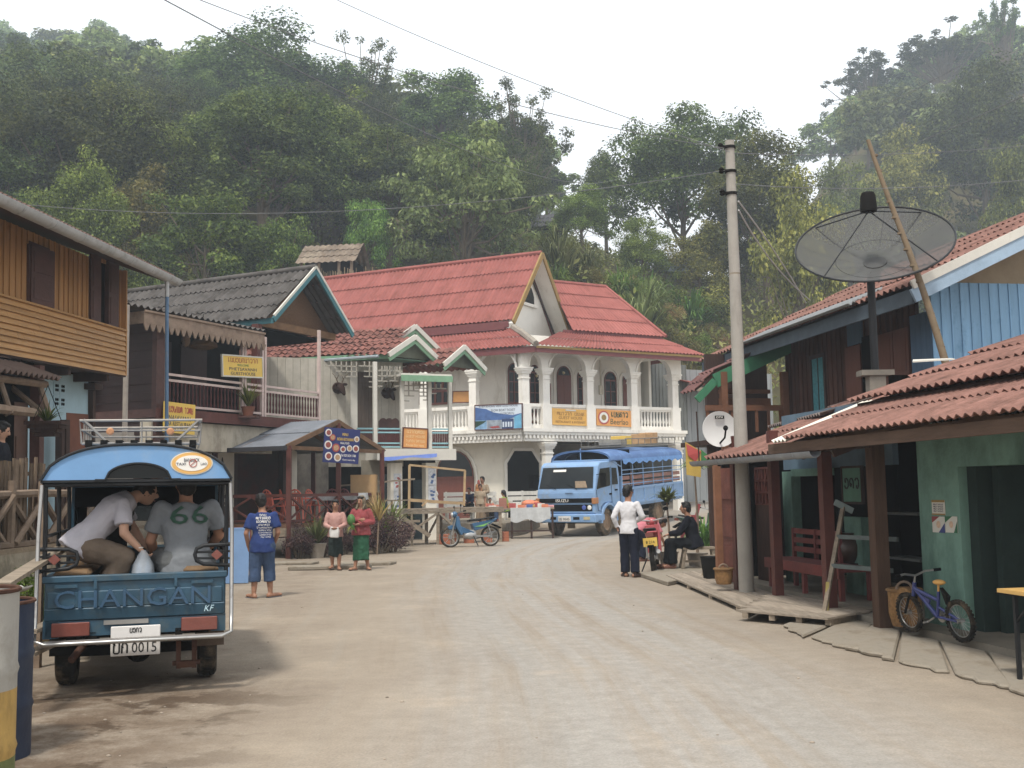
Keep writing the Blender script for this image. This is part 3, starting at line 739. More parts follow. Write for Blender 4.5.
sbr = fA.s(66, 430, yw)
mb = MB(); mb.bb(sbr, sb1+.003, yw-.012, yw-.001, .8, zbr); mb.build('brown_dado', mat('brown_dado', '#6d3a22', .7, .25, 2, bump=.1), hA)
mb = MB(); mb.bb(sb1-.0, sb1+.14, yw-.1, yw+.1, .8, zb_-.16) ; mb.bb(fA.s(84,380,yw), sb1+.2, yw-.22, yw+.1, zb_-.28, zb_-.161); mb.build('corner_post', M_DKWOOD, hA)
vb = MB(); vx, vz = fA.s(59, 395, yw), fA.z(59, 395, yw)
for i in range(2):
 for j in range(2):
  cx, cz = vx+(i-.5)*.26, vz+(j-.5)*.26
  vb.bb(cx-.12, cx+.12, yw-.015, yw-.002, cz-.12, cz+.12)
vo = vb.build('vent_block', M_BLUEWALL, hA); hb = MB()
for i in range(2):
 for j in range(2):
  for a in range(4):
   cx, cz = vx+(i-.5)*.26+.055*cos(a*pi/2+.785), vz+(j-.5)*.26+.055*sin(a*pi/2+.785); hb.lathe([(.032, 0), (.032, .006)], 10, 0, (cx, yw-.016, cz), MX.Rotation(pi/2, 4, 'X'))
hb.build('vent_hole', M_BLACK, vo)
yb = -.35
d0, d1 = fA.s(14, 440, yb), fA.s(29, 440, yb)
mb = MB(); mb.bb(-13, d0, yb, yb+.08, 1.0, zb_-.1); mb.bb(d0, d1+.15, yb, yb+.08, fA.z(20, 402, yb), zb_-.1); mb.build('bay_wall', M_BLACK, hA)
mb = MB(); mb.bb(d0, d1, yb+.02, yb+.06, 1.0, fA.z(20, 402, yb))
for zz in ((1.15, 1.9), (2.0, 2.75)): mb.bb(d0+.08, d1-.08, yb, yb+.02, zz[0], zz[1])
mb.build('door', mat('door_brown', '#5d4438', .6, .25, 3, bump=.15), hA)
mb = MB(); p0 = fA.p(35.5, 440, yb-.1); mb.bb(p0.x-.08, p0.x+.08, yb-.2, yb-.04, .9, zb_-.16); mb.build('post', M_MAROON, hA)
p1 = fA.s(57, 440, yw-.25)
mb = MB(); mb.bb(p1-.14, p1-.02, yw-.4, yw-.28, .9, 3.0); mb.bb(p1+.05, p1+.18, yw-.4, yw-.28, .9, 3.1); mb.bb(p1+.2, p1+.3, yw-.36, yw-.26, .9, 3.1); mb.build('pillar', M_DKWOOD, hA)
aw = fA.thing('terrace_awning', 'small brown corrugated awning propped over the terrace of the orange house', 'awning')
ya = -1.0; a1 = fA.sz(61, 384, ya); a0 = fA.sz(0, 364, ya)
mb = MB(); zz = (a0[1]+a1[1])/2
corr(mb, (a0[0]-2, ya, zz), (a1[0], ya, zz), (a0[0]-2, .2, zz+.45), (a1[0], .2, zz+.45), .16, .035, 1, .0)
mb.build('sheet', mat('brown_sheet', '#6d5a50', .8, .3, 3, bump=.2, dirt=('#3d332e', .55, 3)), aw, smooth=50)
mb = MB(); mb.tube([(a0[0]-2, ya+.2, zz-.09), (a1[0]-.1, ya+.2, zz-.09)], .06, 7); mb.tube([(a1[0]-.7, ya+.1, zz-.55), (a0[0]-2, ya+.1, zz-.5)], .07, 7)
for x in (a1[0]-.25, a1[0]-1.5): mb.tube([(x, ya+.1, zz-.6), (x+.05, .2, zz+.3)], .045, 6); mb.tube([(x, ya+.25, zz-.02), (x, ya+.05, zz-.6)], .04, 6)
mb.build('pole_frame', M_STICK, aw, smooth=50)
hp = D(47, 424, 15.6)
pl = thing('hanging_planter', 'slatted wooden planter with spiky leaves hanging under the terrace awning', 'planter', hp); pl.scale = (.75,)*3
mb = MB()
for i in range(4):
 k = .34 - .055*i; z = .02 - .075*i
 for s_ in (-1, 1): mb.bb(-k, k, s_*k*.6-.02, s_*k*.6+.02, z-.03, z+.03); mb.bb(s_*k-.02, s_*k+.02, -k*.6, k*.6, z-.032, z+.028)
mb.bb(-.2, .2, -.12, .12, -.24, -.2); mb.build('basket', M_DKWOOD, pl)
mb = MB();
for sx in (-.3, .3): mb.tube([(sx, 0, 0), (0, 0, .75)], .008, 4)
mb.build('hanger', M_BLACK, pl)
def spiky(name, parent, n, L_, mat_, c=(0,0,0), seed=1, w0=.03, up=.9):
 r = random.Random(seed); vs, fs = [], []
 for i in range(n):
  a = r.uniform(0, 6.28); d = V((cos(a), sin(a), 0)); sd_ = V((-d.y, d.x, 0)); l = L_*r.uniform(.6, 1.1); o = r.uniform(.2, .8); k = len(vs)
  for j in range(5):
   t = j/4; p = V(c) + d*l*o*t + V((0,0,l*(up*t - .55*t*t*o*1.4))); w_ = w0*(1-t*.92); vs += [p-sd_*w_, p+sd_*w_]
  for j in range(4): fs.append((k+2*j, k+2*j+1, k+2*j+3, k+2*j+2))
 me = bpy.data.meshes.new(name); me.from_pydata(vs, [], fs); me.materials.append(mat_); o = bpy.data.objects.new(name, me); COL.objects.link(o); o.parent = parent; return o
spiky('foliage', pl, 60, .62, LEAF['dark'], seed=3, w0=.022)
TX = -5.75
ter = thing('terrace_wall', 'stained plaster retaining wall of the raised terrace behind the blue pickup', 'wall')
zt0 = 1.02
outline = [(-9.2, 2.0), (TX+.75, 2.0), (TX+.45, 9.5), (TX, 11.5), (TX-.05, 15.4), (-7.2, 18.5), (-7.4, 23.0), (-8.4, 25.2), (-12, 27), (-14, 22)]
mb = MB(); mb.slab([(x, y, -.2) for x, y in outline], (0, 0, zt0+.2-.06)); mb.build('wall', M_STONE, ter)
mb = MB(); mb.slab([(x, y, zt0-.06) for x, y in outline], (0, 0, .06)); mb.build('terrace_floor', M_TERR, ter)
fn = thing('pole_fence', 'rustic fence of crossed poles along the terrace edge', 'fence', (TX-.1, 9.2, zt0)); r = random.Random(6)
ra, cr_ = MB(), MB(); Lf = 6.0
for z in (.04, .62): ra.tube([(.35*(1-i/6)*0 , i*Lf/6, z + r.uniform(-.02,.02)) for i in range(7)], .05, 7)
for i in range(8): MB().tube([(0, i*Lf/7, -.0), (r.uniform(-.03,.03), i*Lf/7 + r.uniform(-.05,.05), .78)], .05, 7).build('fence_pole', M_STICK, fn, smooth=50)
for i in range(7):
 y = i*Lf/7; cr_.tube([(.04, y+.05, .05), (.05, y+Lf/7-.05, .6)], .04, 6); cr_.tube([(-.04, y+.05, .6), (-.04, y+Lf/7-.05, .05)], .04, 6)
ra.build('rail', M_STICK, fn, smooth=50); cr_.build('crossed_lattice', M_STICK, fn, smooth=50)
pf = thing('palisade_fence', 'tall fence of split bamboo slats in front of the young man', 'fence', (TX-.2, 9.0, zt0))
mb = MB(); y = 0
while y < 4.7: mb.bar((r.uniform(-.02,.02), y, 0), (r.uniform(-.02,.02), y, 1.05+r.uniform(-.05,.04)), .05+r.uniform(0,.03), .02, up=(1,0,0)); y += r.uniform(.08,.12)
for z in (.3, .85): mb.bb(-.05, -.02, 0, 4.7, z, z+.05)
mb.build('slats', mat('bamboo_slat', '#6b5a48', .85, .3, 5, island=.35, bump=.3), pf)
wp = tag(MB().bar((0,0,0), (.0,.02,1.75), .06, .06).build('fence_post', M_STICK, None, loc=(D(39,600,10.4).x, 10.4, .0)), 'brown squared timber post standing at the terrace corner', 'post')
pk = []
for i, (a, b, w_, lab) in enumerate([((2, 585, 7.8, .75), (62, 548, 9.6, .80), .12, 'long grey plank sloping up against the terrace wall'), ((28, 655, 8.6, .07), (60, 640, 9.2, .08), .1, 'short plank lying flat in the dirt beside the dark drum'),
  ((30, 632, 8.6, .3), (66, 615, 10.5, .3), .1, 'pale offcut board leaning on bricks by the terrace wall'), ((46, 640, 9.5, .05), (50, 600, 9.8, .5), .06, 'reddish stick propped beside the rear wheel of the pickup')]):
 p = D(a[0], a[1], a[2]); q = D(b[0], b[1], b[2]); p.z = max(p.z, .04); q.z = max(q.z, .04)
 mb = MB(); mb.bar((0,0,0), q-p, w_, .03); tag(mb.build('plank', M_GREYWOOD if i < 3 else M_RAWWOOD, None, loc=p), lab, 'plank')
for k, (px, py, H_) in enumerate([(36, 600, .9), (46, 590, .8)]):
 p = G(px, py+45); o = put(SHR['leafy'] if k == 0 else SHR['green'], (p.x, p.y, 0), .32 if k == 0 else .25, k, ['bright leafy weed growing between terrace wall and pickup', 'grassy weed growing at the foot of the terrace wall'][k], None, 'weed')
M_GREYROOF = mat('grey_cement_roof', '#575350', .9, .3, 1.6, bump=.25, dirt=('#34302d', .55, 2.2), island=.05)
M_TEAL = mat('teal_trim', '#2f6f78', .6, .2, 4, bump=.1)
M_PINKWHITE = mat('pinkish_rail', '#c3aca4', .6, .2, 4, bump=.05)
M_SPINDLE = mat('dark_spindle', '#4f1d1b', .5, .25, 5, island=.1, bump=.05)
M_YEL = mat('yellow_sign', '#d9b21c', .5, .08, 2, bump=0, dirt=('#c29a18', .68, 3))
M_REDTXT = mat('red_letter', '#a5341f', .6, .1, 3, bump=0); M_BLUTXT = mat('blue_letter', '#3a3d52', .6, .1, 3, bump=0); M_GRNTXT = mat('green_letter', '#3a7a3c', .6, .1, 3, bump=0)
M_WTXT = mat('white_letter', '#e4e2da', .6, .05, 3, bump=0)
fB = Frame((-5.57, 31.0), (.48, 1))
hB = fB.thing('timber_guesthouse', 'dark timber house on a raised floor with grey corrugated gable roof', 'house')
sL = fB.s(158, 400); s243, s263 = fB.s(243, 400), fB.s(263, 400)
zf = 3.62
zr = (fB.z(158, 374), fB.z(243, 384), fB.z(318, 391)); zrail = sum(zr)/3
mb = MB(); mb.bb(sL-.2, .15, -.12, 3.5, zf-.2, zf); mb.build('balcony_floor', M_MAROON, hB)
mb = MB(); mb.bb(sL-.2, .15, -.16, -.12, zf-.24, zf+.02); mb.build('balcony_fascia', M_REDWOOD, hB)
def rail(parent, x0, x1, y, z0, z1, mr, ms, gap=.13, name='railing', thick=.035):
 mb = MB();
 for z in (z0+.12, z1-.14, z1): mb.bb(x0, x1, y-.03, y+.03, z-thick, z+thick*.6)
 ro = mb.build(name, mr, parent); sp = MB(); x = x0 + gap*.6
 while x < x1-.03:
  sp.lathe([(.018,z0+.13),(.03,z0+.2),(.018,z0+.3),(.028,(z0+z1)/2-.05),(.016,z1-.3),(.03,z1-.22),(.018,z1-.15)], 6, 0, (x, y, 0)); x += gap
 sp.build('spindle_grille', ms, ro, smooth=60); return ro
for a, b in ((sL+.04, s243-.1), (s243+.1, s263-.1), (s263+.1, -.05)): rail(hB, a, b, 0, zf, zrail, M_PINKWHITE, M_SPINDLE)
ztop = fB.z(263, 332)
for x in (s243-.045, s243+.055, s263-.05, s263+.06, 0.0):
 mb = MB(); zt3 = fB.z(318, 330) if x > -.01 else (ztop+.05 if x > s243+.5 else fB.z(243, 346)); mb.bb(x-.035, x+.035, -.04, .04, zf-.1, 6.3 if x > -.01 else 5.8); mb.build('porch_post', M_PINKWHITE, hB)
yw = 1.9
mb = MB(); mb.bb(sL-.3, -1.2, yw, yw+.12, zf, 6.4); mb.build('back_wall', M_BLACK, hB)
mb = MB()
for i in range(22): z = zf-2.2 + i*.2; mb.slab([(sL-.1, 0.02, z), (sL-.1, .1, z), (sL-.06-.0, .1, z+.2), (sL-.085, 0.02, z+.2)], (0, 4.6, 0)) if False else mb.bb(sL-.14+.012*(i%2), sL-.06, .0, 5.0, z, z+.196)
mb.build('side_siding', mat('plum_siding', '#341d1b', .6, .3, 3, island=.2, bump=.2, bscale=14), hB)
mb = MB(); mb.bb(sL-.15, sL+.12, -.08, .06, 1.4, 6.0); mb.build('corner_post', M_MAROON, hB)
mb = MB(); mb.bb(sL+.14, sL+.24, -.05, .05, zf, 5.9); mb.build('porch_post', mat('grey_post', '#7d736c', .8, .25, 4), hB)
for x, w_ in ((s243-1.1, .9), (s263-.6, 1.0)):
 mb = MB(); mb.bb(x-w_/2, x+w_/2, yw-.05, yw-.01, zf, zf+2.0); mb.build('doorway', mat('maroon_door', '#2d1512', .6, .3, 3, bump=.1), hB)
mb = MB(); mb.bb(-1.9, -1.7, .7, .9, zf, 6.3); mb.build('inner_post', M_REDWOOD, hB)
mb = MB(); mb.bb(sL-.2, s243+1.2, -.0, .35, zf-.95, zf-.26); mb.build('plaster_beam', mat('old_whitewash', '#b5ac99', .85, .15, 2, bump=.2, dirt=('#6b6254', .56, 2, (1,1,.5))), hB)
g0 = 1.0
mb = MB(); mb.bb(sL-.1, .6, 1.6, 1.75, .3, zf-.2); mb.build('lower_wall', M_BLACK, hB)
x0, x1 = fB.s(205, 480, 1.2), fB.s(234, 480, 1.2)
mb = MB(); mb.bb(x0, x1, 1.2, 1.5, .4, zf-.25); pil = mb.build('pilaster', M_CREAM, hB)
for zz in (fB.z(220, 478, 1.2), fB.z(220, 513, 1.2)):
 mb = MB(); c = (x0+x1)/2 + .08; mb.slab([(c, 1.17, zz+.55), (c-.13, 1.17, zz), (c, 1.17, zz-.45), (c+.13, 1.17, zz)], (0,.028,0)); mb.build('diamond_inlay', M_DKWOOD, pil)
mb = MB(); mb.bb(x0-.04, x1+.04, 1.1, 1.19, .3, g0+.25); mb.build('red_plinth', M_REDWOOD, hB)
mb = MB(); mb.bb(x1+.05, x1+.2, 1.25, 1.45, .8, zf-.6); mb.bb(x1+2.2, x1+2.35, 1.25, 1.45, .8, zf-.6); mb.bb(x1+.2, x1+2.2, 1.25, 1.45, zf-.75, zf-.6); mb.build('door_frame', M_DKWOOD, hB)
mb = MB(); mb.bb(x1+.2, x1+2.2, 1.4, 1.5, .8, zf-.75); mb.build('curtain', mat('dim_curtain', '#332623', .9, .5, 1.6, bump=.1, dirt=('#4c1f1d', .56, 1.3)), hB)
mb = MB(); mb.bb(x1+2.5, x1+2.8, 1.2, 1.5, .4, zf-.25); mb.build('pilaster', M_CREAM, hB)
mb = MB(); mb.bb(x1+2.8, x1+4.6, 1.35, 1.5, .8, zf-.25); mb.build('back_panel', mat('grey_plaster', '#6e675d', .85, .3, 2, dirt=('#3c3833', .55, 1.5)), hB)
e = V((-.894, .447, 0)); g = V((.447, .894, 0)); A = D(313, 269, 31.5); L_ = D(272, 318, 29.85); Rr = D(350, 332, 33.15)
zfoot = (L_.z+Rr.z)/2; L_.z = Rr.z = zfoot; hw = ((L_-Rr).length)/2; mid = (L_+Rr)/2; A = V((mid.x, mid.y, A.z)); Lb = 9.5
mb = MB(); corr(mb, L_+e*Lb-V((0,0,.05))-g*.15, L_-g*.15-V((0,0,.05)), A+e*Lb, A, .2, .032, 4, .035, jit=.01); corr(mb, Rr+e*Lb, Rr, A+e*Lb, A, .2, .032, 4, .035, jit=.01)
mb.xf(fB.I).build('roof', M_GREYROOF, hB, smooth=50)
mb = MB(); mb.tube([A+V((0,0,.05))-e*.12, A+V((0,0,.06))+e*4, A+V((0,0,.05))+e*Lb], .09, 8); mb.xf(fB.I).build('ridge_cap', M_GREYROOF, hB, smooth=50)
for nm, mt, off, dz, hh in (('barge_board', M_WHITE, .0, .06, .07), ('barge_trim', M_TEAL, .012, -.06, .15)):
 mb = MB()
 for f_ in (L_, Rr): mb.bar(f_ - e*(.1-off) + V((0,0,dz)) + (f_-A)*.02, A - e*(.1-off) + V((0,0,dz)), .05, hh)
 mb.xf(fB.I).build(nm, mt, hB)
mb = MB(); mb.bar(L_ + V((0,0,-.1)) - e*.05, L_ + e*Lb + V((0,0,-.1)), .05, .16); mb.xf(fB.I).build('eave_fascia', M_TEAL, hB)
k = e*.75; mb = MB(); mb.slab([L_+k+V((0,0,.0)), A+k+V((0,0,-.12)), Rr+k], e*.05); mb.xf(fB.I).build('gable_panel', mat('woven_panel', '#6a4d33', .9, .3, 26, bump=.6, bscale=60), hB)
mb = MB(); mb.bar(L_+k*.8+V((0,0,-.08)), Rr+k*.8+V((0,0,-.08)), .12, .2); mb.bar(Rr+k*.8+V((0,0,-.1)), Rr+e*Lb*.6+V((0,0,-.1)), .1, .16); mb.xf(fB.I).build('tie_beam', mat('beam_brown', '#7a5a3a', .8, .3, 4), hB)
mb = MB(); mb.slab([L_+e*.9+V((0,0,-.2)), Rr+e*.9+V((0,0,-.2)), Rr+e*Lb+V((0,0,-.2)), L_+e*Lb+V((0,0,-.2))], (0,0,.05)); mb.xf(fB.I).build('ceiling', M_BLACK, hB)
f0, f1 = fB.p(143, 309, -.25), fB.p(263.5, 331, -.25); zfr = (f0.z+f1.z)/2
mb = MB(); corr(mb, (f0.x-.7, -.3, zfr), (f1.x, -.3, zfr), (f0.x-.7, 2.6, zfr+.5), (f1.x, 2.6, zfr+.5), .2, .032, 2, .03); mb.build('porch_roof', M_GREYROOF, hB, smooth=50)
mb = MB(); mb.bb(f0.x, f1.x, -.29, -.25, zfr-.34, zfr-.06); x = f0.x
while x < f1.x-.1:
 mb.slab([(x, -.285, zfr-.34), (x+.19, -.285, zfr-.34), (x+.12, -.285, zfr-.50), (x+.07, -.285, zfr-.50)], (0, .03, 0)); x += .2
mb.bb(f0.x, f1.x, -.33, -.292, zfr-.085, zfr-.035); mb.bb(f0.x-.0, f0.x+.04, -.25, 2.0, zfr-.34, zfr-.06)
mb.build('fringe_board', mat('weathered_fringe', '#8d7866', .85, .25, 4, bump=.3, dirt=('#5c4a3c', .6, 3)), hB)
pp = D(124.5, 445, 24.0); mb = MB(); mb.tube([(0,0,0), (0,0,D(124.5,305,24).z-pp.z+.5)], .06, 8); mb2 = mb.build('pole', mat('pale_pole', '#a39a90', .8, .2, 4), None, smooth=40, loc=(pp.x, pp.y, pp.z-.5))
tag(mb2, 'pale slim pole standing between orange house and dark timber side wall', 'pole')
mb = MB(); mb.bb(-2.3, .1, -.1, .1, 0, 1.15); q = D(158, 437, 25); o = mb.build('low_wall', mat('grey_render', '#8b8680', .85, .2, 2), None, loc=(q.x, q.y+.5, q.z-1.0)); tag(o, 'low grey rendered wall under the dark plum siding', 'wall')
def hang(px, py, Y, kind, lab):
 p = D(px, py, Y); t = thing(kind, lab, 'lantern' if kind == 'hanging_gourd' else 'basket', p)
 mb = MB(); mb.lathe([(.02,.22),(.05,.16),(.09,.05),(.11,-.06),(.08,-.16),(.02,-.2)] if kind == 'hanging_gourd' else [(.02,.16),(.16,.12),(.36,-.02),(.38,-.1),(.2,-.16),(.02,-.18)], 14); mb.build('body', mat('gourd_tan', '#8a6f52', .8, .25, 5), t, smooth=50)
 mb = MB(); mb.tube([(0,0,.2), (0,0,.75)], .008, 5); mb.build('cord', M_BLACK, t)
hang(186, 339, 27.0, 'hanging_gourd', 'small tan gourd hanging under the fringed porch roof')
hang(203, 343, 27.6, 'hanging_basket', 'wide woven basket hanging under the fringed porch roof')
def sign(name, lab, p_tl, p_tr, p_bl, thick, board, items, rim=None, cat='sign'):
 """flat board spanned by three corners; items: (mb, mat, u, v)"""
 tl, tr_, bl = V(p_tl), V(p_tr), V(p_bl); r = (tr_-tl); u = (tl-bl); w_, h = r.length, u.length; r.normalize(); u.normalize(); n = r.cross(u); u = n.cross(r)
 c = (tr_+bl)/2; t = thing(name, lab, cat, c); M = Mface(V((0,0,0)), r, u)
 mb = MB(); mb.bb(-w_/2, w_/2, -h/2, h/2, -thick, 0); mb.xf(M).build('board', board, t)
 if rim:
  mb = MB(); b = .035
  for q in ((-w_/2,-w_/2+b,-h/2,h/2),(w_/2-b,w_/2,-h/2,h/2),(-w_/2+b,w_/2-b,h/2-b,h/2),(-w_/2+b,w_/2-b,-h/2,-h/2+b)): mb.bb(q[0], q[1], q[2], q[3], -thick-.01, .015)
  mb.xf(M).build('sign_frame', rim, t)
 for it in items: it[0].xf(M @ MX.Translation((it[2]*w_, it[3]*h, .003))).build(it[4] if len(it) > 4 else 'lettering', it[1], t)
 return t, w_, h
def px_sign(F_, y, x0, y0a, x1, y0b, y1a): return F_.M @ F_.p(x0, y0a, y), F_.M @ F_.p(x1, y0b, y), F_.M @ F_.p(x0, y1a, y)
tl, tr_, bl = px_sign(fB, -.12, 222, 354, 263, 357, 376.5); W_ = (tr_-tl).length; H_ = (tl-bl).length
sign('guesthouse_sign', 'yellow guesthouse sign hung on the dark balcony rail', tl, tr_, bl, .03, M_YEL,
     [(lao_mb('enbobknavak', H_*.2, W_*.75), M_REDTXT, 0, .27), (text_mb('WELCOME', H_*.10, W_*.28), M_GRNTXT, 0, .05), (text_mb('PHETSAVANH', H_*.14, W_*.66), M_BLUTXT, 0, -.13), (text_mb('GUESTHOUSE', H_*.14, W_*.6), M_BLUTXT, 0, -.33)], M_WHITE)
tl, tr_, bl = px_sign(fB, -.25, 164, 401, 195, 405, 432); W_ = (tr_-tl).length; H_ = (tl-bl).length
sign('restaurant_sign', 'yellow restaurant sign low on the guesthouse slab behind the roof rack', tl, tr_, bl, .03, M_YEL,
     [(lao_mb('ebogknh avhy', H_*.2, W_*.85), M_REDTXT, 0, .27), (text_mb('NASAVANH', H_*.15, W_*.7), M_BLUTXT, 0, .0), (text_mb('BAR RESTAURANT', H_*.13, W_*.9), M_BLUTXT, 0, -.2), (text_mb('BEER & DRINK', H_*.1, W_*.6), M_BLUTXT, 0, -.38)])
p = fB.M @ fB.p(248, 416, -.3); t = thing('potted_plant', 'potted fern standing outside the dark balcony rail', 'plant', (p.x, p.y, p.z))
MB().lathe([(.12,0),(.17,.2),(.19,.24),(.17,.24)], 12).build('pot', mat('terracotta', '#7d4a35', .8, .25, 4), t, smooth=40); spiky('foliage', t, 70, .75, LEAF['mid'], (0,0,.22), 5, .03, 1.1)
MB().bb(-.25, .25, -.15, .3, -.05, 0).build('shelf', M_MAROON, t)
A = D(342, 420, 29.0); L_ = D(289, 445, 27.0); Rr = D(382, 447, 30.7); zz = (L_.z+Rr.z)/2; L_.z = Rr.z = zz; mid = (L_+Rr)/2; A = V((mid.x, mid.y, A.z))
eat = thing('eatery_deck', 'open wooden eatery deck with tin gable roof and crossed railing', 'pavilion', (mid.x, mid.y, 0)); I_ = MX.Translation((-mid.x, -mid.y, 0))
M_TIN = mat('dull_tin', '#6b7078', .6, .25, 2, bump=.1, dirt=('#8b8d92', .60, 1.6), spec=.3)
Lb = 4.5
mb = MB(); corr(mb, L_+e*Lb-g*.2-V((0,0,.08)), L_-g*.2-V((0,0,.08)), A+e*Lb, A, .09, .01, 2, .015, sub=4); corr(mb, Rr+e*Lb+g*.2-V((0,0,.08)), Rr+g*.2-V((0,0,.08)), A+e*Lb, A, .09, .01, 2, .015, sub=4); mb.xf(I_).build('roof', M_TIN, eat, smooth=50)
mb = MB()
for f_ in (L_-g*.1, Rr+g*.1): mb.bar(f_+V((0,0,-.08)), A+V((0,0,-.06)), .05, .12); mb.bar(f_+e*1.4+V((0,0,-.08)), A+e*1.4+V((0,0,-.06)), .05, .1)
mb.bar(L_+V((0,0,-.1)), Rr+V((0,0,-.1)), .06, .1); mb.bar(A+V((0,0,-.08)), A+e*Lb+V((0,0,-.08)), .06, .1)
mb.xf(I_).build('roof_frame', mat('roof_timber', '#6d5139', .85, .3, 5, island=.2), eat)
mb = MB(); gl = L_-g*.27+V((0,0,-.12)); mb.bar(gl-e*.1, gl+e*Lb, .13, .11); mb.xf(I_).build('gutter', mat('dark_gutter', '#35353a', .7, .2, 4), eat)
zd = .84; zrl = 1.55
for f_ in (L_, Rr, L_.lerp(Rr, .5), L_+e*2.4, Rr+e*2.4):
 mb = MB(); top = A.z-.1 if (f_-mid).length < .5 else zz-.05; mb.bar((f_.x, f_.y, 0), (f_.x, f_.y, top), .12); mb.xf(I_).build('post', M_REDWOOD, eat)
mb = MB(); P_ = [L_-g*.1, Rr+g*.1, Rr+g*.1+e*2.8, L_-g*.1+e*2.8]; mb.slab([(p.x, p.y, zd-.1) for p in P_], (0,0,.1)); mb.xf(I_).build('deck', mat('deck_boards', '#6b4c38', .85, .3, 4), eat)
mb = MB(); mb.bar(L_*1+V((0,0,zd-.2-L_.z))-e*.06, Rr+V((0,0,zd-.2-Rr.z))-e*.06, .05, .22); mb.bar(L_+V((0,0,zd-.2-L_.z))-g*.1, L_+e*2.8+V((0,0,zd-.2-L_.z))-g*.1, .05, .22); mb.xf(I_).build('deck_beam', M_GREYWOOD, eat)
def lv(p, z): return V((p.x, p.y, z))
for a, b in ((L_, L_.lerp(Rr,.5)), (L_.lerp(Rr,.5), Rr), (L_+e*2.4, L_)):
 mb = MB(); mb.bar(lv(a,zrl), lv(b,zrl), .06, .08); mb.bar(lv(a,zd+.08), lv(b,zd+.08), .05, .06)
 for k in range(2):
  a2, b2 = a.lerp(b, k/2), a.lerp(b, (k+1)/2); mb.bar(lv(a2,zd+.1), lv(b2,zrl-.04), .045, .045); mb.bar(lv(a2,zrl-.04)-e*.05, lv(b2,zd+.1)-e*.05, .045, .045)
 mb.xf(I_).build('railing', M_REDWOOD, eat)
tl, tr_, bl = D(325, 427, 28.2), D(360.5, 430, 28.9), D(322.5, 462, 28.2); W_ = (tr_-tl).length; H_ = (tl-bl).length
M_NAVY = mat('navy_vinyl', '#1d2a6b', .45, .1, 2, bump=.05)
items = [(text_mb('MENU', H_*.08, W_*.16), M_YEL, .08, .33), (text_mb('INDIAN RESTAURANT', H_*.085, W_*.48), M_YEL, .1, .19), (text_mb('HALAL FOOD', H_*.06, W_*.25), M_WTXT, .08, .08), (text_mb('Tel 020 5634 1788', H_*.07, W_*.42), M_WTXT, .2, -.27), (text_mb('Open every day', H_*.06, W_*.36), M_WTXT, .22, -.4)]
bn, _, _ = sign('menu_banner', 'dark blue menu banner with round dishes hanging from the eatery gable', tl, tr_, bl, .015, M_NAVY, items)
rM = (tr_-tl).normalized(); uM = (tl-bl).normalized(); nM = rM.cross(uM); uM = nM.cross(rM)
disc = [(-.39,.35,.1),(-.27,.22,.09),(-.38,0,.115),(-.16,-.07,.115),(.04,-.1,.085),(.22,-.06,.085),(.40,-.06,.1),(.41,.22,.08),(-.35,-.32,.11),(-.1,-.34,.11)]
dm = [mat('plate_white', '#d9d6d2', .5, .1, 4, bump=0), mat('plate_red', '#a3322b', .5, .1, 4, bump=0)]
fd = [mat('food_red', '#8f3a2b', .6, .3, 30, bump=0), mat('food_tan', '#b08a5f', .6, .3, 30, bump=0)]
for i, (u, v, r_) in enumerate(disc):
 mb = MB(); M = Mface(V((0,0,0)), rM, uM) @ MX.Translation((u*W_, v*H_, .002)); mb.lathe([(r_*W_*.9, 0), (r_*W_*.9, .006)], 20); po = mb.xf(M).build('plate', dm[i in (1,3)], bn)
 mb = MB(); mb.lathe([(r_*W_*.6, 0.006), (r_*W_*.6, .011)], 16); mb.xf(M).build('dish', fd[i % 2], po)
M_ORPL = mat('orange_plastic', '#cf4a1c', .35, .08, 3, bump=0, spec=.5); M_REDPL = mat('red_plastic', '#6e1a20', .4, .1, 3, bump=0, spec=.5)
def plastic_chair(m):
 t = thing('plastic_chair', 'chair', 'chair', (0,-4000,0));
 mb = MB(); mb.slab([(-.22,-.2,.42),(.22,-.2,.42),(.2,.2,.44),(-.2,.2,.44)], (0,0,.025)); mb.build('seat', m, t, bevel=.01)
 mb = MB(); pts = []
 for i in range(9):
  a = pi*i/8; pts.append((-.2*cos(a), .22 + .05*sin(a), .5 + .36*sin(a)**.7))
 mb.tube([(-.2,.2,.43)] + pts + [(.2,.2,.43)], .022, 6)
 for x in (-.12,-.06,0,.06,.12): mb.bar((x,.2,.44), (x,.26,.83-abs(x)*.7), .035, .012, up=(0,1,0))
 mb.bar((-.17,.245,.74),(.17,.245,.74),.02,.06); mb.build('backrest', m, t)
 for sx in (-1,1):
  mb = MB(); mb.tube([(sx*.21,.2,.62),(sx*.25,.0,.63),(sx*.24,-.16,.6),(sx*.22,-.19,.44)], .018, 6); mb.build('armrest', m, t)
  for sy in (-1,1): mb = MB(); mb.bar((sx*.19,sy*.18,.43),(sx*.24,sy*.24,0),.045,.03); mb.build('leg', m, t)
 t['used'] = 0; return t
ch = {'o': plastic_chair(M_ORPL), 'r': plastic_chair(M_REDPL)}
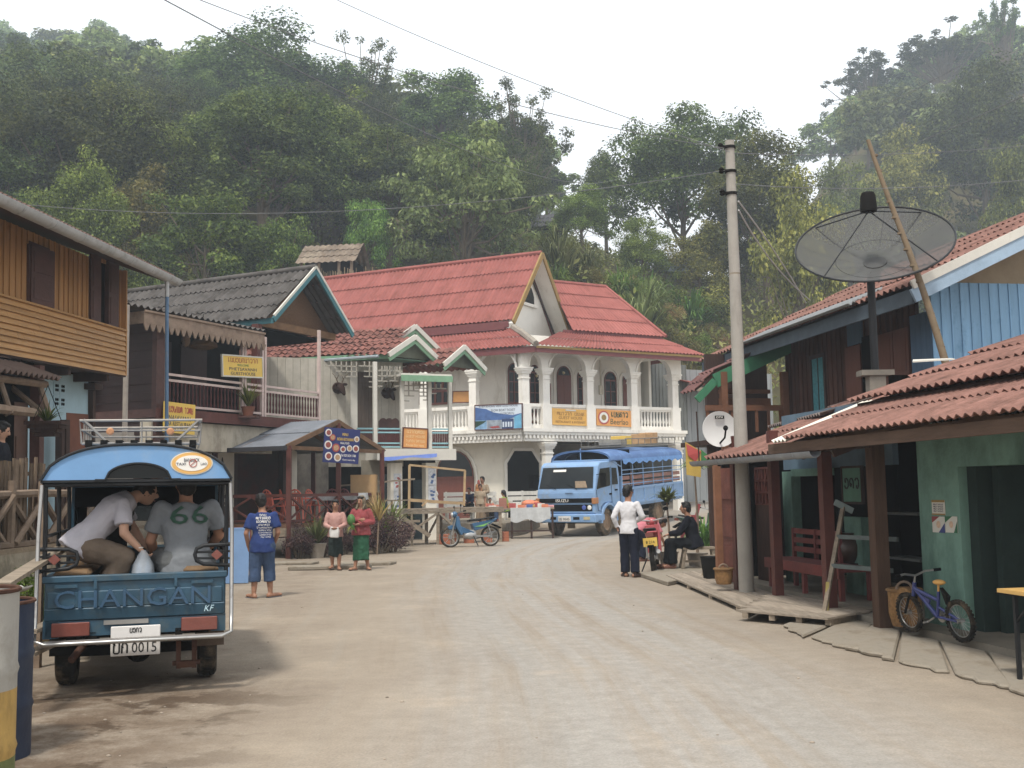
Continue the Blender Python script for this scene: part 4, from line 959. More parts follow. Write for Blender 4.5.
for k, px, Y, rz, lab in [('o',274,28.2,2.5,'orange-red plastic chair closest to the cream pilaster on the deck'),('o',300,28.4,2.8,'orange-red plastic chair behind the front post of the deck'),('o',317,29.0,1.2,'orange-red plastic chair pulled up to the middle deck table'),
  ('r',335,29.9,3.0,'dark red plastic chair behind the middle deck post'),('r',350,30.2,2.6,'dark red plastic chair by the cloth-covered deck table'),('o',290,29.0,1.9,'orange-red plastic chair half hidden behind the front deck railing')]:
 p = D(px, 510, Y); o = ch[k] if not ch[k]['used'] else dup(ch[k], (0,0,0)); ch[k]['used'] = 1; o.location = (p.x, p.y, zd); o.rotation_euler = (0,0,rz); o['label'] = lab; o['group'] = 'plastic chairs on the eatery deck'
for px, Y, lab in [(322,29.3,'small table with pale cloth in the middle of the eatery deck'),(352,30.0,'small table with pale cloth near the far deck post')]:
 p = D(px, 500, Y); t = thing('cafe_table', lab, 'table', (p.x, p.y, zd), 0, 'tables on the eatery deck'); MB().bb(-.4,.4,-.35,.35,.7,.74).build('table_top', M_GREYWOOD, t)
 for sx in (-1,1):
  for sy in (-1,1): MB().bb(sx*.34-.02,sx*.34+.02,sy*.3-.02,sy*.3+.02,0,.7).build('leg', M_GREYWOOD, t)
 o = MB().bb(-.43,.43,-.38,.38,.0,.008).bb(-.43,.43,-.388,-.38,-.18,.008).bb(-.438,-.43,-.38,.38,-.18,.008).bb(.43,.438,-.38,.38,-.18,.008).build('tablecloth', mat('pale_cloth', '#b9bdc0', .8, .2, 12, bump=.05), None, loc=(p.x, p.y, zd+.742)); tag(o, 'pale checked cloth over the ' + ('middle' if px < 330 else 'far post') + ' deck table', 'tablecloth')
q = D(364, 486, 30.4); o = MB().bb(-.35,.35,-.2,.2,0,1.25).bb(-.33,.33,-.21,-.2,.05,.58).bb(-.33,.33,-.21,-.2,.66,1.2).build('cupboard', mat('tan_cupboard', '#a8834f', .6, .15, 3), None, loc=(q.x, q.y, zd)); tag(o, 'tan wooden cupboard at the back of the eatery deck', 'cupboard')
SHR['purple'] = leaf_shrub('purple_bush', 9, 1.5, 1.8, 2600, .09, 'purple', 14)
for k, px, py, Y, s, lab, c in [('purple',300,556,27.0,.62,'dark purple-leaved bush under the front corner of the eatery deck','bush'),('purple',322,556,27.6,.55,'smaller purple-leaved bush beside the potted yellow-green plant','bush'),('purple',379,556,28.6,.78,'rounded dark purple bush beside the woman in red','bush'),('purple',392,552,29.4,.75,'dark purple bush at the corner of the bare timber stall','bush'),('purple',345,556,28.4,.5,'low purple bush between the two women','bush')]:
 p = D(px, py, Y); put(SHR[k], (p.x, p.y, 0), s, px*.7, lab, None, c)
p = G(317, 558); t = thing('potted_plant', 'potted yellow-green plant on the ground in front of the deck', 'plant', (p.x, p.y, 0)); MB().lathe([(.16,0),(.22,.3),(.25,.36),(.22,.36)], 14).build('pot', mat('grey_pot', '#8d8478', .9, .25, 4), t, smooth=40)
spiky('foliage', t, 130, .85, LEAF['feather' if 'feather' in LEAF else 'pale'], (0,0,.33), 8, .03, 1.0)
p = D(386, 500, 30.2); t = thing('potted_plant', 'tall green leafy plant above the purple bush by the stall', 'plant', (p.x, p.y, 0)); MB().lathe([(.16,0),(.22,.3),(.25,.36),(.22,.36)], 14).build('pot', mat('grey_pot', '#8d8478'), t, smooth=40); spiky('foliage', t, 110, 1.5, LEAF['mid'], (0,0,.33), 12, .04, 1.0)
p = D(377, 540, 28.0); t = thing('broom_plant', 'tuft of tan dried grass heads behind the woman in red', 'plant', (p.x, p.y, 0)); MB().tube([(0,0,0),(.05,0,1.0)],.02,6).build('stem', M_STICK, t); spiky('foliage', t, 60, .8, LEAF['dry'], (.05,0,.85), 6, .02, 1.2)
M_TILE = mat('old_red_tile', '#845044', .85, .25, 2.5, bump=.2, island=.12, dirt=('#3d302c', .53, 3.5))
M_GREENTRIM = mat('green_trim', '#6f9a78', .6, .2, 4, bump=.1)
M_WHITEBOARD = mat('white_boards', '#b3ad9f', .75, .15, 3, island=.06, bump=.15, dirt=('#8d8677', .62, 2, (1,1,.3)))
M_SKYTRIM = mat('sky_trim', '#7fb0b8', .6, .2, 4, bump=.05)
D453 = D(453, 456, 36.0)
fC = Frame((D453.x, 36.0), (2.28, 1))
hC = fC.thing('white_cottage', 'small white cottage with weathered red tile double gable and teal balcony rails', 'house')
zs = fC.z(415, 450); sl, sr_ = fC.s(377, 455), 0.0
mb = MB(); mb.bb(sl, sr_, -.15, 1.4, zs-.3, zs); mb.bb(sl-.05, sr_+.04, -.2, -.15, zs-.34, zs+.03); mb.build('balcony_slab', M_WHITE, hC)
zr = fC.z(415, 429); ps = [fC.s(x, 420) for x in (375, 402, 429.5, 450)]
for x in ps:
 mb = MB(); mb.bb(x-.06, x+.06, -.06, .06, zs, fC.z(380, 362) if x == ps[0] else fC.z(430, 378)); mb.build('porch_post', M_WHITE, hC)
def bars_rail(a, b):
 mb = MB()
 for z in (zs+.1, zs+.22, zr-.12, zr): mb.bb(a, b, -.03, .03, z-.025, z+.025)
 ro = mb.build('railing', M_SKYTRIM, hC); sp = MB(); x = a+.05
 while x < b: sp.bb(x-.022, x+.022, -.015, .015, zs+.12, zr-.06); x += .062
 sp.build('spindle_grille', M_SPINDLE, ro)
bars_rail(ps[0]+.07, ps[1]-.07); bars_rail(ps[2]+.07, ps[3]-.07); bars_rail(ps[1]+.07, ps[2]-.07); bars_rail(fC.s(357, 430), ps[0]-.07)
yw = 1.35; wl, wr = fC.s(262, 400, yw), fC.s(403, 400, yw); zt = fC.z(360, 357, yw)
mb = MB(); x = wl
while x < wr: mb.bb(x+.004, min(x+.25, wr)-.004, yw, yw+.1, zs-.5, zt-.1); x += .25
mb.build('board_wall', M_WHITEBOARD, hC)
mb = MB(); mb.bb(fC.s(350, 400, yw), fC.s(357, 400, yw), yw-.06, yw-.002, zs-.3, zt); mb.build('pilaster', M_WHITE, hC)
mb = MB(); a, b = fC.s(357.5, 400, yw), fC.s(372, 400, yw); mb.bb(a, b, yw-.03, yw-.002, zs, fC.z(364, 372, yw));
for k in range(1, 4): mb.bb(a+(b-a)*k/4-.01, a+(b-a)*k/4+.01, yw-.045, yw-.03, zs, fC.z(364, 372, yw))
mb.build('door', mat('brown_plank_door', '#564a42', .75, .3, 4, stretch=(5,5,.5)), hC)
mb = MB(); mb.bb(fC.s(379, 425, yw-.5), fC.s(399, 425, yw-.5), yw-.55, yw-.45, zs+.2, fC.z(389, 421, yw-.5))
for k in range(3): mb.lathe([(.13,0),(.13,.08)], 12, 0, (fC.s(383+6*k, 425, yw-.5), yw-.46, fC.z(389, 422, yw-.5)), MX.Rotation(pi/2, 4, 'X'))
o = mb.build('settee', M_MAROON, None); o.matrix_world = fC.M; tag(o, 'dark carved settee on the white cottage balcony', 'settee')
def lattice(x0, x1, ztop, rows, y, cell=.17):
 mb = MB(); n = max(1, int(abs(x1-x0)/cell)); sg = 1 if x1 > x0 else -1
 for r_ in range(rows):
  k = n if r_ == 0 else int(n*(1-r_/rows))
  z = ztop - r_*cell
  for i in range(k):
   xa = x0 + sg*i*cell; mb.bb(xa, xa+sg*.035, y-.02, y+.02, z-cell, z)
  if k: mb.bb(x0, x0+sg*(k*cell+.035), y-.02, y+.02, z-cell, z-cell+.035)
 mb.build('lattice_bracket', mat('grey_lattice', '#a59f92', .8, .15, 3), hC)
lz = fC.z(360, 362, .4)
lattice(fC.s(357, 365, .4), fC.s(322, 365, .4), lz, 3, .4); lattice(fC.s(375, 365, .2), fC.s(357, 365, .2), lz, 6, .2); lattice(ps[0]+.05, ps[0]+.9, fC.z(380, 366), 4, 0); lattice(ps[1]-.05, ps[1]-.9, fC.z(395, 366), 4, 0)
lattice(ps[1]+.05, ps[2]-.1, fC.z(410, 381), 4, 0); lattice(ps[2]-.05, ps[2]-.6, fC.z(425, 381), 6, 0, .13); lattice(ps[2]+.05, ps[3], fC.z(440, 384), 2, 0)
ca, cb = fC.p(401, 372, -.5), fC.p(452, 379, -.5); mb = MB(); zc = (ca.z+cb.z)/2
mb.bb(ca.x, cb.x, -.5, 1.2, zc-.02, zc+.06); co = mb.build('canopy', M_WHITE, hC); mb = MB(); mb.bb(ca.x, cb.x+.02, -.53, -.5, zc-.2, zc); mb.build('canopy_trim', M_GREENTRIM, co)
eC = V((-.93, .37, 0)).normalized()
def small_gable(pl, pa, pr, back, nm, main=None):
 L_, A, R2 = [D(*q) for q in (pl, pa, pr)]; zz = (L_.z+R2.z)/2; L_.z = R2.z = zz
 mb = MB(); bl = eC*back
 bt = main if main else back
 corr(mb, L_+eC*bt, L_, A+eC*bt, A, .22, .03, 3 if main is None else 6, .04, jit=.015, tile=.05)
 corr(mb, R2+bl, R2, A+bl, A, .22, .03, 3, .04, jit=.015, tile=.05)
 mb.xf(fC.I).build('roof', M_TILE, hC, smooth=50)
 f = V((.45,-.6,0)).normalized()*.1
 mb = MB()
 for q in (L_, R2): mb.bar(q+f+(q-A)*.03, A+f, .06, .16)
 bo = mb.xf(fC.I).build('barge_board', M_WHITE, hC); mb = MB()
 for q in (L_, R2): mb.bar(q+f*.6+V((0,0,-.17)), A+f*.6+V((0,0,-.17)), .04, .12)
 mb.xf(fC.I).build('barge_trim', M_GREENTRIM, bo)
 mb = MB(); mb.slab([L_-f*2, A-f*2+V((0,0,-.1)), R2-f*2], -f*.5); mb.xf(fC.I).build('gable_panel', mat('gable_shadow', '#5b5f50', .85, .2, 3), hC)  # dark panel colour holds the shadow of the gable recess
 return L_, A, R2
small_gable((388,354,35.0), (414,337,35.9), (438,361,36.8), 2.2, 'front')
A2 = D(414, 326, 37.0); R2 = D(439, 347, 38.0)
L3, A3, R3 = small_gable((386,351,36.3), (414,326.5,37.0), (439,347,37.9), 7.5, 'rear')
E1 = D(388, 353, 35.2); E0 = D(247, 360, 36.6); E0.z = E1.z = (E0.z+E1.z)/2
T1 = A3 + V((0,0,-.02)); T0 = T1 + (E0-E1)*1.05
mb = MB(); corr(mb, E0, E1, T0, T1, .24, .035, 7, .045, jit=.02, tile=.06); mb.xf(fC.I).build('main_roof', M_TILE, hC, smooth=50)
mb = MB(); mb.bar(E0+V((0,0,-.1)), E1+V((0,0,-.1)), .06, .18); mb.xf(fC.I).build('eave_board', M_GREENTRIM, hC)
mb = MB(); mb.tube([E0+V((0,-.1,-.22)), E1+V((-.3,-.1,-.12))], .05, 6); mb.xf(fC.I).build('gutter_pipe', mat('pale_pipe', '#8f9aa0', .6, .2, 4), hC, smooth=40)
small_gable((443,364,36.2), (463,347,37.0), (484,370,38.0), 3.2, 'side')
mb = MB(); k = (E1+T1)/2; mb.slab([E0+V((.3,.3,-.15)), E1+V((0,.3,-.15)), E1+V((1.5,1.8,-.15)), E0+V((1,2.5,-.15))], (0,0,.04)); mb.xf(fC.I).build('soffit', mat('green_soffit', '#4f6a55', .8, .2, 3), hC)
zg = zs-.42
for a, b in ((389, 400.5), (424, 434.5)):
 x0, x1 = fC.s(a, 490, .3), fC.s(b, 490, .3); mb = MB(); mb.bb(x0, x1, .1, .5, 0, zg); mb.build('pillar', M_CREAM, hC)
mb = MB(); mb.bb(sl-2, sr_+.05, 1.9, 2.0, 0, zs-.05); mb.build('lower_wall', M_BLACK, hC)
mb = MB(); mb.bb(fC.s(380,490,1.4), fC.s(389,490,1.4), 1.4, 1.46, 0, 2.2); mb.build('door', mat('slate_door', '#41565a', .7, .2, 3), hC)
mb = MB(); mb.bb(fC.s(414,490,1.4), fC.s(422,490,1.4), 1.4, 1.46, 0, 2.0); mb.build('door', mat('teal_dark_door', '#2c3d42', .7, .2, 3), hC)
mb = MB(); mb.bb(fC.s(362,480,1.0), fC.s(380,480,1.0), 1.0, 1.1, 0, zs-.3); mb.build('side_wall', mat('dun_wall', '#8a8272', .85, .2, 2), hC)
PC = [mat('poster_'+k, c, .6, .4, 9, bump=0) for k, c in (('w','#c9ccd0'), ('b','#45679a'), ('r','#a8433c'), ('g','#5e9473'))]
for px, y0, y1, ms in ((397.5, 470, 492, 1), (397.5, 492, 510, 0), (432, 470, 486, 0), (432, 486, 503, 1)):
 q = fC.p(px, (y0+y1)/2, .1); o = MB().bb(-.13,.13,-.012,-.003,0,.6).build('poster_sheet', PC[0], None); o.location = fC.M @ V((q.x, .1, fC.z(px, y1, .1))); o.rotation_euler = (0,0,fC.rz)
 tag(o, 'small pale poster pasted %s on the %s cottage pillar' % ('high' if y0 < 480 else 'lower', 'first' if px < 410 else 'second'), 'poster')
 mb = MB(); r = random.Random(int(px+y0))
 for i in range(7): u, v = r.uniform(-.08,.08), r.uniform(.08,.52); mb.bb(u-.04, u+.04, -.016, -.013, v-.03, v+.03)
 mb.build('print', PC[1+ms] if y0 < 480 else PC[1], o)
tl, tr_, bl = px_sign(fC, -.12, 402.5, 427, 428, 428.5, 448); W_ = (tr_-tl).length; H_ = (tl-bl).length
M_ORSIGN = mat('orange_sign', '#d58a1c', .5, .1, 3, bump=0); M_PALETXT = mat('cream_letter', '#e9c98a', .6, .1, 3, bump=0)
sign('guesthouse_sign', 'orange sign with red frame on the white cottage balcony', tl, tr_, bl, .03, M_ORSIGN, [(lao_mb('nvakbhon', H_*.15, W_*.7), M_PALETXT, 0, .3), (text_mb('GUEST HOUSE', H_*.13, W_*.75), M_PALETXT, 0, .08), (lao_mb('aykoevhabn', H_*.12, W_*.75), M_PALETXT, 0, -.14), (text_mb('Room for rent', H_*.12, W_*.7), M_PALETXT, 0, -.34)], M_REDWOOD)
ta, tb_ = fC.M @ fC.p(381, 459, -.32), fC.M @ fC.p(437, 455, -.32); mb = MB(); n = 16
for i in range(n):
 u, v = i/n, (i+1)/n; p, q = ta.lerp(tb_, u), ta.lerp(tb_, v); w0, w1 = .05+.03*sin(u*9), .05+.03*sin(v*9)
 mb.slab([p+V((0,-.1,-w0)), q+V((0,-.1,-w1)), q+V((0,0,.05)), p+V((0,0,.05))], (0,.03,0))
o = mb.build('tarpaulin', mat('blue_tarp', '#3f62b0', .45, .15, 4, bump=.2), None, smooth=50); tag(o, 'rolled blue tarpaulin strung along the white cottage balcony slab', 'tarpaulin')
def trophy(px, py, lab, big):
 q = fC.M @ fC.p(px, py, yw-.02); t = thing('deer_trophy', lab, 'trophy', q, fC.rz, 'antlered trophies on the white boards')
 mb = MB(); mb.lathe([(.2,0),(.18,-.04)], 12, 0, (0,0,0), MX.Rotation(-pi/2,4,'X')); mb.build('plaque', M_DKWOOD, t)
 mb = MB(); mb.tube([(0,0,.0),(0,-.2,.02),(.03,-.34,-.04),(.06,-.5,-.2),(.07,-.56,-.27)], [.17,.15,.12,.07,.04], 10); mb.ell((-.1,-.28,.1),(.09,.03,.05)); mb.ell((.16,-.28,.1),(.09,.03,.05)); mb.build('head', mat('deer_brown', '#33211a', .9, .3, 8), t, smooth=60)
 mb = MB()
 for sx in (-1,1): mb.tube([(sx*.05,-.26,.1),(sx*.14,-.26,.32),(sx*.2,-.3,.5*big)], [.022,.018,.006], 6); mb.tube([(sx*.12,-.26,.26),(sx*.04,-.3,.42)], [.016,.005], 6); mb.tube([(sx*.15,-.27,.36),(sx*.28,-.3,.46)], [.014,.005], 6)
 mb.build('antlers', mat('antler', '#5f5142', .8, .2, 8), t)
trophy(338, 388, 'dark deer head trophy with short horns by the plank door', .7); trophy(387, 393, 'dark deer head trophy with branched antlers above the settee', 1.2)
M_RED = mat('red_sheet_roof', '#914c43', .8, .16, 1.6, bump=.12, island=.08, dirt=('#74463d', .6, 1.6, (1,1,.6)), spec=.25)
M_WARMW = mat('warm_white', '#e8e4da', .7, .06, 1.8, bump=.08, dirt=('#aaa190', .635, 1.8, (1,1,.25)))
M_BROWNDOOR = mat('varnished_door', '#6f3424', .45, .2, 4, bump=.1, stretch=(4,4,.6))
M_GOLD = mat('ochre_trim', '#94752f', .6, .2, 4, bump=.05)
M_REDBAND = mat('maroon_band', '#6b3030', .6, .15, 4, bump=.05)
M_GREYTIN = mat('grey_tin_wall', '#8b8f90', .6, .15, 2, bump=.1, stretch=(1,1,.3))
C0 = D(523, 402, 43.0)
fW = Frame((C0.x, C0.y), (1.72, 1)); fL = Frame((C0.x, C0.y), (2.1, -1))
hW = fW.thing('white_guesthouse', 'two storey white guesthouse with arcaded balcony and steep red roofs', 'guesthouse')
TL = fW.I @ fL.M
z_r = (fW.z(525, 402)+fW.z(678, 409.2))/2; z_f = (fW.z(525, 428)+fW.z(680, 431))/2; z_c = (fW.z(526, 437)+fW.z(680, 441))/2
sEnd = fW.s(680, 420); sLeft = fL.s(385, 420)
def both(fn_front, fn_left, name, m, parent=None, **k):
 if fn_front: a = MB(); fn_front(a); a.build(name, m, parent or hW, **k)
 if fn_left: b = MB(); fn_left(b); b.xf(TL).build(name, m, parent or hW, **k)
both(lambda m: (m.bb(0, sEnd+.1, -.1, 9, z_c+.12, z_f), m.bb(-.12, sEnd+.22, -.22, .1, z_f-.14, z_f), m.bb(-.06, sEnd+.16, -.17, .1, z_c+.14, z_f-.14)),
     lambda m: (m.bb(sLeft, -.02, -.1, 9, z_c+.125, z_f-.004), m.bb(sLeft, .0, -.22, -.105, z_f-.14, z_f-.003), m.bb(sLeft, -.0, -.17, -.106, z_c+.14, z_f-.143)), 'balcony_slab', M_WARMW)
def dent(m, a, b):
 x = a
 while x < b: m.bb(x, x+.09, -.16, -.09, z_c, z_c+.13); x += .18
both(lambda m: dent(m, 0, sEnd+.1), lambda m: dent(m, sLeft, -.1), 'dentil_moulding', M_WARMW)
both(lambda m: m.bb(0, sEnd, -.085, .2, z_c-.12, z_c+.12), lambda m: m.bb(sLeft, -.03, -.085, .2, z_c-.12, z_c+.12), 'frieze', M_WARMW)
def column(px, f, T, wd=.32, z0=None, ztop=None, cy=0.0, pedestal=True):
 x = f.s(px, 420, cy); z0 = z0 or z_f; zt = ztop
 mb = MB(); mb.bb(x-wd/2, x+wd/2, cy-wd/2, cy+wd/2, z0, zt)
 for k, (dw, h) in enumerate(((.05,.06),(.10,.06),(.17,.08),(.22,.06))):
  zz = zt + sum(q[1] for q in ((.05,.06),(.10,.06),(.17,.08),(.22,.06))[:k]); w_ = wd/2+dw/2+.02; mb.bb(x-w_, x+w_, cy-w_, cy+w_, zz, zz+h)
 mb.bb(x-wd/2-.03, x+wd/2+.03, cy-wd/2-.03, cy+wd/2+.03, zt-.2, zt-.15)
 if pedestal: mb.bb(x-wd/2-.05, x+wd/2+.05, cy-wd/2-.04, cy+wd/2+.04, z0, z_r-.02)
 if T: mb.xf(T)
 mb.build('column', M_WARMW, hW); return x
zcap = (fW.z(589, 375)+fW.z(633, 379)+fW.z(674, 382.5))/3; zs_ = zcap+.26
xs_f = [column(px, fW, None, ztop=zcap) for px in (545, 589, 633, 674)]
xc = column(524.5, fW, None, ztop=zcap)
xl = [column(px, fL, TL, ztop=zcap) for px in (474.5, 425)]
zE = (fW.z(536, 344, -.9)+fW.z(704, 356.6, -.9))/2
zTop = zE + .1
def arch(mb, x0, x1, y0=-.12, y1=.12, n=14, rise=None):
 zc_ = zs_ + (rise if rise else min(.72, (x1-x0)*.42)); pts = []
 for i in range(n+1):
  a = pi - pi*i/n; pts.append(((x0+x1)/2 + (x1-x0)/2*cos(a), zs_ + (zc_-zs_)*sin(a)))
 for (a, za), (b, zb2) in zip(pts, pts[1:]): mb.slab([(a,y0,za),(b,y0,zb2),(b,y0,zTop),(a,y0,zTop)], (0,y1-y0,0))
 ring = pts + [((x0+x1)/2 + ((x1-x0)/2+.09)*cos(pi*i/n), zs_ + (zc_-zs_+.09)*sin(pi*i/n)) for i in range(n+1)]
 for i in range(n):
  a, b = pts[i], pts[i+1]; ct = V(((x0+x1)/2, 0, zs_)); oa = (a[0]+(a[0]-ct.x)*.1, a[1]+(a[1]-zs_)*.12); ob_ = (b[0]+(b[0]-ct.x)*.1, b[1]+(b[1]-zs_)*.12)
  mb.slab([(a[0],y0-.04,a[1]),(b[0],y0-.04,b[1]),(ob_[0],y0-.04,ob_[1]),(oa[0],y0-.04,oa[1])], (0,.039,0))
hwc = .2
mb = MB(); cx = [xc, *xs_f]
for a, b in zip(cx, cx[1:]): arch(mb, a+hwc, b-hwc, rise=.55 if b-a < 1.7 else None)
for a in cx: mb.bb(a-hwc, a+hwc, -.12, .12, zs_, zTop)
mb.bb(cx[-1]+hwc, sEnd+.05, -.12, .12, zs_-.2, zTop)
mb.build('arcade', M_WARMW, hW)
mb = MB(); arch(mb, xl[0]+hwc, -.25); arch(mb, xl[1]+hwc, xl[0]-hwc);
for a in xl: mb.bb(a-hwc, a+hwc, -.12, .12, zs_, zTop)
mb.xf(TL).build('arcade', M_WARMW, hW)
def balu(f, T, a, b, plain=False):
 mb = MB(); mb.bb(a, b, -.07, .07, z_f, z_f+.16)
 if T: mb.xf(T)
 mb.build('bottom_rail', M_WARMW, hW); mb = MB(); mb.bb(a, b, -.1, .1, z_r-.13, z_r); mb.bb(a, b, -.06, .06, z_r-.2, z_r-.13)
 if T: mb.xf(T)
 ro = mb.build('balustrade', M_WARMW, hW)
 mb = MB(); x = a+.09
 while x < b-.04: mb.lathe([(.05,z_f+.16),(.03,z_f+.22),(.065,z_f+.36),(.03,z_f+.56),(.03,z_r-.3),(.05,z_r-.2)], 7, 0, (x,0,0)); x += .165
 if T: mb.xf(T)
 mb.build('baluster_row', M_WARMW, ro, smooth=60)
for a, b in zip(cx, cx[1:]): balu(fW, None, a+.2, b-.2)
balu(fW, None, cx[-1]+.2, sEnd); balu(fL, TL, xl[0]+.2, -.2); balu(fL, TL, xl[1]+.2, xl[0]-.2); balu(fL, TL, sLeft, xl[1]-.2)
yi = 2.1; xi0, xi1 = fW.s(507, 385, yi), fW.s(641, 390, yi)
ground_z = -.2
mb = MB(); mb.bb(xi0, xi1, yi, yi+.2, z_f, zTop+.8); mb.build('upper_wall', M_WARMW, hW)
mb = MB(); p0 = V((xi0, yi, 0)); dv = (TL.to_3x3() @ V((-1,0,0))).normalized(); nv = (TL.to_3x3() @ V((0,1,0))).normalized()
mb.slab([p0+V((0,0,z_f)), p0+dv*9+V((0,0,z_f)), p0+dv*9+V((0,0,zTop+.8)), p0+V((0,0,zTop+.8))], nv*.2); mb.build('upper_wall', M_WARMW, hW)
mb = MB(); mb.bb(0, sEnd, -.0, 6, zTop-.06, zTop); mb.bb(xi0, xi1, .0, yi, zTop-.12, zTop-.061); mb.build('porch_ceiling', M_WARMW, hW)
mb = MB(); mb.bb(sEnd-.1, sEnd+.02, 2.0, 9, z_f, zTop); mb.build('end_wall', M_WARMW, hW)
def arched(kind, px0, px1, pyt, pyb=402, f=fW, y=yi, T=None, zb=None, leaf=None):
 x0, x1 = f.s(px0, pyt+10, y), f.s(px1, pyt+10, y); zt = f.z((px0+px1)/2, pyt, y); zb = zb if zb is not None else z_f+ (.05 if kind == 'door' else .35); r_ = (x1-x0)/2; rz_ = min(r_*1.25, (zt-zb)*.4); n = 10
 def out(g, dz=0): return [(x0-g, zb-dz), (x0-g, zt-rz_)] + [((x0+x1)/2 - (r_+g)*cos(pi*i/n), zt-rz_ + (rz_+g)*sin(pi*i/n)) for i in range(1, n)] + [(x1+g, zt-rz_), (x1+g, zb-dz)]
 mk = lambda pts, yy: [V((a, yy, b)) for a, b in pts]
 mb = MB(); mb.slab(mk(out(0), y-.02), (0,.015,0));
 if T: mb.xf(T)
 po = mb.build('arched_'+kind, M_GLASS, hW)
 mb = MB(); mb.ringslab(mk(out(.17), y-.05), mk(out(.1), y-.05), (0,.045,0))
 if T: mb.xf(T)
 mb.build('surround', M_WARMW, po)
 mb = MB(); mb.ringslab(mk(out(.0), y-.045), mk(out(-.05), y-.045), (0,.02,0)); ztr = zt-rz_
 mb.bb(x0, x1, y-.045, y-.022, ztr-.04, ztr+.04)
 if kind == 'window':
  k = max(1, int((ztr-zb)/.42)); mb.bb((x0+x1)/2-.02, (x0+x1)/2+.02, y-.043, y-.022, zb, ztr)
  for i in range(1, k): z = zb+(ztr-zb)*i/k; mb.bb(x0, x1, y-.04, y-.023, z-.018, z+.018)
  mb.bb(x0, x1, y-.045, y-.022, zb, zb+.45)
 else:
  mb.bb(x0, x1, y-.04, y-.022, zb, ztr); mb.bb((x0+x1)/2-.015, (x0+x1)/2+.015, y-.05, y-.04, zb, ztr)
 if T: mb.xf(T)
 mb.build('frame', M_BROWNDOOR, po)
arched('window', 529, 539.5, 365); arched('door', 556.5, 570.5, 366); arched('window', 577, 586.5, 370); arched('window', 604, 616, 371.5); arched('door', 622.5, 631, 374)
arched('window', 507.5, 519.5, 363)
mb = MB(); q = fW.p(548.5, 390, yi-.5); mb.bar((q.x, yi-.05, z_f+1.0), (q.x-.05, yi-.75, z_f+1.0), .04, 2.0); mb.build('open_door_leaf', M_BROWNDOOR, hW)
zw = fL.z(445, 388, 2.0)
fLi = Frame(tuple(fW.M @ V((xi0, yi, 0))), (2.1, -1)); TLi = fW.I @ fLi.M
mb = MB(); a, b = fLi.s(421, 395), fLi.s(451, 395); z0, z1 = fLi.z(436, 404), fLi.z(436, 379); mb.bb(a, b, -.05, -.01, z0, z1); wo = mb.xf(TLi).build('window', M_GLASS, hW)
mb = MB();
for k in range(5): x = a+(b-a)*k/4; mb.bb(x-.05, x+.05, -.08, -.05, z0, z1)
for z in (z0, (z0+z1)/2, z1): mb.bb(a, b, -.085, -.055, z-.05, z+.05)
mb.xf(TLi).build('frame', M_BROWNDOOR, wo)
q = fW.p(600.5, 390, yi); mb = MB(); mb.bb(q.x-.1, q.x+.1, yi-.08, yi-.001, q.z-.2, q.z+.2); mb.bb(q.x-.02, q.x+.02, yi-.03, yi-.001, q.z+.2, zTop-.12); mb.build('meter_box', mat('cream_plastic', '#cfc6b2', .5, .1, 3), hW)
for px, py in ((563, 373), (536, 376), (627, 380)):
 q = fW.p(px, py, yi-.1); mb = MB(); mb.ell((q.x, yi-.16, q.z), .06, 8, 6); mb.bar((q.x, yi, q.z+.05), (q.x, yi-.15, q.z+.05), .02); mb.build('wall_lamp', mat('lamp_glass', '#d9c58f', .3, .1, 3, bump=0), hW)
x0, x1 = fW.s(639, 390, 3), fW.s(676, 390, 3); mb = MB()
x = x0
while x < x1+.6: mb.bb(x, x+.17, 3.0, 3.03, z_f, zTop); mb.bb(x+.17, x+.2, 2.97, 3.03, z_f, zTop); x += .2
mb.build('tin_partition', mat('dark_tin', '#6d706c', .6, .15, 2), hW)
yg = 1.6
mb = MB(); mb.bb(fW.s(503,480,yg), fW.s(541,480,yg), yg, yg+.2, -.5, z_c); mb.build('lower_wall', M_CREAM, hW)
p0 = V((fW.s(503,480,yg), yg, 0)); mb = MB(); mb.slab([p0+V((0,0,-.5)), p0+dv*8+V((0,0,-.5)), p0+dv*8+V((0,0,z_c)), p0+V((0,0,z_c))], nv*.2); mb.build('lower_wall', M_CREAM, hW)
fL2 = Frame(tuple((fW.M @ p0)), (2.1, -1)); T2 = fW.I @ fL2.M
a, b = fL2.s(436, 480), fL2.s(474, 480); arched('door', 436, 474, 450.5, f=fL2, y=0, T=T2, zb=-.2)
a0, a1 = fW.s(507, 480, yg), fW.s(539, 480, yg); zt = fW.z(520, 451, yg)
oct_ = [(a0, -.3), (a0, zt-.5), (a0+.35, zt), (a1-.35, zt), (a1, zt-.5), (a1, -.3)]
mb = MB(); mb.slab([V((x, yg-.02, z)) for x, z in oct_], (0,.015,0)); oo = mb.build('octagonal_opening', M_BLACK, hW)
o2 = [(a0-.12, -.3), (a0-.12, zt-.45), (a0+.3, zt+.12), (a1-.3, zt+.12), (a1+.12, zt-.45), (a1+.12, -.3)]
mb = MB(); mb.ringslab([V((x, yg-.05, z)) for x, z in o2], [V((x, yg-.05, z)) for x, z in oct_], (0,.045,0)); mb.build('surround', M_WARMW, oo)
mb = MB(); mb.bb(fW.s(541,480,yg), sEnd, 4.5, 4.7, -.5, z_c); mb.build('lower_wall', mat('dim_back_wall', '#6a6459', .9, .3, 1.2, dirt=('#3f3b34', .5, .8)), hW)
for px in (546.5, 676): column(px, fW, None, wd=.34, z0=-.3, ztop=z_c-.42, pedestal=False)
yE, yT = -.95, 1.3
eA, eB = fW.sz(536, 343.7, yE)[0], fW.sz(704.5, 356.6, yE)[0]
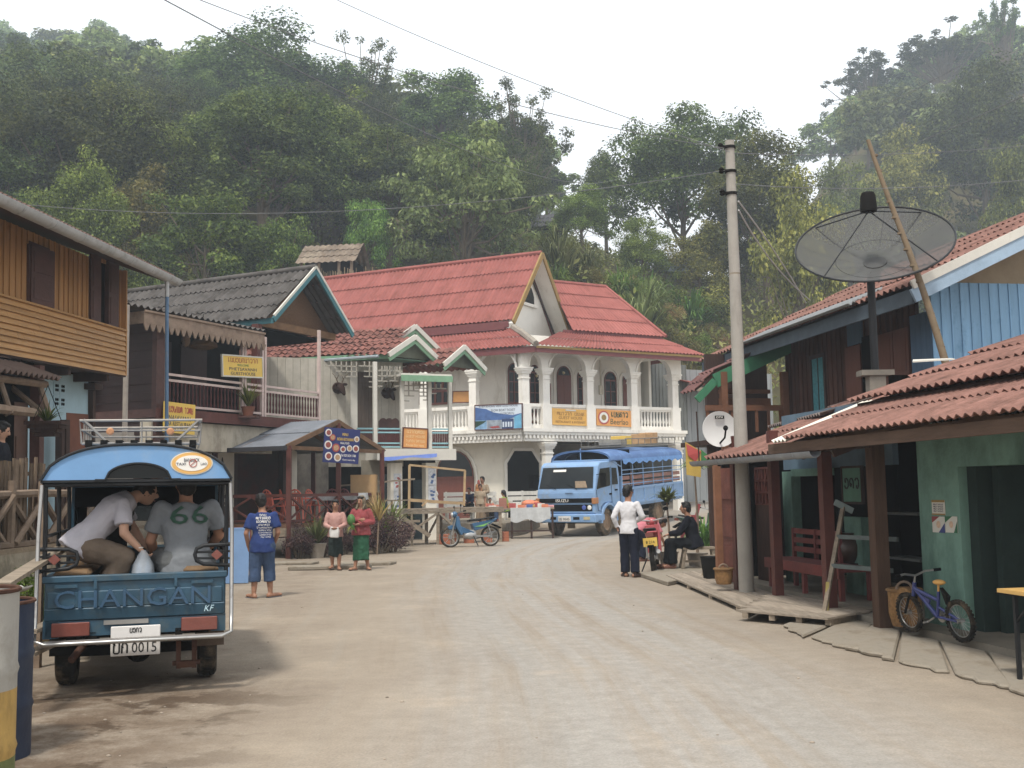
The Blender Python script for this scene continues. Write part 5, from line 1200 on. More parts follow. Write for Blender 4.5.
tA, tB = fW.sz(572, 331, yT)[0], fW.sz(662, 341, yT)[0]; zT = (fW.z(573, 331, yT)+fW.z(662, 341, yT))/2
corner = V((eA, yE, zE))
mb = MB(); corr(mb, (eA, yE, zE), (eB, yE, zE), (tA-.6, yT, zT), (tB, yT, zT), .19, .03, 2, .03); mb.build('skirt_roof', M_RED, hW, smooth=50)
cornW = fW.M @ corner
eL = fL.I @ cornW; sl2 = fL.s(330, 360, eL.y)
Lp = D(513, 324, 44.3); Rp = D(570, 331, 49.0); zf_ = (Lp.z+Rp.z)/2; Lp.z = Rp.z = zf_; Ap = D(540, 253.5, 46.6); mid = (Lp+Rp)/2; Ap = V((mid.x, mid.y, Ap.z)); eW = V((-2.1, 1, 0)).normalized(); LB = 13.0
tpL = Lp + V((0,0,-.35)); tl_ = fL.I @ tpL
mb = MB(); corr(mb, (sl2, eL.y, zE), (eL.x, eL.y, zE), (sl2, tl_.y, tl_.z), (tl_.x, tl_.y, tl_.z), .19, .03, 2, .03); mb.xf(TL).build('skirt_roof', M_RED, hW, smooth=50)
mb = MB(); a = fW.I @ tpL; mb.tube([corner+V((0,0,.05)), corner.lerp(a, .5)+V((0,0,.09)), a+V((0,0,.05))], [.13,.15,.14], 7); mb.build('hip_mortar', mat('mortar', '#8f877b', .95, .3, 6, bump=.6), hW, smooth=40)
mb = MB(); mb.bb(eA+.05, eB-.1, yE+.06, yE+.1, zE-.27, zE-.02); mb.build('fascia', M_REDBAND, hW); mb = MB(); mb.bb(eA+.04, eB-.1, yE+.03, yE+.059, zE-.1, zE-.01); mb.build('fascia_trim', M_GOLD, hW)
mb = MB(); mb.bb(sl2, eL.x-.05, eL.y+.06, eL.y+.1, zE-.27, zE-.02); mb.xf(TL).build('fascia', M_REDBAND, hW)
mb = MB(); mb.slab([(eA+.1, yE+.1, zE-.05), (eB-.2, yE+.1, zE-.05), (eB-.2, .1, zE-.04), (0, .1, zE-.04)], (0,0,.03)); mb.build('soffit', M_WARMW, hW)
mb = MB(); mb.slab([(sl2, eL.y+.1, zE-.05), (eL.x-.1, eL.y+.1, zE-.05), (-.1, .1, zE-.04), (sl2, .1, zE-.04)], (0,0,.03)); mb.xf(TL).build('soffit', M_WARMW, hW)
I_ = fW.I
mb = MB(); corr(mb, Lp+eW*LB, Lp, Ap+eW*LB, Ap, .2, .032, 4, .04); corr(mb, Rp+eW*LB, Rp, Ap+eW*LB, Ap, .2, .032, 4, .04); mb.xf(I_).build('gable_roof', M_RED, hW, smooth=50)
mb = MB(); mb.bar(Lp+V((0,0,-.16))+eW*.2, Lp+eW*LB+V((0,0,-.16)), .06, .26); mb.bar(tpL+eW*.3, tpL+eW*LB, .4, .1); mb.xf(I_).build('eave_board', M_REDBAND, hW)
mb = MB(); mb.tube([Ap+V((0,0,.05)), Ap+eW*LB+V((0,0,.05))], .1, 8); mb.xf(I_).build('ridge_cap', M_RED, hW, smooth=40)
mb = MB();
for q in (Lp, Rp): mb.bar(q-eW*.05+(q-Ap)*.02+V((0,0,-.06)), Ap-eW*.05+V((0,0,-.02)), .07, .22)
mb.xf(I_).build('barge_board', M_GOLD, hW)
k = eW*.7
mb = MB(); Lq, Rq = mid.lerp(Lp, .9), mid.lerp(Rp, .9); mb.slab([Lq+k+V((0,0,-.3)), Rq+k+V((0,0,-.3)), Ap+k+V((0,0,-.35))], eW*.1); mb.xf(I_).build('gable_wall', M_WARMW, hW)
mb = MB()
for q in (Lp, Rp):
 d_ = V((0,0,-.14)); mb.slab([q+d_, Ap+d_, Ap+d_+k, q+d_+k], (0,0,.03))
mb.xf(I_).build('gable_soffit', M_WARMW, hW)
mb = MB(); ax = (mid+k); g_ = (Rp-Lp).normalized(); vz = zf_+.45*(Ap.z-zf_); o_ = ax - eW*.02
mb.slab([o_+g_*a+V((0,0,b-ax.z)) for a, b in ((-.5, vz-.35), (.5, vz-.35), (.5, vz), (.3, vz+.35), (0, vz+.5), (-.3, vz+.35), (-.5, vz))], -eW*.03)
vo = mb.xf(I_).build('vent_window', M_GLASS, hW); mb = MB(); mb.bar(o_-g_*.65+V((0,0,vz-.42-ax.z))-eW*.06, o_+g_*.65+V((0,0,vz-.42-ax.z))-eW*.06, .12, .12); mb.xf(I_).build('sill', M_WARMW, vo)
mb = MB(); mb.bar(Rp+V((0,0,-.25))+eW*.5, Rp+V((0,0,-.25))+eW*1.1, .06, .1); mb.bar(Ap+V((0,0,-.7))+k*.9, Rp.lerp(Ap,.05)+V((0,0,-.3))+k*.9, .05, .08); mb.xf(I_).build('gable_strut', M_DKWOOD, hW)
y2 = 5.2; r0, r1 = fW.p(551, 280, y2), fW.p(606, 289.6, y2); zr2 = (r0.z+r1.z)/2
mb = MB(); corr(mb, (tA-.1, yT-.15, zT+.08), (tB+.12, yT-.15, zT+.08), (r0.x-.1, y2, zr2), (r1.x, y2, zr2), .2, .03, 4, .035)
corr(mb, (tB+.12, yT-.15, zT+.08), (tB+.12, 9.3, zT+.08), (r1.x, y2, zr2), (r1.x, y2+.02, zr2), .2, .03, 3, .035); corr(mb, (tA-.1, 9.3, zT+.08), (tB+.12, 9.3, zT+.08), (r0.x-.1, y2, zr2), (r1.x, y2, zr2), .2, .03, 2, .035); mb.build('hipped_roof', M_RED, hW, smooth=50)
mb = MB(); corr(mb, (eB, yE, zE), (eB, 9.5, zE), (tB, yT, zT), (tB, 9.3, zT), .19, .03, 2, .03); mb.build('skirt_roof', M_RED, hW, smooth=50)
mb = MB(); mb.bb(tA-.5, tB, yT-.1, yT-.05, zT-.12, zT+.1); mb.build('eave_board', M_REDBAND, hW)
mb = MB(); mb.tube([(r0.x-.1, y2, zr2+.04), (r1.x, y2, zr2+.04)], .09, 7); mb.tube([(r1.x, y2, zr2+.03), (tB+.12, yT-.15, zT+.12)], .08, 7); mb.build('ridge_cap', M_RED, hW, smooth=40)
M_ADBLUE = mat('ad_blue', '#5d86b8', .5, .15, 2, bump=0);
tl, tr_, bl = fL.M @ fL.p(474.5, 405, -.3), fL.M @ fL.p(522.5, 403, -.3), fL.M @ fL.p(474.5, 430.5, -.3); W_ = (tr_-tl).length; H_ = (tl-bl).length
bb_, _, _ = sign('photo_billboard', 'blue travel billboard with lake and boat pictures on the white balustrade corner', tl, tr_, bl, .04, mat('ad_sky', '#c3cfdb', .5, .08, 2, bump=0), [(text_mb('KHEM KHONG VIEW GUESTHOUSE', H_*.07, W_*.8), M_BLUTXT, 0, .42), (text_mb('SLOW BOAT TICKET', H_*.09, W_*.5), M_BLUTXT, .1, .26), (lao_mb('ebokvhan', H_*.08, W_*.3), M_BLUTXT, .18, .12)], M_REDWOOD)
rM = (tr_-tl).normalized(); uM = (tl-bl).normalized(); nM = rM.cross(uM); uM = nM.cross(rM); MB_ = Mface(V((0,0,0)), rM, uM)
def patch(poly, m, dz, name='picture'):
 mb = MB(); mb.slab([(x*W_, y*H_, dz) for x, y in poly], (0,0,.003)); mb.xf(MB_).build(name, m, bb_)
patch([(-.48,.4),(-.48,-.12),(.1,-.12),(.48,-.0),(.48,.12),(.3,.05),(.12,.1),(-.1,.18),(-.25,.32)], mat('ad_mountain', '#2f5a96', .5, .3, 5, bump=0), .003)
patch([(-.48,-.12),(-.48,-.47),(-.24,-.47),(-.24,-.12)], mat('ad_lake', '#6f9cc0', .5, .4, 7, bump=0), .007)
patch([(-.48,-.14),(-.48,-.4),(-.3,-.22),(-.25,-.14)], mat('ad_shore', '#2c4638', .5, .4, 7, bump=0), .011)
patch([(-.23,-.12),(-.23,-.47),(.06,-.47),(.06,-.12)], mat('ad_grey', '#8a94a0', .5, .4, 7, bump=0), .007)
patch([(-.2,-.38),(-.12,-.44),(.04,-.42),(.0,-.34)], mat('ad_red', '#9a2f33', .5, .2, 7, bump=0), .011)
patch([(.07,-.08),(.07,-.47),(.32,-.47),(.32,-.08)], mat('ad_dark', '#28406b', .5, .4, 9, bump=0), .007)
for i in range(4): patch([(.09+.055*i,-.2),(.09+.055*i,-.4),(.125+.055*i,-.4),(.125+.055*i,-.2)], mat('ad_sky', ''), .011)
patch([(.33,-.02),(.33,-.47),(.48,-.47),(.48,.1)], mat('ad_cyan', '#4d9fc4', .5, .3, 5, bump=0), .007)
tl, tr_, bl = fL.M @ fL.p(452.5, 391, .4), fL.M @ fL.p(479, 390.5, .4), fL.M @ fL.p(452.5, 403, .4); sign('blank_board', 'plain ochre board standing on the white balustrade above the cottage', tl, tr_, bl, .04, mat('ochre_board', '#b57a24', .6, .12, 3, bump=.05), [], M_REDWOOD)
M_AMBER = mat('amber_sign', '#dca216', .5, .08, 2, bump=0)
tl, tr_, bl = px_sign(fW, -.14, 550.5, 408, 590, 410, 424.5); W_ = (tr_-tl).length; H_ = (tl-bl).length; bl = tl + V((0,0,-H_))
sign('guesthouse_sign', 'amber guesthouse sign between two white balcony columns', tl, tr_, bl, .03, M_AMBER, [(lao_mb('hnavak bnyl', H_*.2, W_*.7), mat('ochre_letter', '#8a5a14', .6, .1, 3, bump=0), 0, .2), (text_mb('GUEST HOUSE', H_*.18, W_*.6), mat('ochre_letter', ''), 0, -.05), (text_mb('RESTAURANT & INTERNET', H_*.14, W_*.75), mat('ochre_letter', ''), 0, -.3), (MB().bb(-.25,.25,-.03,.03,0,.01), M_WHITE, 0, .42, 'white_strip')])
tl, tr_, bl = px_sign(fW, -.14, 596.5, 409, 632, 411, 425.3); W_ = (tr_-tl).length; H_ = (tl-bl).length
cir = MB(); cir.lathe([(H_*.42, 0), (H_*.42, .006)], 24); ci2 = MB(); ci2.lathe([(H_*.33, .006), (H_*.33, .01)], 24); ci3 = MB(); ci3.lathe([(H_*.18, .01), (H_*.18, .013)], 16)
M_TEALTXT = mat('deep_green_letter', '#31503a', .6, .1, 3, bump=0)
sign('beer_sign', 'orange beer sign with round red and white emblem on the white balcony', tl, tr_, bl, .03, mat('orange_beer_sign', '#db8f18', .5, .08, 2, bump=0), [(cir, mat('emblem_red', '#b3352a', .5, .1, 3, bump=0), -.3, 0, 'emblem'), (ci2, M_WTXT, -.3, 0, 'emblem'), (ci3, M_GOLD, -.3, 0, 'emblem'), (lao_mb('ebylav', H_*.3, W_*.5, .006, .19), M_TEALTXT, .14, .22), (text_mb('Beerlao', H_*.34, W_*.5), M_TEALTXT, .14, -.22)])
gB = Frame(D(679, 420, 51.0)[0:2], (1.7, 1)); sh = gB.thing('tin_building', 'grey corrugated tin building beyond the white guesthouse', 'building')
mb = MB(); x = 0
while x < 6: mb.bb(x, x+.35, 0, .05, -.2, 7.2); mb.bb(x+.35, x+.4, -.03, .05, -.2, 7.2); x += .4
mb.bb(0, 6, .05, 4, -.2, 7.15); mb.build('wall', M_GREYTIN, sh)
zq = gB.z(690, 385, -.5); mb = MB(); corr(mb, (-.3, -1.2, zq), (3.2, -1.2, zq-.3), (.2, 2.5, zq+.9), (4.2, 2.5, zq+.6), .2, .03, 2, .03); mb.build('roof', M_RED, sh, smooth=50); mb = MB(); mb.bar((-.3,-1.15,zq-.2), (3.2,-1.15,zq-.5), .05, .2); mb.build('fascia', M_GREYWOOD, sh)
M_REDSHEET = mat('faded_red_sheet', '#7f584c', .9, .28, 2.5, bump=.2, island=.12, dirt=('#4d3a33', .54, 2.6))
M_GREENWALL = mat('sea_green_wall', '#6e9586', .85, .2, 2.4, bump=.3, dirt=('#465f57', .52, 1.8, (1,1,.4)))
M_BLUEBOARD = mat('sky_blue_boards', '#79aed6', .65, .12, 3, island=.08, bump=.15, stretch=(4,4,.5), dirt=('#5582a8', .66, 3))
M_BRBOARD = mat('brown_boards', '#4a2f25', .75, .3, 4, island=.25, bump=.3, stretch=(4,4,.5))
M_GREENBARGE = mat('green_barge', '#2c7450', .6, .2, 4, bump=.1)
M_LBLUE = mat('pale_blue_fascia', '#8fa9c0', .6, .15, 4, bump=.1)
fP = Frame((4.02, 11.9), (.165, -1))
sP = lambda px, py=500, y=0.0: fP.s(px, py, y)
hD = fP.thing('plank_house', 'brown plank house with blue boarded gable and long eave behind the mesh dish', 'house')
yF, yE2 = 3.97, 2.98
sc = sP(932, 320, yF); sl = sP(787, 370, yF); zb = 2.4; ze = (fP.z(910, 285, yE2)+fP.z(745, 345, yE2))/2
mb = MB(); s = sl
while s < sP(912, 340, yF): mb.bb(s+.005, s+.195, yF, yF+.08, zb, ze+.5); mb.bb(s-.02, s+.02, yF-.025, yF, zb, ze+.5); s += .2
mb.build('plank_wall', M_BRBOARD, hD)
mb = MB(); s = sP(912, 340, yF)
while s < sc-.02: mb.bb(s+.004, min(s+.17, sc)-.004, yF-.03, yF+.08, zb, ze-.2); s += .17
mb.build('blue_corner', mat('shaded_blue_boards', '#41607c', .7, .15, 3, island=.1, stretch=(4,4,.5)), hD)  # gable blue darkened, street-side shade put into the board colour
mb = MB(); mb.bb(sP(848,330,yF), sP(863,330,yF), yF-.03, yF-.002, fP.z(855,345,yF), fP.z(855,322,yF)); mb.build('blue_panel', mat('shaded_blue_boards', ''), hD)
a, b = sP(814.5, 390, yF), sP(826.5, 390, yF); z0, z1 = fP.z(820, 411, yF), fP.z(820, 358, yF)
mb = MB(); mb.bb(a, b, yF-.035, yF-.027, z0, z1); wo = mb.build('window', mat('teal_glass', '#2a7a86', .3, .5, 14, bump=0), hD); mb = MB()
for q in ((a-.07,a),(b,b+.07)): mb.bb(q[0], q[1], yF-.06, yF-.026, z0-.08, z1+.08)
mb.bb(a, b, yF-.06, yF-.026, z0-.08, z0); mb.bb(a, b, yF-.06, yF-.026, z1, z1+.08); mb.bb((a+b)/2-.015,(a+b)/2+.015, yF-.045, yF-.036, z0, z1); mb.build('frame', M_DKWOOD, wo)
for p0, p1 in ((880, 895), (896, 911)):
 a, b = sP(p0, 350, yF), sP(p1, 350, yF); zt = fP.z(895, 331, yF); mb = MB(); mb.bb(a, b, yF-.05, yF-.026, zb, zt); mb.bb(a+.08, b-.08, yF-.06, yF-.05, zt-.75, zt-.12); mb.bb(a+.08, b-.08, yF-.06, yF-.05, zb+.1, zt-.85); mb.build('door', mat('reddish_door', '#5c3122', .6, .2, 4, stretch=(4,4,.6)), hD)
a, b = sP(847, 350, yF), sP(862, 350, yF); mb = MB(); mb.bb(a, b, yF-.05, yF-.026, zb, fP.z(855, 346, yF)); mb.build('door', mat('reddish_door', ''), hD)
a, b = sP(863, 350, yF), sP(879, 350, yF); mb = MB(); mb.bb(a, b, yF-.03, yF-.024, zb, fP.z(871, 335, yF)); mb.build('doorway', M_BLACK, hD)
gp = fP.M @ V((sc, yF, 0)); fG = Frame((gp.x, gp.y), (.986, .163)); TG = fP.I @ fG.M
zg = fG.z(970, 283); mb = MB(); x = 0
while x < 4.5: mb.bb(x+.004, x+.172, 0, .06, zb, zg); mb.bb(x-.012, x+.012, -.018, 0, zb, zg); x += .18
mb.xf(TG).build('blue_gable_wall', M_BLUEBOARD, hD)
slope = .46; sE = sP(910, 285, yE2)
zr = lambda y: ze + (y - yE2)*slope
mb = MB(); q0 = fG.I @ (fP.M @ V((sc, yF, zg)));
mb.slab([(0, .02, zg), (4.5, .02, zg), (4.5, .02, zr(yF+4.5)-.1), (0, .02, zr(yF)-.1)], (0,.05,0)); mb.xf(TG).build('gable_panel', mat('tan_panel', '#9b8a70', .85, .15, 2, bump=.1), hD)
sF = sP(700, 366, yE2); yr = yF+4.6
mb = MB(); corr(mb, (sF, yE2, ze), (sP(857,310,yE2), yE2, ze), (sF, yr, zr(yr)), (sP(857,310,yE2), yr, zr(yr)), .19, .03, 5, .03, jit=.01); mb.build('red_roof', M_REDSHEET, hD, smooth=50); mb = MB(); corr(mb, (sP(857,310,yE2), yE2, ze), (sE, yE2, ze), (sP(857,310,yE2), yr, zr(yr)), (sE, yr, zr(yr)), .19, .03, 5, .03, jit=.01); mb.build('red_roof', M_REDSHEET, hD, smooth=50)
mb = MB(); zq = lambda y: zr(y)+.07; corr(mb, (sP(857,310,yE2), yE2-.16, zq(yE2-.16)), (sP(857,310,yE2), yE2+.5, zq(yE2+.5)), (sP(742,350,yE2), yE2-.16, zq(yE2-.16)), (sP(742,350,yE2), yE2+.5, zq(yE2+.5)), .1, .022, 1, .0); mb.build('zinc_roof', mat('bright_zinc', '#8d8f90', .5, .2, 3, metal=.2, bump=.05), hD, smooth=50)
mb = MB(); corr(mb, (sF, yr+4.6, ze), (sE, yr+4.6, ze), (sF, yr, zr(yr)), (sE, yr, zr(yr)), .19, .03, 3, .03); mb.build('rear_roof', M_REDSHEET, hD, smooth=50)
mb = MB(); mb.bb(sF, sE-.04, yE2+.05, yE2+.09, ze-.28, ze-.04); mb.build('eave_fascia', mat('shaded_blue_fascia', '#46545f', .7, .2, 4), hD)  # darker than the rake board: the eave side's shade is in the colour
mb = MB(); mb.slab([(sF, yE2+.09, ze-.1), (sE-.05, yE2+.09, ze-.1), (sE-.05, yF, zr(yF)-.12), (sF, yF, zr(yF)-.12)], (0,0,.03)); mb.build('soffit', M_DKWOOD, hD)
mb = MB(); mb.bar((sE+.02, yE2+.02, ze+.0), (sE+.02, yr, zr(yr)+.0), .05, .14); mb.build('rake_cap', M_WHITE, hD); mb = MB(); mb.bar((sE+.0, yE2+.04, ze-.17), (sE+.0, yr, zr(yr)-.17), .05, .22); mb.build('rake_board', M_LBLUE, hD)
fV = Frame(D(787, 380, 23.5)[0:2], (.95, .2)); TV = fP.I @ fV.M
b0, b1, b2 = fV.p(697, 400), fV.p(715, 381), fV.p(800, 341)
mb = MB(); mb.bar(b1, b2, .06, .3); mb.bar(b0, b1, .06, .16); mb.xf(TV).build('green_barge', M_GREENBARGE, hD)
mb = MB(); dd = V((0, .9, 0)); up = V((0,0,.2))
corr(mb, b0+up, b0+up+dd, b1+up, b1+up+dd, .2, .03, 2, .03); corr(mb, b1+up, b1+up+dd, b2+up, b2+up+dd, .2, .03, 3, .03); mb.xf(TV).build('veranda_roof', mat('plum_sheet', '#6d4945', .85, .25, 3, dirt=('#3c2a2a', .55, 3)), hD, smooth=50)
mb = MB(); mb.bb(fV.s(735,400), fV.s(800,400), 1.6, 1.7, 1.5, b2.z-.1); mb.bb(fV.s(706,400), fV.s(800,400), .1, 1.6, 2.5, 2.6); mb.bb(fV.s(712,400), fV.s(800,400), .3, .4, 0, 2.5); mb.build('veranda_wall', M_DKWOOD, None) if False else mb.xf(TV).build('veranda_wall', M_DKWOOD, hD)
z0 = fV.z(760, 432); zr3 = fV.z(760, 408); mb = MB(); mb.bb(fV.s(706,420), fV.s(787,420), -.04, .04, zr3-.06, zr3+.06); x = fV.s(708,420)
while x < fV.s(787,420): mb.bb(x-.03, x+.03, -.02, .02, z0, zr3); x += .28
mb.xf(TV).build('veranda_rail', mat('rail_brown', '#6d452d', .75, .25, 4), hD)
for px in (724, 785):
 mb = MB(); x = fV.s(px, 400); mb.bb(x-.07, x+.07, -.06, .08, 1.5, fV.z(px, 372)); mb.xf(TV).build('veranda_post', mat('rail_brown', ''), hD)
mb = MB(); mb.bb(fV.s(735,400), fV.s(787,400), .8, .9, fV.z(760,405), fV.z(760,395)); mb.bb(fV.s(735,400), fV.s(787,400), .8, .9, fV.z(760,390), fV.z(760,386)); mb.xf(TV).build('cross_boards', mat('rail_brown', ''), hD)
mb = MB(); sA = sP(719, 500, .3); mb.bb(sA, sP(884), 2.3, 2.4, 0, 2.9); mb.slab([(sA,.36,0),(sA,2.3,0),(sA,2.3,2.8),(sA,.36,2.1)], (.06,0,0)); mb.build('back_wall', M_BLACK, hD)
mb = MB(); mb.bb(sA, sP(884), .35, 2.3, .0, .14); mb.build('porch_floor', mat('cement_floor', '#7b7467', .9, .25, 2, bump=.2), hD)
for px, w_, m in ((736.5, .13, M_REDWOOD), (774.5, .12, M_REDWOOD), (826, .13, M_REDWOOD), (877, .15, mat('brown_post', '#4f3a2d', .8, .3, 5, stretch=(4,4,.5)))):
 x = sP(px); mb = MB(); mb.bb(x-w_/2, x+w_/2, -w_/2, w_/2, 0, 2.35); mb.build('porch_post', m, hD)
x0, x1 = sP(786, 500, 1.0), sP(829, 500, 1.0); mb = MB(); xa = sP(795, 500, 1.0); zt = fP.z(800, 471, 1.0)
mb.bb(x0, xa, .95, 1.1, .14, zt); mb.bb(xa, x1, .95, 1.1, zt-.08, zt+.03); mb.build('green_door_frame', M_GREENWALL, hD)
mb = MB(); mb.bb(sP(845,540,1.0), sP(862,540,1.0), 1.0, 1.12, .14, fP.z(853, 517, 1.0)); mb.build('green_panel', M_GREENWALL, hD)
mb = MB(); mb.bb(sP(776,460,1.0), sP(884,460,1.0), 1.12, 1.2, zt+.03, 2.7); mb.build('blue_header', mat('dim_blue_header', '#5c7486', .85, .2, 3), hD)
mb = MB(); a, b = sP(718, 500, .3), sP(735, 500, .3); z0, z1 = fP.z(727, 560, .3), fP.z(727, 468, .3)
mb.bb(a, b, .3, .36, .1, z1);
for k in range(3): mb.bb(a+.1, b-.1, .28, .3, .2+k*.6, .65+k*.6)
mb.build('carved_panel', mat('carved_red', '#6e3526', .6, .3, 6, bump=.3), hD)
mb = MB(); x = sP(717.5, 500, .1); mb.bb(x-.05, x+.05, .05, .15, 0, 2.0); mb.build('porch_post', mat('orange_post', '#80502f', .7, .25, 5), hD)
mb = MB(); a, b = sP(756, 485, .7), sP(776, 485, .7); z0, z1 = fP.z(766, 505, .7), fP.z(766, 468, .7)
for k in range(7): q = a+(b-a)*k/6; mb.bar((q, .7, z0), (q, .7, z1), .035);
for k in range(4): q = z0+(z1-z0)*k/3; mb.bar((a, .7, q), (b, .7, q), .035)
for k in range(3): q = a+(b-a)*k/3; mb.bar((q, .69, z0), (q+(b-a)/3, .69, z1), .03)
mb.build('red_lattice', M_REDWOOD, hD)
mb = MB(); mb.bb(a, b, .68, .74, .14, z0); mb.build('lattice_dado', M_DKWOOD, hD)
bd = fP.p(852, 485, .8); o = thing('notice_board', 'green notice board hanging in the dark porch behind the ladder', 'notice board', fP.M @ V((bd.x, .8, bd.z)), fP.rz); MB().bb(-.26,.26,0,.03,-.22,.22).build('board', mat('board_green', '#4f7f6c', .7, .2, 4), o)
letters(o, 'symbol', lao_mb('odv', .13, .44, .006, .16), mat('board_ink', '#2c2a2a', .7, .1, 3, bump=0), (0,-.004,.02)); mb = MB();
for q in ((-.28,.28,.22,.25),(-.28,.28,-.25,-.22),(-.28,-.26,-.22,.22),(.26,.28,-.22,.22)): mb.bb(q[0], q[1], -.015, .035, q[2], q[3])
mb.build('sign_frame', M_DKWOOD, o)
yG = -.55; zgut = (fP.z(695, 465, yG)+fP.z(824, 453, yG))/2
R0 = thing('porch_roof', 'low red corrugated porch roof with grey gutter beside the concrete pole', 'roof', fP.P0, rot=fP.rot)
s0, s1 = sP(700, 462, yG), sP(830, 452, yG)
mb = MB(); corr(mb, (s0, yG+.08, zgut+.06), (s1, yG+.08, zgut+.06), (s0, 2.6, zgut+1.15), (s1, 2.6, zgut+1.15), .17, .026, 3, .025, jit=.008); mb.build('sheet', M_REDSHEET, R0, smooth=50)
mb = MB(); prof = [(cos(a)*.075, sin(a)*.075) for a in [pi + pi*i/8 for i in range(9)]]; sg = sP(694, 465, yG), sP(815, 453, yG)
mb.slab([(sg[0], yG+a, zgut+.04+b) for a, b in prof] + [(sg[0], yG+a*.88, zgut+.04+b*.88) for a, b in reversed(prof)], (sg[1]-sg[0],0,0)); mb.slab([(sg[0]-.005, yG+a, zgut+.04+b) for a, b in prof], (.01,0,0))
for k in range(5): x = sg[0]+.3+k*.85; mb.slab([(x, yG+a*1.07, zgut+.04+b*1.07) for a, b in prof] + [(x, yG+a*.95, zgut+.04+b*.95) for a, b in reversed(prof)], (.03,0,0))
mb.build('gutter', mat('grey_gutter', '#7f8286', .55, .2, 4, bump=.05), R0, smooth=40)
mb = MB(); mb.bar((s0+.1, -.05, zgut+.12), (s1, -.05, zgut+.12), .08, .12)
for k in range(6): x = s0+.15+k*(s1-s0-.3)/5; mb.bar((x, yG+.1, zgut-.0), (x, 2.5, zgut+1.05), .05, .08)
mb.build('rafter', M_DKWOOD, R0)
q = D(768, 428, 18.5); o = MB(); corr(o, (0,0,0), (0,-3.2,0), (2.2,.4,.65), (2.2,-2.9,.65), .14, .022, 2, .02); ob = o.build('loose_sheet', mat('weathered_sheet', '#6f6762', .8, .3, 2, dirt=('#4c302b', .52, 2)), None, smooth=50, loc=q); tag(ob, 'loose weathered roofing sheets lying behind the concrete pole', 'roofing sheet')
hE = thing('green_shop', 'sea-green plastered shop with open dark doorway under two red roofs', 'shop', fP.P0, rot=fP.rot)
yS = .45; a, b = sP(920, 520, yS), sP(960.5, 520, yS); sEnd2 = sP(1024, 560, yS)+4
zh = fP.z(975, 466, yS)
mb = MB(); mb.bb(a, b, yS, yS+.35, 0, 2.56); mb.bb(b, sEnd2, yS, yS+.35, zh, 2.56); mb.build('wall', M_GREENWALL, hE)
mb = MB(); mb.bb(b, b+.16, yS+.1, yS+.5, 0, zh); mb.build('door_jamb', mat('greenish_frame', '#2b3a36', .8, .2, 3), hE); mb = MB(); mb.bb(b+.2, b+.3, yS+.25, yS+.6, 0, zh); mb.build('inner_jamb', mat('greenish_frame', ''), hE); mb = MB(); mb.bb(sEnd2-.3, sEnd2, yS, yS+.4, 0, zh); mb.build('door_frame', mat('greenish_frame', '#2b3a36', .8, .2, 3), hE)
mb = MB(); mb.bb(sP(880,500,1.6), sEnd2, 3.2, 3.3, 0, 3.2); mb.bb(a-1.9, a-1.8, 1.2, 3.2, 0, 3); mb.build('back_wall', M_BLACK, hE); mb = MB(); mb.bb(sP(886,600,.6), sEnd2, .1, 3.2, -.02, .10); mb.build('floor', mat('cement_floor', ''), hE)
mb = MB(); x = sP(935, 414, yS-.02);
while x < sEnd2: mb.bb(x, x+.05, yS-.06, yS-.001, fP.z(975,421,yS), fP.z(975,411,yS)); x += .1
mb.build('vent_grille', mat('dark_vent', '#2b2f2c', .8, .2, 4), hE)
for py in (515, 560):
 mb = MB(); z = fP.z(900, py, 1.0); mb.bb(sP(885,500,1.0), sP(917,500,1.0), 1.0, 1.3, z, z+.03);
 mb.build('shelf', mat('shelf_grey', '#4b4f4d', .7, .2, 4), hE)
z_e1 = (fP.z(800, 434, -.55)+fP.z(1024, 417, -.55))/2
s0, s1 = sP(791, 434, yG), sEnd2+1; sw = sP(776, 434, yG)
mb = MB(); corr(mb, (s0, yG-.1, z_e1), (s1, yG-.1, z_e1), (s0, .62, z_e1+.47), (s1, .62, z_e1+.47), .13, .018, 2, .02); mb.build('awning', M_REDSHEET, hE, smooth=50)
mb = MB(); corr(mb, (sw, yG-.06, z_e1-.01), (s0, yG-.06, z_e1-.01), (sw, .62, z_e1+.47), (s0, .62, z_e1+.47), .1, .016, 1, .0); mb.build('pale_sheet', mat('pale_fibre', '#cfcabb', .7, .1, 3, bump=.05), hE, smooth=50)
mb = MB(); mb.bar((sP(770,447,yG), yG+.0, z_e1-.1), (s1, yG+.0, z_e1-.1), .05, .12); mb.bar((sP(780,447,yG), -.1, z_e1-.02), (s1, -.1, z_e1-.02), .07, .1)
for k in range(8): x = s0+.1+k*1.1; mb.bar((x, yG-.02, z_e1-.07), (x, .6, z_e1+.3), .05, .07)
mb.build('awning_frame', mat('old_timber', '#5a4638', .85, .3, 5, island=.2, stretch=(.5,4,4)), hE)
z_e2 = (fP.z(851, 397, .3)+fP.z(1024, 379, .3))/2; s2 = sP(851, 397, .3)
mb = MB(); corr(mb, (s2, .25, z_e2), (s1, .25, z_e2), (s2, 5.2, z_e2+.34*4.95), (s1, 5.2, z_e2+.34*4.95), .14, .02, 6, .03, jit=.01); mb.build('roof', M_REDSHEET, hE, smooth=50)
mb = MB(); mb.bb(s2+.05, s1, .35, .4, z_e2-.18, z_e2-.02); mb.bb(s2+.1, s1, .63, .69, z_e1+.3, z_e2+.05); mb.build('eave_board', M_DKWOOD, hE)
mb = MB(); mb.slab([(s2+.3, .9, 2.4), (s2+.3, 5.0, 2.4), (s2+.3, 5.0, z_e2+1.5), (s2+.3, .9, z_e2+.15)], (.05,0,0)); mb.build('side_wall', M_BRBOARD, hE)
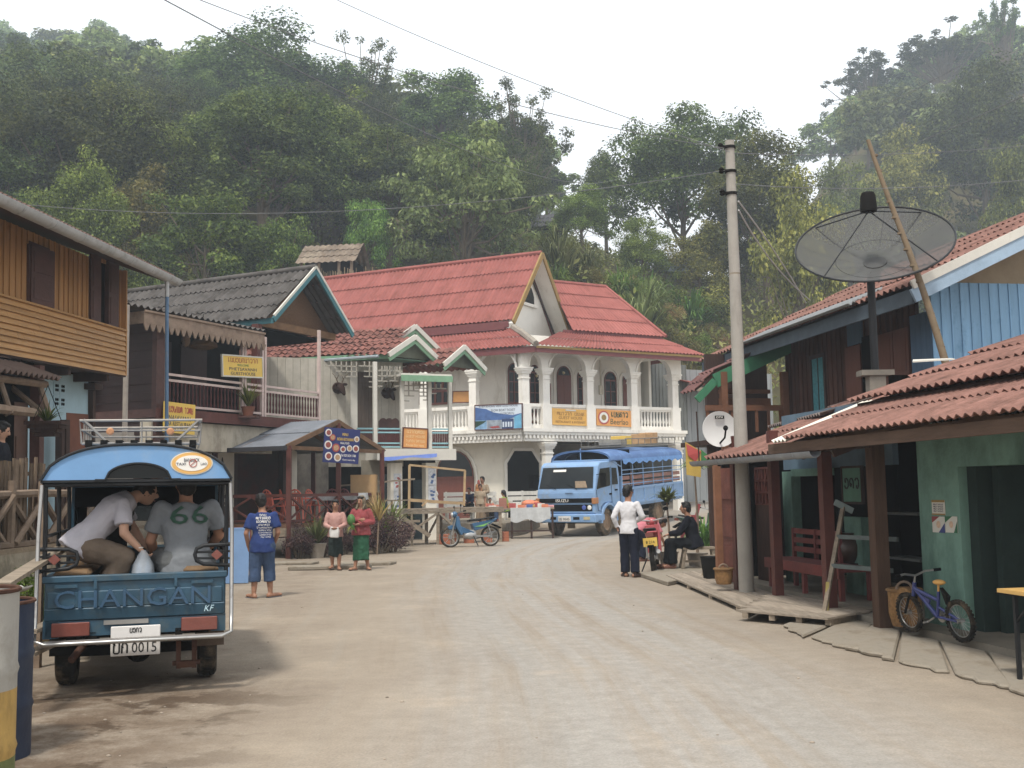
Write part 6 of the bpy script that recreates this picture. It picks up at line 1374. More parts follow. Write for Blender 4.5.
for px0, px1, y0, y1, lab, kind in ((932.5, 945.5, 500, 515, 'small cream notice pasted above the flag posters on the green pier', 0), (933, 945.5, 516.5, 532.5, 'poster with red and blue corners on the green pier', 1), (946, 958, 516.5, 532.5, 'poster with green corners on the green pier', 2)):
 q = fP.p((px0+px1)/2, (y0+y1)/2, yS); W_ = abs(sP(px1,520,yS)-sP(px0,520,yS)); H_ = fP.z(940,y0,yS)-fP.z(940,y1,yS)
 t = thing('wall_poster', lab, 'poster', fP.M @ V((q.x, yS-.002, q.z)), fP.rz, None); MB().bb(-W_/2,W_/2,-.006,-.001,-H_/2,H_/2).build('sheet', mat('paper_white', '#c9c6bb', .7, .06, 4, bump=0), t)
 def tri(pts, m): MB().slab([(x*W_, -.009, z*H_) for x, z in pts], (0,.002,0)).build('print', m, t)
 if kind == 0:
  tri([(-.5,.35),(.5,.35),(.5,.5),(-.5,.5)], M_GOLD); tri([(-.5,-.5),(.5,-.5),(.5,-.4),(-.5,-.4)], M_GOLD)
  for k in range(4): letters(t, 'lettering', lao_mb('hnavkbo', H_*.09, W_*.75, .002), M_BLUTXT, (0,-.008,H_*(.2-.15*k)))
 elif kind == 1: tri([(-.5,.5),(.1,.5),(-.5,.1)], mat('flag_red', '#8f2f2f', .7, .1, 3, bump=0)); tri([(.5,-.5),(.5,.1),(.0,-.5)], mat('flag_blue', '#2d3a7a', .7, .1, 3, bump=0)); MB().lathe([(.16*W_,0),(.16*W_,.002)],14,0,(0,-.007,0),MX.Rotation(pi/2,4,'X')).build('emblem', mat('poster_gold', '#c9a88a', .7, .2, 30, bump=0), t)
 else: tri([(-.5,.5),(.1,.5),(-.5,.1)], mat('flag_green', '#2c6a48', .7, .1, 3, bump=0)); tri([(.5,-.5),(.5,.2),(.2,-.5)], mat('flag_green', '')); MB().lathe([(.16*W_,0),(.16*W_,.002)],14,0,(0,-.007,0),MX.Rotation(pi/2,4,'X')).build('emblem', mat('poster_gold', ''), t)
M_SLAB = mat('apron_cement', '#938a7b', .95, .3, 3, bump=.9, bscale=14, dirt=('#6f6557', .5, 3))
sl_r = random.Random(9)
ed = [G(x, y) for x, y in ((783, 627), (806, 639), (848, 650), (893, 662), (948, 676), (1010, 692), (1090, 716), (1180, 745))]
inn = [fP.M @ V((sP(x, 600, .08), .08, 0)) for x in (818, 846, 872, 900, 938, 985, 1060, 1150)]
for i in range(len(ed)-1):
 a, b, c, d = ed[i], ed[i+1], inn[i+1], inn[i]; g_ = .02; z = .035+sl_r.uniform(-.012,.015)
 P4 = [a.lerp(b,g_), a.lerp(b,1-g_), d.lerp(c,1-g_), d.lerp(c,g_)]; ct = sum(P4, V((0,0,0)))/4
 mb = MB(); n = 8; top = []
 for j in range(n):
  p = P4[0].lerp(P4[1], j/(n-1)); top.append(p + V((sl_r.uniform(-.05,.05), sl_r.uniform(-.05,.05), 0)))
 poly = top + [P4[2], P4[3]]; mb.slab([V((p.x-ct.x, p.y-ct.y, 0)) for p in poly], (sl_r.uniform(-.01,.01),0,z)); o = mb.build('apron_slab', M_SLAB, None, bevel=.015, loc=(ct.x, ct.y, 0)); tag(o, 'worn cement slab in the broken apron along the right-side shops'.replace('right-side', 'sea-green'), 'slab', 'cement slabs of the shop apron')
M_PALLET = mat('walkway_wood', '#8b7f70', .92, .3, 4, island=.22, bump=.4, stretch=(4,.5,4))
def walkway(c4, n, lab, zz):
 c4 = [V(p) for p in c4]; ct = sum(c4, V((0,0,0)))/4; t = thing('slatted_walkway', lab, 'walkway', (ct.x, ct.y, 0)); a, b, c, d = [p-V((ct.x,ct.y,0)) for p in c4]; rw = random.Random(n)
 mb = MB();
 for i in range(n):
  u = (i+.5)/n; p, q = a.lerp(d, u), b.lerp(c, u); w_ = (a-d).length/n*.86; mb.bar(p+V((0,0,zz+rw.uniform(-.006,.006)))+(p-q)*rw.uniform(0,.02), q+V((0,0,zz+rw.uniform(-.006,.006))), w_, .025)
 mb.build('slats', M_PALLET, t); mb = MB()
 for u in (.04, .35, .65, .96): p, q = a.lerp(b, u), d.lerp(c, u); mb.bar(p+V((0,0,zz-.05)), q+V((0,0,zz-.05)), .07, .07)
 mb.build('bearer', M_GREYWOOD, t)
walkway([G(668,580), G(742,613), G(795,607), G(704,575)], 9, 'long slatted wooden walkway in front of the red posts', .07)
walkway([G(742,621), G(832,629), G(868,621), G(776,602)], 8, 'short pallet-like wooden step at the near end of the walkway', .12)
mb = MB(); P4 = [G(640,577), G(668,586), G(720,575), G(690,568)]; ct = sum(P4, V())/4; mb.slab([p-ct for p in P4], (0,0,.07)); tag(mb.build('stone_step', M_SLAB, None, loc=ct, bevel=.01), 'cement step under the seated man in dark clothes', 'step')
M_TAILBLUE = mat('deep_blue_paint', '#15465d', .45, .25, 3, bump=.08, spec=.5, dirt=('#4d5450', .6, 4))
M_CANOPY = mat('canopy_blue', '#5790c4', .6, .1, 2, bump=.05, spec=.4, dirt=('#8fa2b4', .60, 2.5))
M_TRUCK = mat('truck_blue', '#6b97c6', .5, .12, 3, bump=.04, spec=.5, dirt=('#8a8a82', .62, 2.6))
M_RUBBER = mat('tyre_rubber', '#262421', .9, .25, 8, bump=.2, dirt=('#6d5f4e', .55, 6))
M_DUSTRUB = mat('dusty_tyre', '#4a4238', .95, .3, 8, bump=.2, dirt=('#8a7760', .5, 6))
M_CHROME = mat('steel_tube', '#aaa9a6', .35, .1, 3, metal=.8, bump=.03, dirt=('#6f625a', .64, 9))
M_BLKPIPE = mat('black_pipe', '#1d1f22', .5, .2, 4, bump=.05)
M_RUST = mat('rusty_steel', '#4d3327', .9, .35, 9, bump=.4)
M_CHASSIS = mat('chassis_black', '#1b1917', .85, .3, 6, bump=.2)
M_REDLENS = mat('red_lens', '#73301f', .3, .15, 12, bump=.1, spec=.6); M_ORLENS = mat('orange_lens', '#ab6a26', .3, .15, 12, bump=.1, spec=.6)
M_PLATE = mat('plate_white', '#d9d6d2'); M_BLKTXT = mat('black_letter', '#1b1b1d', .6, .1, 3, bump=0)
M_SEATBR = mat('worn_cushion', '#6d5231', .7, .35, 6, bump=.2)
M_WGLASS = mat('windscreen', '#2a3034', .08, .3, .8, bump=0, spec=.8)
def wheel(parent, c, r, w_, axis, rub=M_RUBBER, rim=M_CHASSIS, name='wheel'):
 M = MX.Rotation(pi/2, 4, 'Y') if axis == 'x' else MX.Rotation(pi/2, 4, 'X')
 mb = MB(); mb.lathe([(r*.62,-w_/2),(r*.86,-w_/2),(r*.97,-w_*.38),(r,-w_*.2),(r,w_*.2),(r*.97,w_*.38),(r*.86,w_/2),(r*.62,w_/2),(r*.6,0),(r*.62,-w_/2)], 26, 0, c, M, caps=False)
 n = 26
 for k in range(n):
  a = 2*pi*k/n; p = V((r*1.004*cos(a), r*1.004*sin(a), 0))
  mb.box(V(c)+ (M @ p), (.02*r/.3,.02*r/.3,w_*.34) , 0, (M @ MX.Rotation(a,4,'Z')))
 wo = mb.build(name, rub, parent, smooth=40); mb = MB(); mb.lathe([(.001,-w_*.28),(r*.2,-w_*.3),(r*.3,-w_*.2),(r*.5,-w_*.22),(r*.62,-w_*.45),(r*.62,w_*.45),(r*.5,w_*.22),(r*.3,w_*.2),(r*.2,w_*.3),(.001,w_*.28)], 20, 0, c, M, caps=False); mb.build('rim', rim, wo, smooth=40); return wo
gl_, gr_ = G(75, 684), G(219, 675); ctr = (gl_+gr_)/2; ang = atan2(gr_.y-gl_.y, gr_.x-gl_.x)
ctr.x -= .09
tk = thing('passenger_pickup', 'blue passenger pickup taxi with canopy and roof rack, seen from behind', 'pickup', (ctr.x, ctr.y, 0), ang)
hwT = (gr_-gl_).length/2; tk.scale = (.965, 1, 1); TM = WM(tk); TI = TM.inverted()
yb = -.62
for sx in (-1, 1): wheel(tk, (sx*hwT, 0, .27), .27, .17, 'x'); wheel(tk, (sx*hwT, 1.95, .27), .27, .17, 'x')
mb = MB(); zt, zb = .95, .60
mb.bb(-.73,.73, yb-.01, yb+.05, zb, zt); mb.bb(-.75,.75, yb-.03, yb+.06, zt-.045, zt+.01); mb.bb(-.71,.71, yb-.03, yb-.01, zb+.10, zt-.115); mb.slab([(-.73,yb-.01,zb),(.73,yb-.01,zb),(.73,yb-.035,zb+.1),(-.73,yb-.035,zb+.1)], (0,.03,0))
tg = mb.build('tailgate', M_TAILBLUE, tk, bevel=.008)
mb = MB(); mb.slab([(-.74,yb+.05,1.735),(.74,yb+.05,1.735),(.74,1.2,1.75),(-.74,1.2,1.75)], (0,0,.01)); mb.build('headlining', M_CHASSIS, tk)
letters(tg, 'embossed_lettering', text_mb('CHANGAN', .145, 1.26, .03), mat('letter_blue', '#1e4a69', .4, .15, 3, bump=.05, spec=.5), (-.02, yb-.034, .77)); letters(tg, 'sticker', text_mb('KF', .05, .085, .004, .3), mat('sticker_blue', '#a9cbd8', .5, .1, 3, bump=0), (.6, yb-.034, .655))
mb = MB()
for x in (-.56, .54): mb.bb(x-.09, x+.09, yb-.045, yb-.01, zt-.085, zt-.06)
for x in (-.33, .32): mb.bb(x-.012, x+.012, yb-.05, yb-.02, zt-.1, zt-.03)
mb.build('latch', M_TAILBLUE, tg)
mb = MB();
for sx in (-1,1): mb.bb(sx*.70, sx*.74, yb+.06, 1.25, .56, .93); mb.bb(sx*.68, sx*.76, yb+.06, 1.25, .91, .95); mb.bb(sx*.62, sx*.74, yb, yb+.3, .46, .60)
mb.bb(-.70,.70, yb+.06, 1.25, .56, .62); mb.bb(-.7,.7,1.2,1.25,.6,.95); mb.bb(-.72,.72, yb+.0, yb+.06, .47, .595); mb.build('cargo_bed', M_TAILBLUE, tk)
for sx in (-1,1):
 mb = MB(); mb.bb(sx*.37-.0, sx*.67, yb-.035, yb-.001, .475, .585); mb.build('tail_lamp', M_REDLENS, tk, bevel=.006)
mb = MB(); mb.bb(-.26,.10, yb-.02, yb-.001, .555, .59); mb.build('lamp_bracket', M_CHROME, tk)
mb = MB(); mb.bb(-.2,.2, yb-.05, yb-.035, .30, .54); pl_ = mb.build('number_plate', M_PLATE, tk, bevel=.005)
letters(pl_, 'lettering', lao_mb('bk', .085, .13, .003, .15), M_BLKTXT, (-.12, yb-.051, .365)); letters(pl_, 'lettering', text_mb('0015', .085, .2, .003), M_BLKTXT, (.07, yb-.051, .365)); letters(pl_, 'lettering', lao_mb('bokv', .035, .1, .003, .18), M_BLKTXT, (.0, yb-.051, .505))
mb = MB(); mb.bb(-.74,.74, yb-.24, yb-.1, .435, .455); mb.build('step_plate', mat('worn_tread', '#8d8883', .6, .3, 8, metal=.4, bump=.5, bscale=60), tk)
mb = MB()
for sx in (-1,1): mb.tube([(sx*.77, yb-.02, 1.70),(sx*.785, yb-.05, 1.3),(sx*.785, yb-.1, .62),(sx*.78, yb-.2, .47),(sx*.70, yb-.25, .445),(0, yb-.25, .445)], .017, 8)
mb.build('bumper_tube', M_CHROME, tk, smooth=50)
for sx in (-1,1):
 mb = MB(); yy = yb+.02
 pts = [(sx*.80, yy, 1.18), (sx*.55, yy-.02, 1.175), (sx*.49, yy-.02, 1.15), (sx*.475, yy-.02, 1.10), (sx*.49, yy-.02, 1.05), (sx*.55, yy-.02, 1.02), (sx*.80, yy, 1.0)]
 mb.tube(pts, .017, 8); mb.tube([(sx*.8,yy,1.12),(sx*.49,yy-.02,1.12)], .01, 6); mb.tube([(sx*.8,yy,1.06),(sx*.49,yy-.02,1.07)], .01, 6); go = mb.build('grab_loop', M_BLKPIPE, tk, smooth=50)
 mb = MB(); mb.slab([(sx*.66+a, yy-.045, 1.095+b) for a, b in ((-.05,0),(0,-.045),(.05,0),(0,.045))], (0,.02,0)); mb.build('reflector', M_REDLENS, go)
def cano(x): return 1.73 + .295*(1-abs(x/.78)**2.6)**.6 if abs(x) < .78 else 1.73
N = 22; top = [(-.78+1.56*i/N) for i in range(N+1)]
mb = MB(); rows = [(yb-.05, .0), (yb+.35, .015), (.6, .02), (1.25, 0)]; vs = [];
for y, dz in rows: vs += [(x, y, cano(x)+dz) for x in top] + [(x, y, cano(x)+dz-.02) for x in top]
k = 2*(N+1); fs = []
for r_ in range(len(rows)-1):
 for i in range(N): a = r_*k+i; fs += [(a,a+1,a+k+1,a+k), (a+N+1,a+N+1+k,a+N+2+k,a+N+2)]
for r_ in (0, len(rows)-1):
 for i in range(N): a = r_*k+i; fs.append((a, a+N+1, a+N+2, a+1))
mb.add(vs, fs); mb.build('canopy', M_CANOPY, tk, smooth=50)
mb = MB(); ar = [(x, 1.735+.135*max(0, 1-(x/.27)**2)**.5 if abs(x) < .27 else 1.735) for x in [-.27+.54*i/16 for i in range(17)]]
xs2 = [-.77,-.72,-.6,-.45,-.35] + [a[0] for a in ar] + [.35,.45,.6,.72,.77]
lowz = lambda x: 1.735+.135*max(0, 1-(x/.27)**2)**.5 if abs(x) < .27 else 1.735
for a, b in zip(xs2, xs2[1:]): mb.slab([(a,yb-.055,lowz(a)),(b,yb-.055,lowz(b)),(b,yb-.055,cano(b)-.005),(a,yb-.055,cano(a)-.005)], (0,.02,0))
va = mb.build('rear_valance', M_CANOPY, tk); mb = MB(); mb.slab([(x, yb-.03, z+.012) for x, z in ar] , (0,.01,0)); mb.build('tinted_window', M_GLASS, va)
mb = MB(); mb.tube([(x, yb-.062, cano(x)+.004) for x in top], .012, 6); mb.tube([(x, yb-.062, lowz(x)) for x in xs2[4:-4]], .01, 6); mb.bar((-.78,yb-.05,1.728),(.78,yb-.05,1.728),.02,.02); mb.build('edge_trim', M_BLKPIPE, va, smooth=50)
ce = MX.Translation((.44, yb-.058, 1.865));
def oval(rx, rz, dz, m, n=28):
 MB().slab([(.44+rx*cos(2*pi*i/n), yb-.058-dz, 1.868+rz*sin(2*pi*i/n)) for i in range(n)], (0,.003,0)).build('oval_sticker', m, va)
oval(.178,.098,.003, mat('sticker_rim', '#d9d3c0', .5, .05, 3, bump=0)); oval(.168,.09,.006, mat('sticker_gold', '#d8a13c', .5, .1, 3, bump=0)); oval(.135,.066,.009, M_WTXT)
letters(va, 'lettering', text_mb('BANLUCK', .028, .13, .002), M_BLUTXT, (.44, yb-.069, 1.895)); letters(va, 'lettering', text_mb('TAXI', .022, .08, .002), M_BLUTXT, (.35, yb-.069, 1.862)); letters(va, 'lettering', text_mb('LAO', .02, .05, .002), M_BLUTXT, (.54, yb-.069, 1.862))
MB().tube([(.45+.032*cos(a), yb-.07, 1.868+.032*sin(a)) for a in [2*pi*i/16 for i in range(16)]], .003, 4, closed=True).tube([(.43,yb-.07,1.85),(.475,yb-.07,1.888)], .003, 4).build('emblem', M_REDTXT, va)
for sx in (-1,1):
 for y, bx in ((yb+.02,.74),(.3,.73),(1.2,.73)):
  mb = MB(); mb.tube([(sx*bx, y, .93),(sx*(bx+.0), y, 1.4),(sx*(bx+.01), y, 1.76)], .02, 7); mb.build('upright', M_BLKPIPE, tk, smooth=50)
 mb = MB(); mb.tube([(sx*.74,yb+.02,1.28),(sx*.74,1.2,1.28)], .016, 6); mb.tube([(sx*.74,yb+.02,1.12),(sx*.74,1.2,1.12)], .016, 6); mb.build('side_rail', M_BLKPIPE, tk, smooth=50)
 mb = MB(); mb.bb(sx*.36, sx*.69, yb+.1, 1.15, .84, .93); mb.build('bench_base', M_CHASSIS, tk); mb = MB(); mb.bb(sx*.38, sx*.68, yb+.09, 1.15, .932, 1.0); mb.build('bench_cushion', M_SEATBR, tk, bevel=.03)
mb = MB(); mb.tube([(-.77,yb-.0,1.70),(.77,yb-.0,1.70)], .018, 6); mb.tube([(-.74,1.2,1.74),(.74,1.2,1.74)], .018, 6)
for y in (-.2,.3,.8): mb.tube([(x, y, cano(x)-.03) for x in top[1:-1]], .014, 5)
mb.build('roof_bow', M_BLKPIPE, tk, smooth=50)
mb = MB(); pr = [(1.28,.45),(1.28,1.72),(1.4,1.76),(2.1,1.74),(2.45,1.62),(2.75,1.05),(2.9,.95),(2.92,.45)]
mb.slab([(-.72,y,z) for y, z in pr], (.03,0,0)); mb.slab([(.69,y,z) for y, z in pr], (.03,0,0))
for (a, b), (c, d) in zip(pr[1:], pr[2:]):
 if (a, b) == (2.45,1.62): continue
 mb.slab([(-.69,a,b),(.69,a,b),(.69,c,d),(-.69,c,d)], (0,-.01,-.03))
mb.build('cabin', M_TAILBLUE, tk); mb = MB(); mb.bb(-.69,.69,1.28,1.31,.45,1.0); mb.bb(-.69,.69,1.28,1.31,1.5,1.72); mb.bb(-.68,-.665,1.32,2.4,.5,1.7); mb.bb(.665,.68,1.32,2.4,.5,1.7); mb.build('cab_bulkhead', M_BLACK, tk)
mb = MB(); mb.slab([(-.66,2.46,1.58),(.66,2.46,1.58),(.66,2.73,1.08),(-.66,2.73,1.08)], (0,.01,.0)); mb.build('windscreen', mat('clear_glass', '#c4d0d4', .05, .05, 1, bump=0, alpha=.25), tk)
for sx in (-1,1):
 mb = MB(); mb.bb(sx*.725, sx*.735, 1.5, 2.4, 1.08, 1.6); mb.build('side_window', M_GLASS, tk)
 mb = MB(); mb.bb(sx*.2, sx*.6, 1.6, 1.75, .8, 1.35); mb.bb(sx*.2, sx*.6, 1.6, 2.1, .7, .82); mb.build('cab_seat', M_BLACK, tk, bevel=.03)
q = mb = MB(); mb.lathe([(.028,0),(.03,.12),(.012,.15),(.012,.19)], 10); o = mb.build('drink_bottle', mat('orange_drink', '#c6721a', .2, .1, 3, bump=0), None, smooth=40, loc=TM @ V((.1, 1.22, .955))); tag(o, 'orange drink bottle standing behind the pickup cab', 'bottle')
mb = MB(); mb.bar((-hwT,0,.27),(hwT,0,.27),.08,.08); mb.ell((0,0,.27),(.12,.12,.12));
for sx in (-1,1): mb.bb(sx*.35-.03, sx*.35+.03, yb, 2.6, .40, .50)
mb.bb(-.6,.6,yb+.1,1.2,.44,.56); mb.build('chassis', M_CHASSIS, tk)
mb = MB(); mb.bb(-.72,-.5,-.3,-.27,.28,.47); mb.build('mudflap', M_CHASSIS, tk); mb = MB(); mb.bb(.5,.74,-.3,-.27,.30,.48); mb.build('mudflap', mat('dusty_flap', '#5b4b3d', .9, .3, 6), tk)
mb = MB(); mb.tube([(-.5, yb-.12, .30),(-.4, yb+.1, .42),(-.38, .3, .44)], .03, 10); mb.build('exhaust', M_RUST, tk, smooth=50)
mb = MB(); mb.bb(.33,.37,yb-.1,yb+.0,.18,.42); mb.bb(.46,.50,yb-.1,yb+.0,.18,.42); mb.bb(.34,.49,yb-.13,yb-.05,.19,.24); mb.tube([(.3,yb-.06,.22),(.53,yb-.06,.22)],.02,7); mb.build('spring_shackle', M_RUST, tk)
mb = MB(); rx, ry0, ry1, z0, z1 = .51, -.15, .95, 2.06, 2.27
for y in (ry0, ry1):
 mb.tube([(-rx,y,z0),(-rx-.02,y,z1-.01),(rx+.02,y,z1),(rx,y,z0)], .012, 7); mb.tube([(-rx,y,(z0+z1)/2+.01),(rx,y,(z0+z1)/2+.01)], .008, 6)
 for k in (2,): mb.tube([(-rx+2*rx*k/4,y,z0),(-rx+2*rx*k/4,y,z1-.02)], .008, 5)
for sx in (-1,1):
 mb.tube([(sx*rx,ry0,z1-.01),(sx*rx,ry1,z1-.01)], .012, 7); mb.tube([(sx*rx,ry0,z0+.12),(sx*rx,ry1,z0+.12)], .011, 6)
 mb.tube([(sx*rx*.98,ry0,z1),(sx*rx*.6,ry0+.0,z0+.02)], .012, 6)
 for k in range(1,5): mb.tube([(sx*rx,ry0+(ry1-ry0)*k/5,z0),(sx*rx,ry0+(ry1-ry0)*k/5,z1)], .008, 5)
mb.tube([(-rx,ry0,z0),(rx,ry0,z0)], .012, 6)
rk = mb.build('roof_rack', mat('dull_steel', '#8f8a83', .5, .2, 6, metal=.3, bump=.03, dirt=('#5f564c', .6, 8)), tk, smooth=50)
mb = MB()
for k in range(8): x = -rx+.06+(2*rx-.12)*k/7; mb.bb(x-.03, x+.03, ry0-.02, ry1, z0-.03, z0+.03)
mb.build('rack_slats', M_CHASSIS, rk)
for x in (-.27,.25): mb = MB(); mb.lathe([(.034,0),(.034,.008),(.02,.014)], 14, 0, (x,ry0-.012,(z0+z1)/2), MX.Rotation(pi/2,4,'X')); mb.build('reflector', M_ORLENS, rk)
wl, wr_ = G(553, 536), G(604.5, 535.5); al = RAD(32)
tr0 = thing('cargo_truck', 'pale blue cargo truck with arched canvas canopy parked before the white guesthouse', 'truck', (0,0,0), 0)
hd = V((-sin(al), -cos(al), 0)); sd2 = V((cos(al), -sin(al), 0))      # forward, and the truck's left side (to the right in view)
fw = wr_ - sd2*.93; tr0.location = (fw.x, fw.y, road_z(fw.x, fw.y)*.5); tr0.rotation_euler = (RAD(-2.6), 0, atan2(hd.y, hd.x) - pi/2)
WB = -4.3
for y, r_ in ((0, .47), (WB, .47)):
 for sx in (-1, 1): wheel(tr0, (sx*.93, y, r_), r_, .26, 'x', M_DUSTRUB, mat('dusty_rim', '#8b7258', .9, .3, 5))
FY = .95; CW = 1.12
M_TRK = M_TRUCK
mb = MB();
prof = [(-.95,.85),(-.95,2.05),(-.85,2.48),(-.6,2.56),(.45,2.53),(.62,2.42),(FY-.02,1.58),(FY,1.5),(FY+.02,.82),(FY-.1,.75),(.55,.75),(.5,.98),(.25,1.12),(-.25,1.12),(-.5,.98),(-.55,.85)]
mb.slab([(-CW,y,z) for y, z in prof], (2*CW,0,0)); cab = mb.build('cab', M_TRK, tr0, bevel=.03)
mb = MB(); d = V((0,.012,.006))
ws = [(-.98,.665,2.36),(.98,.665,2.36),(1.04,FY-.06,1.66),(-1.04,FY-.06,1.66)]; mb.slab([V(p)+d for p in ws], (0,.02,.008)); wso = mb.build('windscreen', M_WGLASS, tr0)
mb = MB(); mb.bb(-.3,.2,.70,.705,0,0.001)
for k, x in enumerate((.35,-.45)): mb.bar((x,FY+.0,1.64),(x+.42,FY-.06,1.80),.015,.015)
mb.build('wiper', M_BLACK, tr0)
mb = MB(); mb.slab([(.05,.70,2.31),(.55,.70,2.31),(.55,.745,2.22),(.05,.745,2.22)], (0,.012,.008)); mb.build('windscreen_sticker', M_WTXT, tr0)
mb = MB(); mb.slab([(-.1,.71,2.30),(.1,.71,2.30),(.15,.93,1.68),(-.1,.93,1.68)], (0,.012,.004)) if False else mb.slab([(-.75,.86,1.9),(-.35,.86,1.9),(-.4,.94,1.68),(-.85,.94,1.68)], (0,.014,.006)); mb.build('dash_bundle', mat('tan_bundle', '#8d7a63', .8, .3, 6), tr0)
mb = MB(); mb.bb(-1.02,1.02,FY+.02,FY+.035,1.18,1.33); g1 = mb.build('grille', M_BLACK, tr0); mb = MB(); mb.bb(-1.02,1.02,FY+.02,FY+.03,.90,1.12); mb.build('lamp_panel', M_BLACK, tr0)
letters(g1, 'lettering', text_mb('ISUZU', .1, .48, .012), M_WTXT, (.12,FY+.042,1.255), (-1,0,0))
letters(tr0, 'lettering', text_mb('FORWARD', .045, .3, .006), M_BLKTXT, (-.15,FY+.022,1.5), (-1,0,0))
for x, m in ((.93,M_WTXT),(.72,mat('blue_bulb','#2f4fa8',.3,.1,3,bump=0)),(-.72,mat('blue_bulb','')),(-.93,M_WTXT)): mb = MB(); mb.lathe([(.07,0),(.08,.02),(.04,.03)], 14, 0, (x,FY+.03,1.02), MX.Rotation(-pi/2,4,'X')); mb.build('headlamp', m, tr0)
for sx in (-1,1): mb = MB(); mb.bb(sx*1.02,sx*1.16,FY-.2,FY+.05,1.14,1.34); mb.build('indicator', M_ORLENS, tr0, bevel=.01)
mb = MB(); mb.bb(-1.17,1.17,FY-.15,FY+.12,.52,.80); mb.bb(-1.17,-1.0,FY-.6,FY-.15,.55,.78); mb.bb(1.0,1.17,FY-.6,FY-.15,.55,.78); bp = mb.build('bumper', M_TRK, tr0, bevel=.03)
for x, w_ in ((-.85,.12),(.85,.12)): mb = MB(); mb.bb(x-w_,x+w_,FY+.12,FY+.135,.62,.72); mb.build('fog_lamp', mat('pale_lens','#b7ab84',.3,.2,5,bump=0), bp)
for x in (-.45,.45): mb = MB(); mb.bb(x-.12,x+.12,FY+.12,FY+.127,.62,.71); mb.build('bumper_slot', M_BLACK, bp)
mb = MB(); mb.bb(-.24,.24,FY+.125,FY+.14,.56,.74); pl2 = mb.build('number_plate', M_PLATE, tr0); letters(pl2, 'lettering', text_mb('9045', .08, .24, .004), M_BLKTXT, (-.07,FY+.142,.64), (-1,0,0)); letters(pl2, 'lettering', lao_mb('bn', .08, .12, .004), M_BLKTXT, (.15,FY+.142,.64), (-1,0,0))
for sx in (-1,1):
 X = sx*(CW+.006); mb = MB()
 mb.slab([(X,.50,2.30),(X,-.22,2.32),(X,-.22,1.70),(X,.80,1.62)], (sx*.01,0,0)); mb.slab([(X,-.36,2.30),(X,-.72,2.28),(X,-.8,1.72),(X,-.36,1.72)], (sx*.01,0,0)); mb.build('side_window', M_GLASS, tr0)
 mb = MB(); mb.bb(X,X+sx*.015,-.30,-.12,1.38,1.44); mb.bb(X,X+sx*.015,-.75,-.55,1.5,1.55); mb.build('door_handle', M_BLACK, tr0)
 mb = MB()
 for p, q in (((.82,1.6),(.74,.9)),((-.3,2.34),(-.3,1.1)),((.74,.9),(.5,.86))): mb.bar((X,p[0],p[1]),(X,q[0],q[1]),.012,.012)
 mb.build('door_seam', mat('seam_dark','#23384c',.7,.1,3,bump=0), tr0)
 mb = MB(); mb.bar((sx*1.1,.75,2.1),(sx*1.38,.85,2.15),.02,.02); mb.bb(sx*1.3,sx*1.5,.8,.86,1.7,2.16); mb.build('wing_mirror', M_BLACK, tr0, bevel=.02)
 n = 10; mb = MB(); ot = [(.62*cos(pi*i/n), .47+.66*sin(pi*i/n)) for i in range(n+1)]; it = [(.54*cos(pi*i/n), .47+.58*sin(pi*i/n)) for i in range(n+1)]
 for i in range(n): mb.slab([(sx*(CW-.08),*ot[i]),(sx*(CW-.08),*ot[i+1]),(sx*(CW-.08),*it[i+1]),(sx*(CW-.08),*it[i])], (sx*.14,0,0))
 mb.build('wheel_arch', M_TRK, tr0); mb = MB(); mb.bb(sx*.75,sx*1.05,-1.02,-.98,.15,.95); mb.build('mudflap', mat('tan_flap','#9c8460',.9,.2,4), tr0)
mb = MB()
for sx in (-1,1): mb.bb(sx*.4-.06, sx*.4+.06, -6.6, .7, .62, .85)
mb.bar((-.9,0,.47),(.9,0,.47),.12,.12); mb.bar((-.9,WB,.47),(.9,WB,.47),.16,.16); mb.bb(-1.0,-.6,-2.6,-1.5,.45,.85); mb.bb(.6,1.0,-2.6,-1.5,.45,.85); mb.build('chassis', M_CHASSIS, tr0)
BL0, BL1 = -1.15, -6.4; zf2 = .98
mb = MB(); mb.bb(-CW,CW,BL1,BL0,zf2-.1,zf2+.03)
for sx in (-1,1):
 mb.bb(sx*(CW-.04),sx*(CW+.02),BL1,BL0,zf2,zf2+.55); mb.bb(sx*(CW-.05),sx*(CW+.05),BL1,BL0,zf2+.5,zf2+.58); mb.bb(sx*(CW-.05),sx*(CW+.05),BL1,BL0,zf2-.02,zf2+.06)
 for k in range(7): y = BL0+(BL1-BL0)*k/6; mb.bb(sx*(CW+.02),sx*(CW+.05),y-.03,y+.03,zf2,zf2+.55)
mb.bb(-CW,CW,BL1-.03,BL1+.03,zf2,zf2+.55); mb.bb(-CW,CW,BL0-.03,BL0+.03,zf2,zf2+1.0); mb.build('cargo_body', M_TRK, tr0)
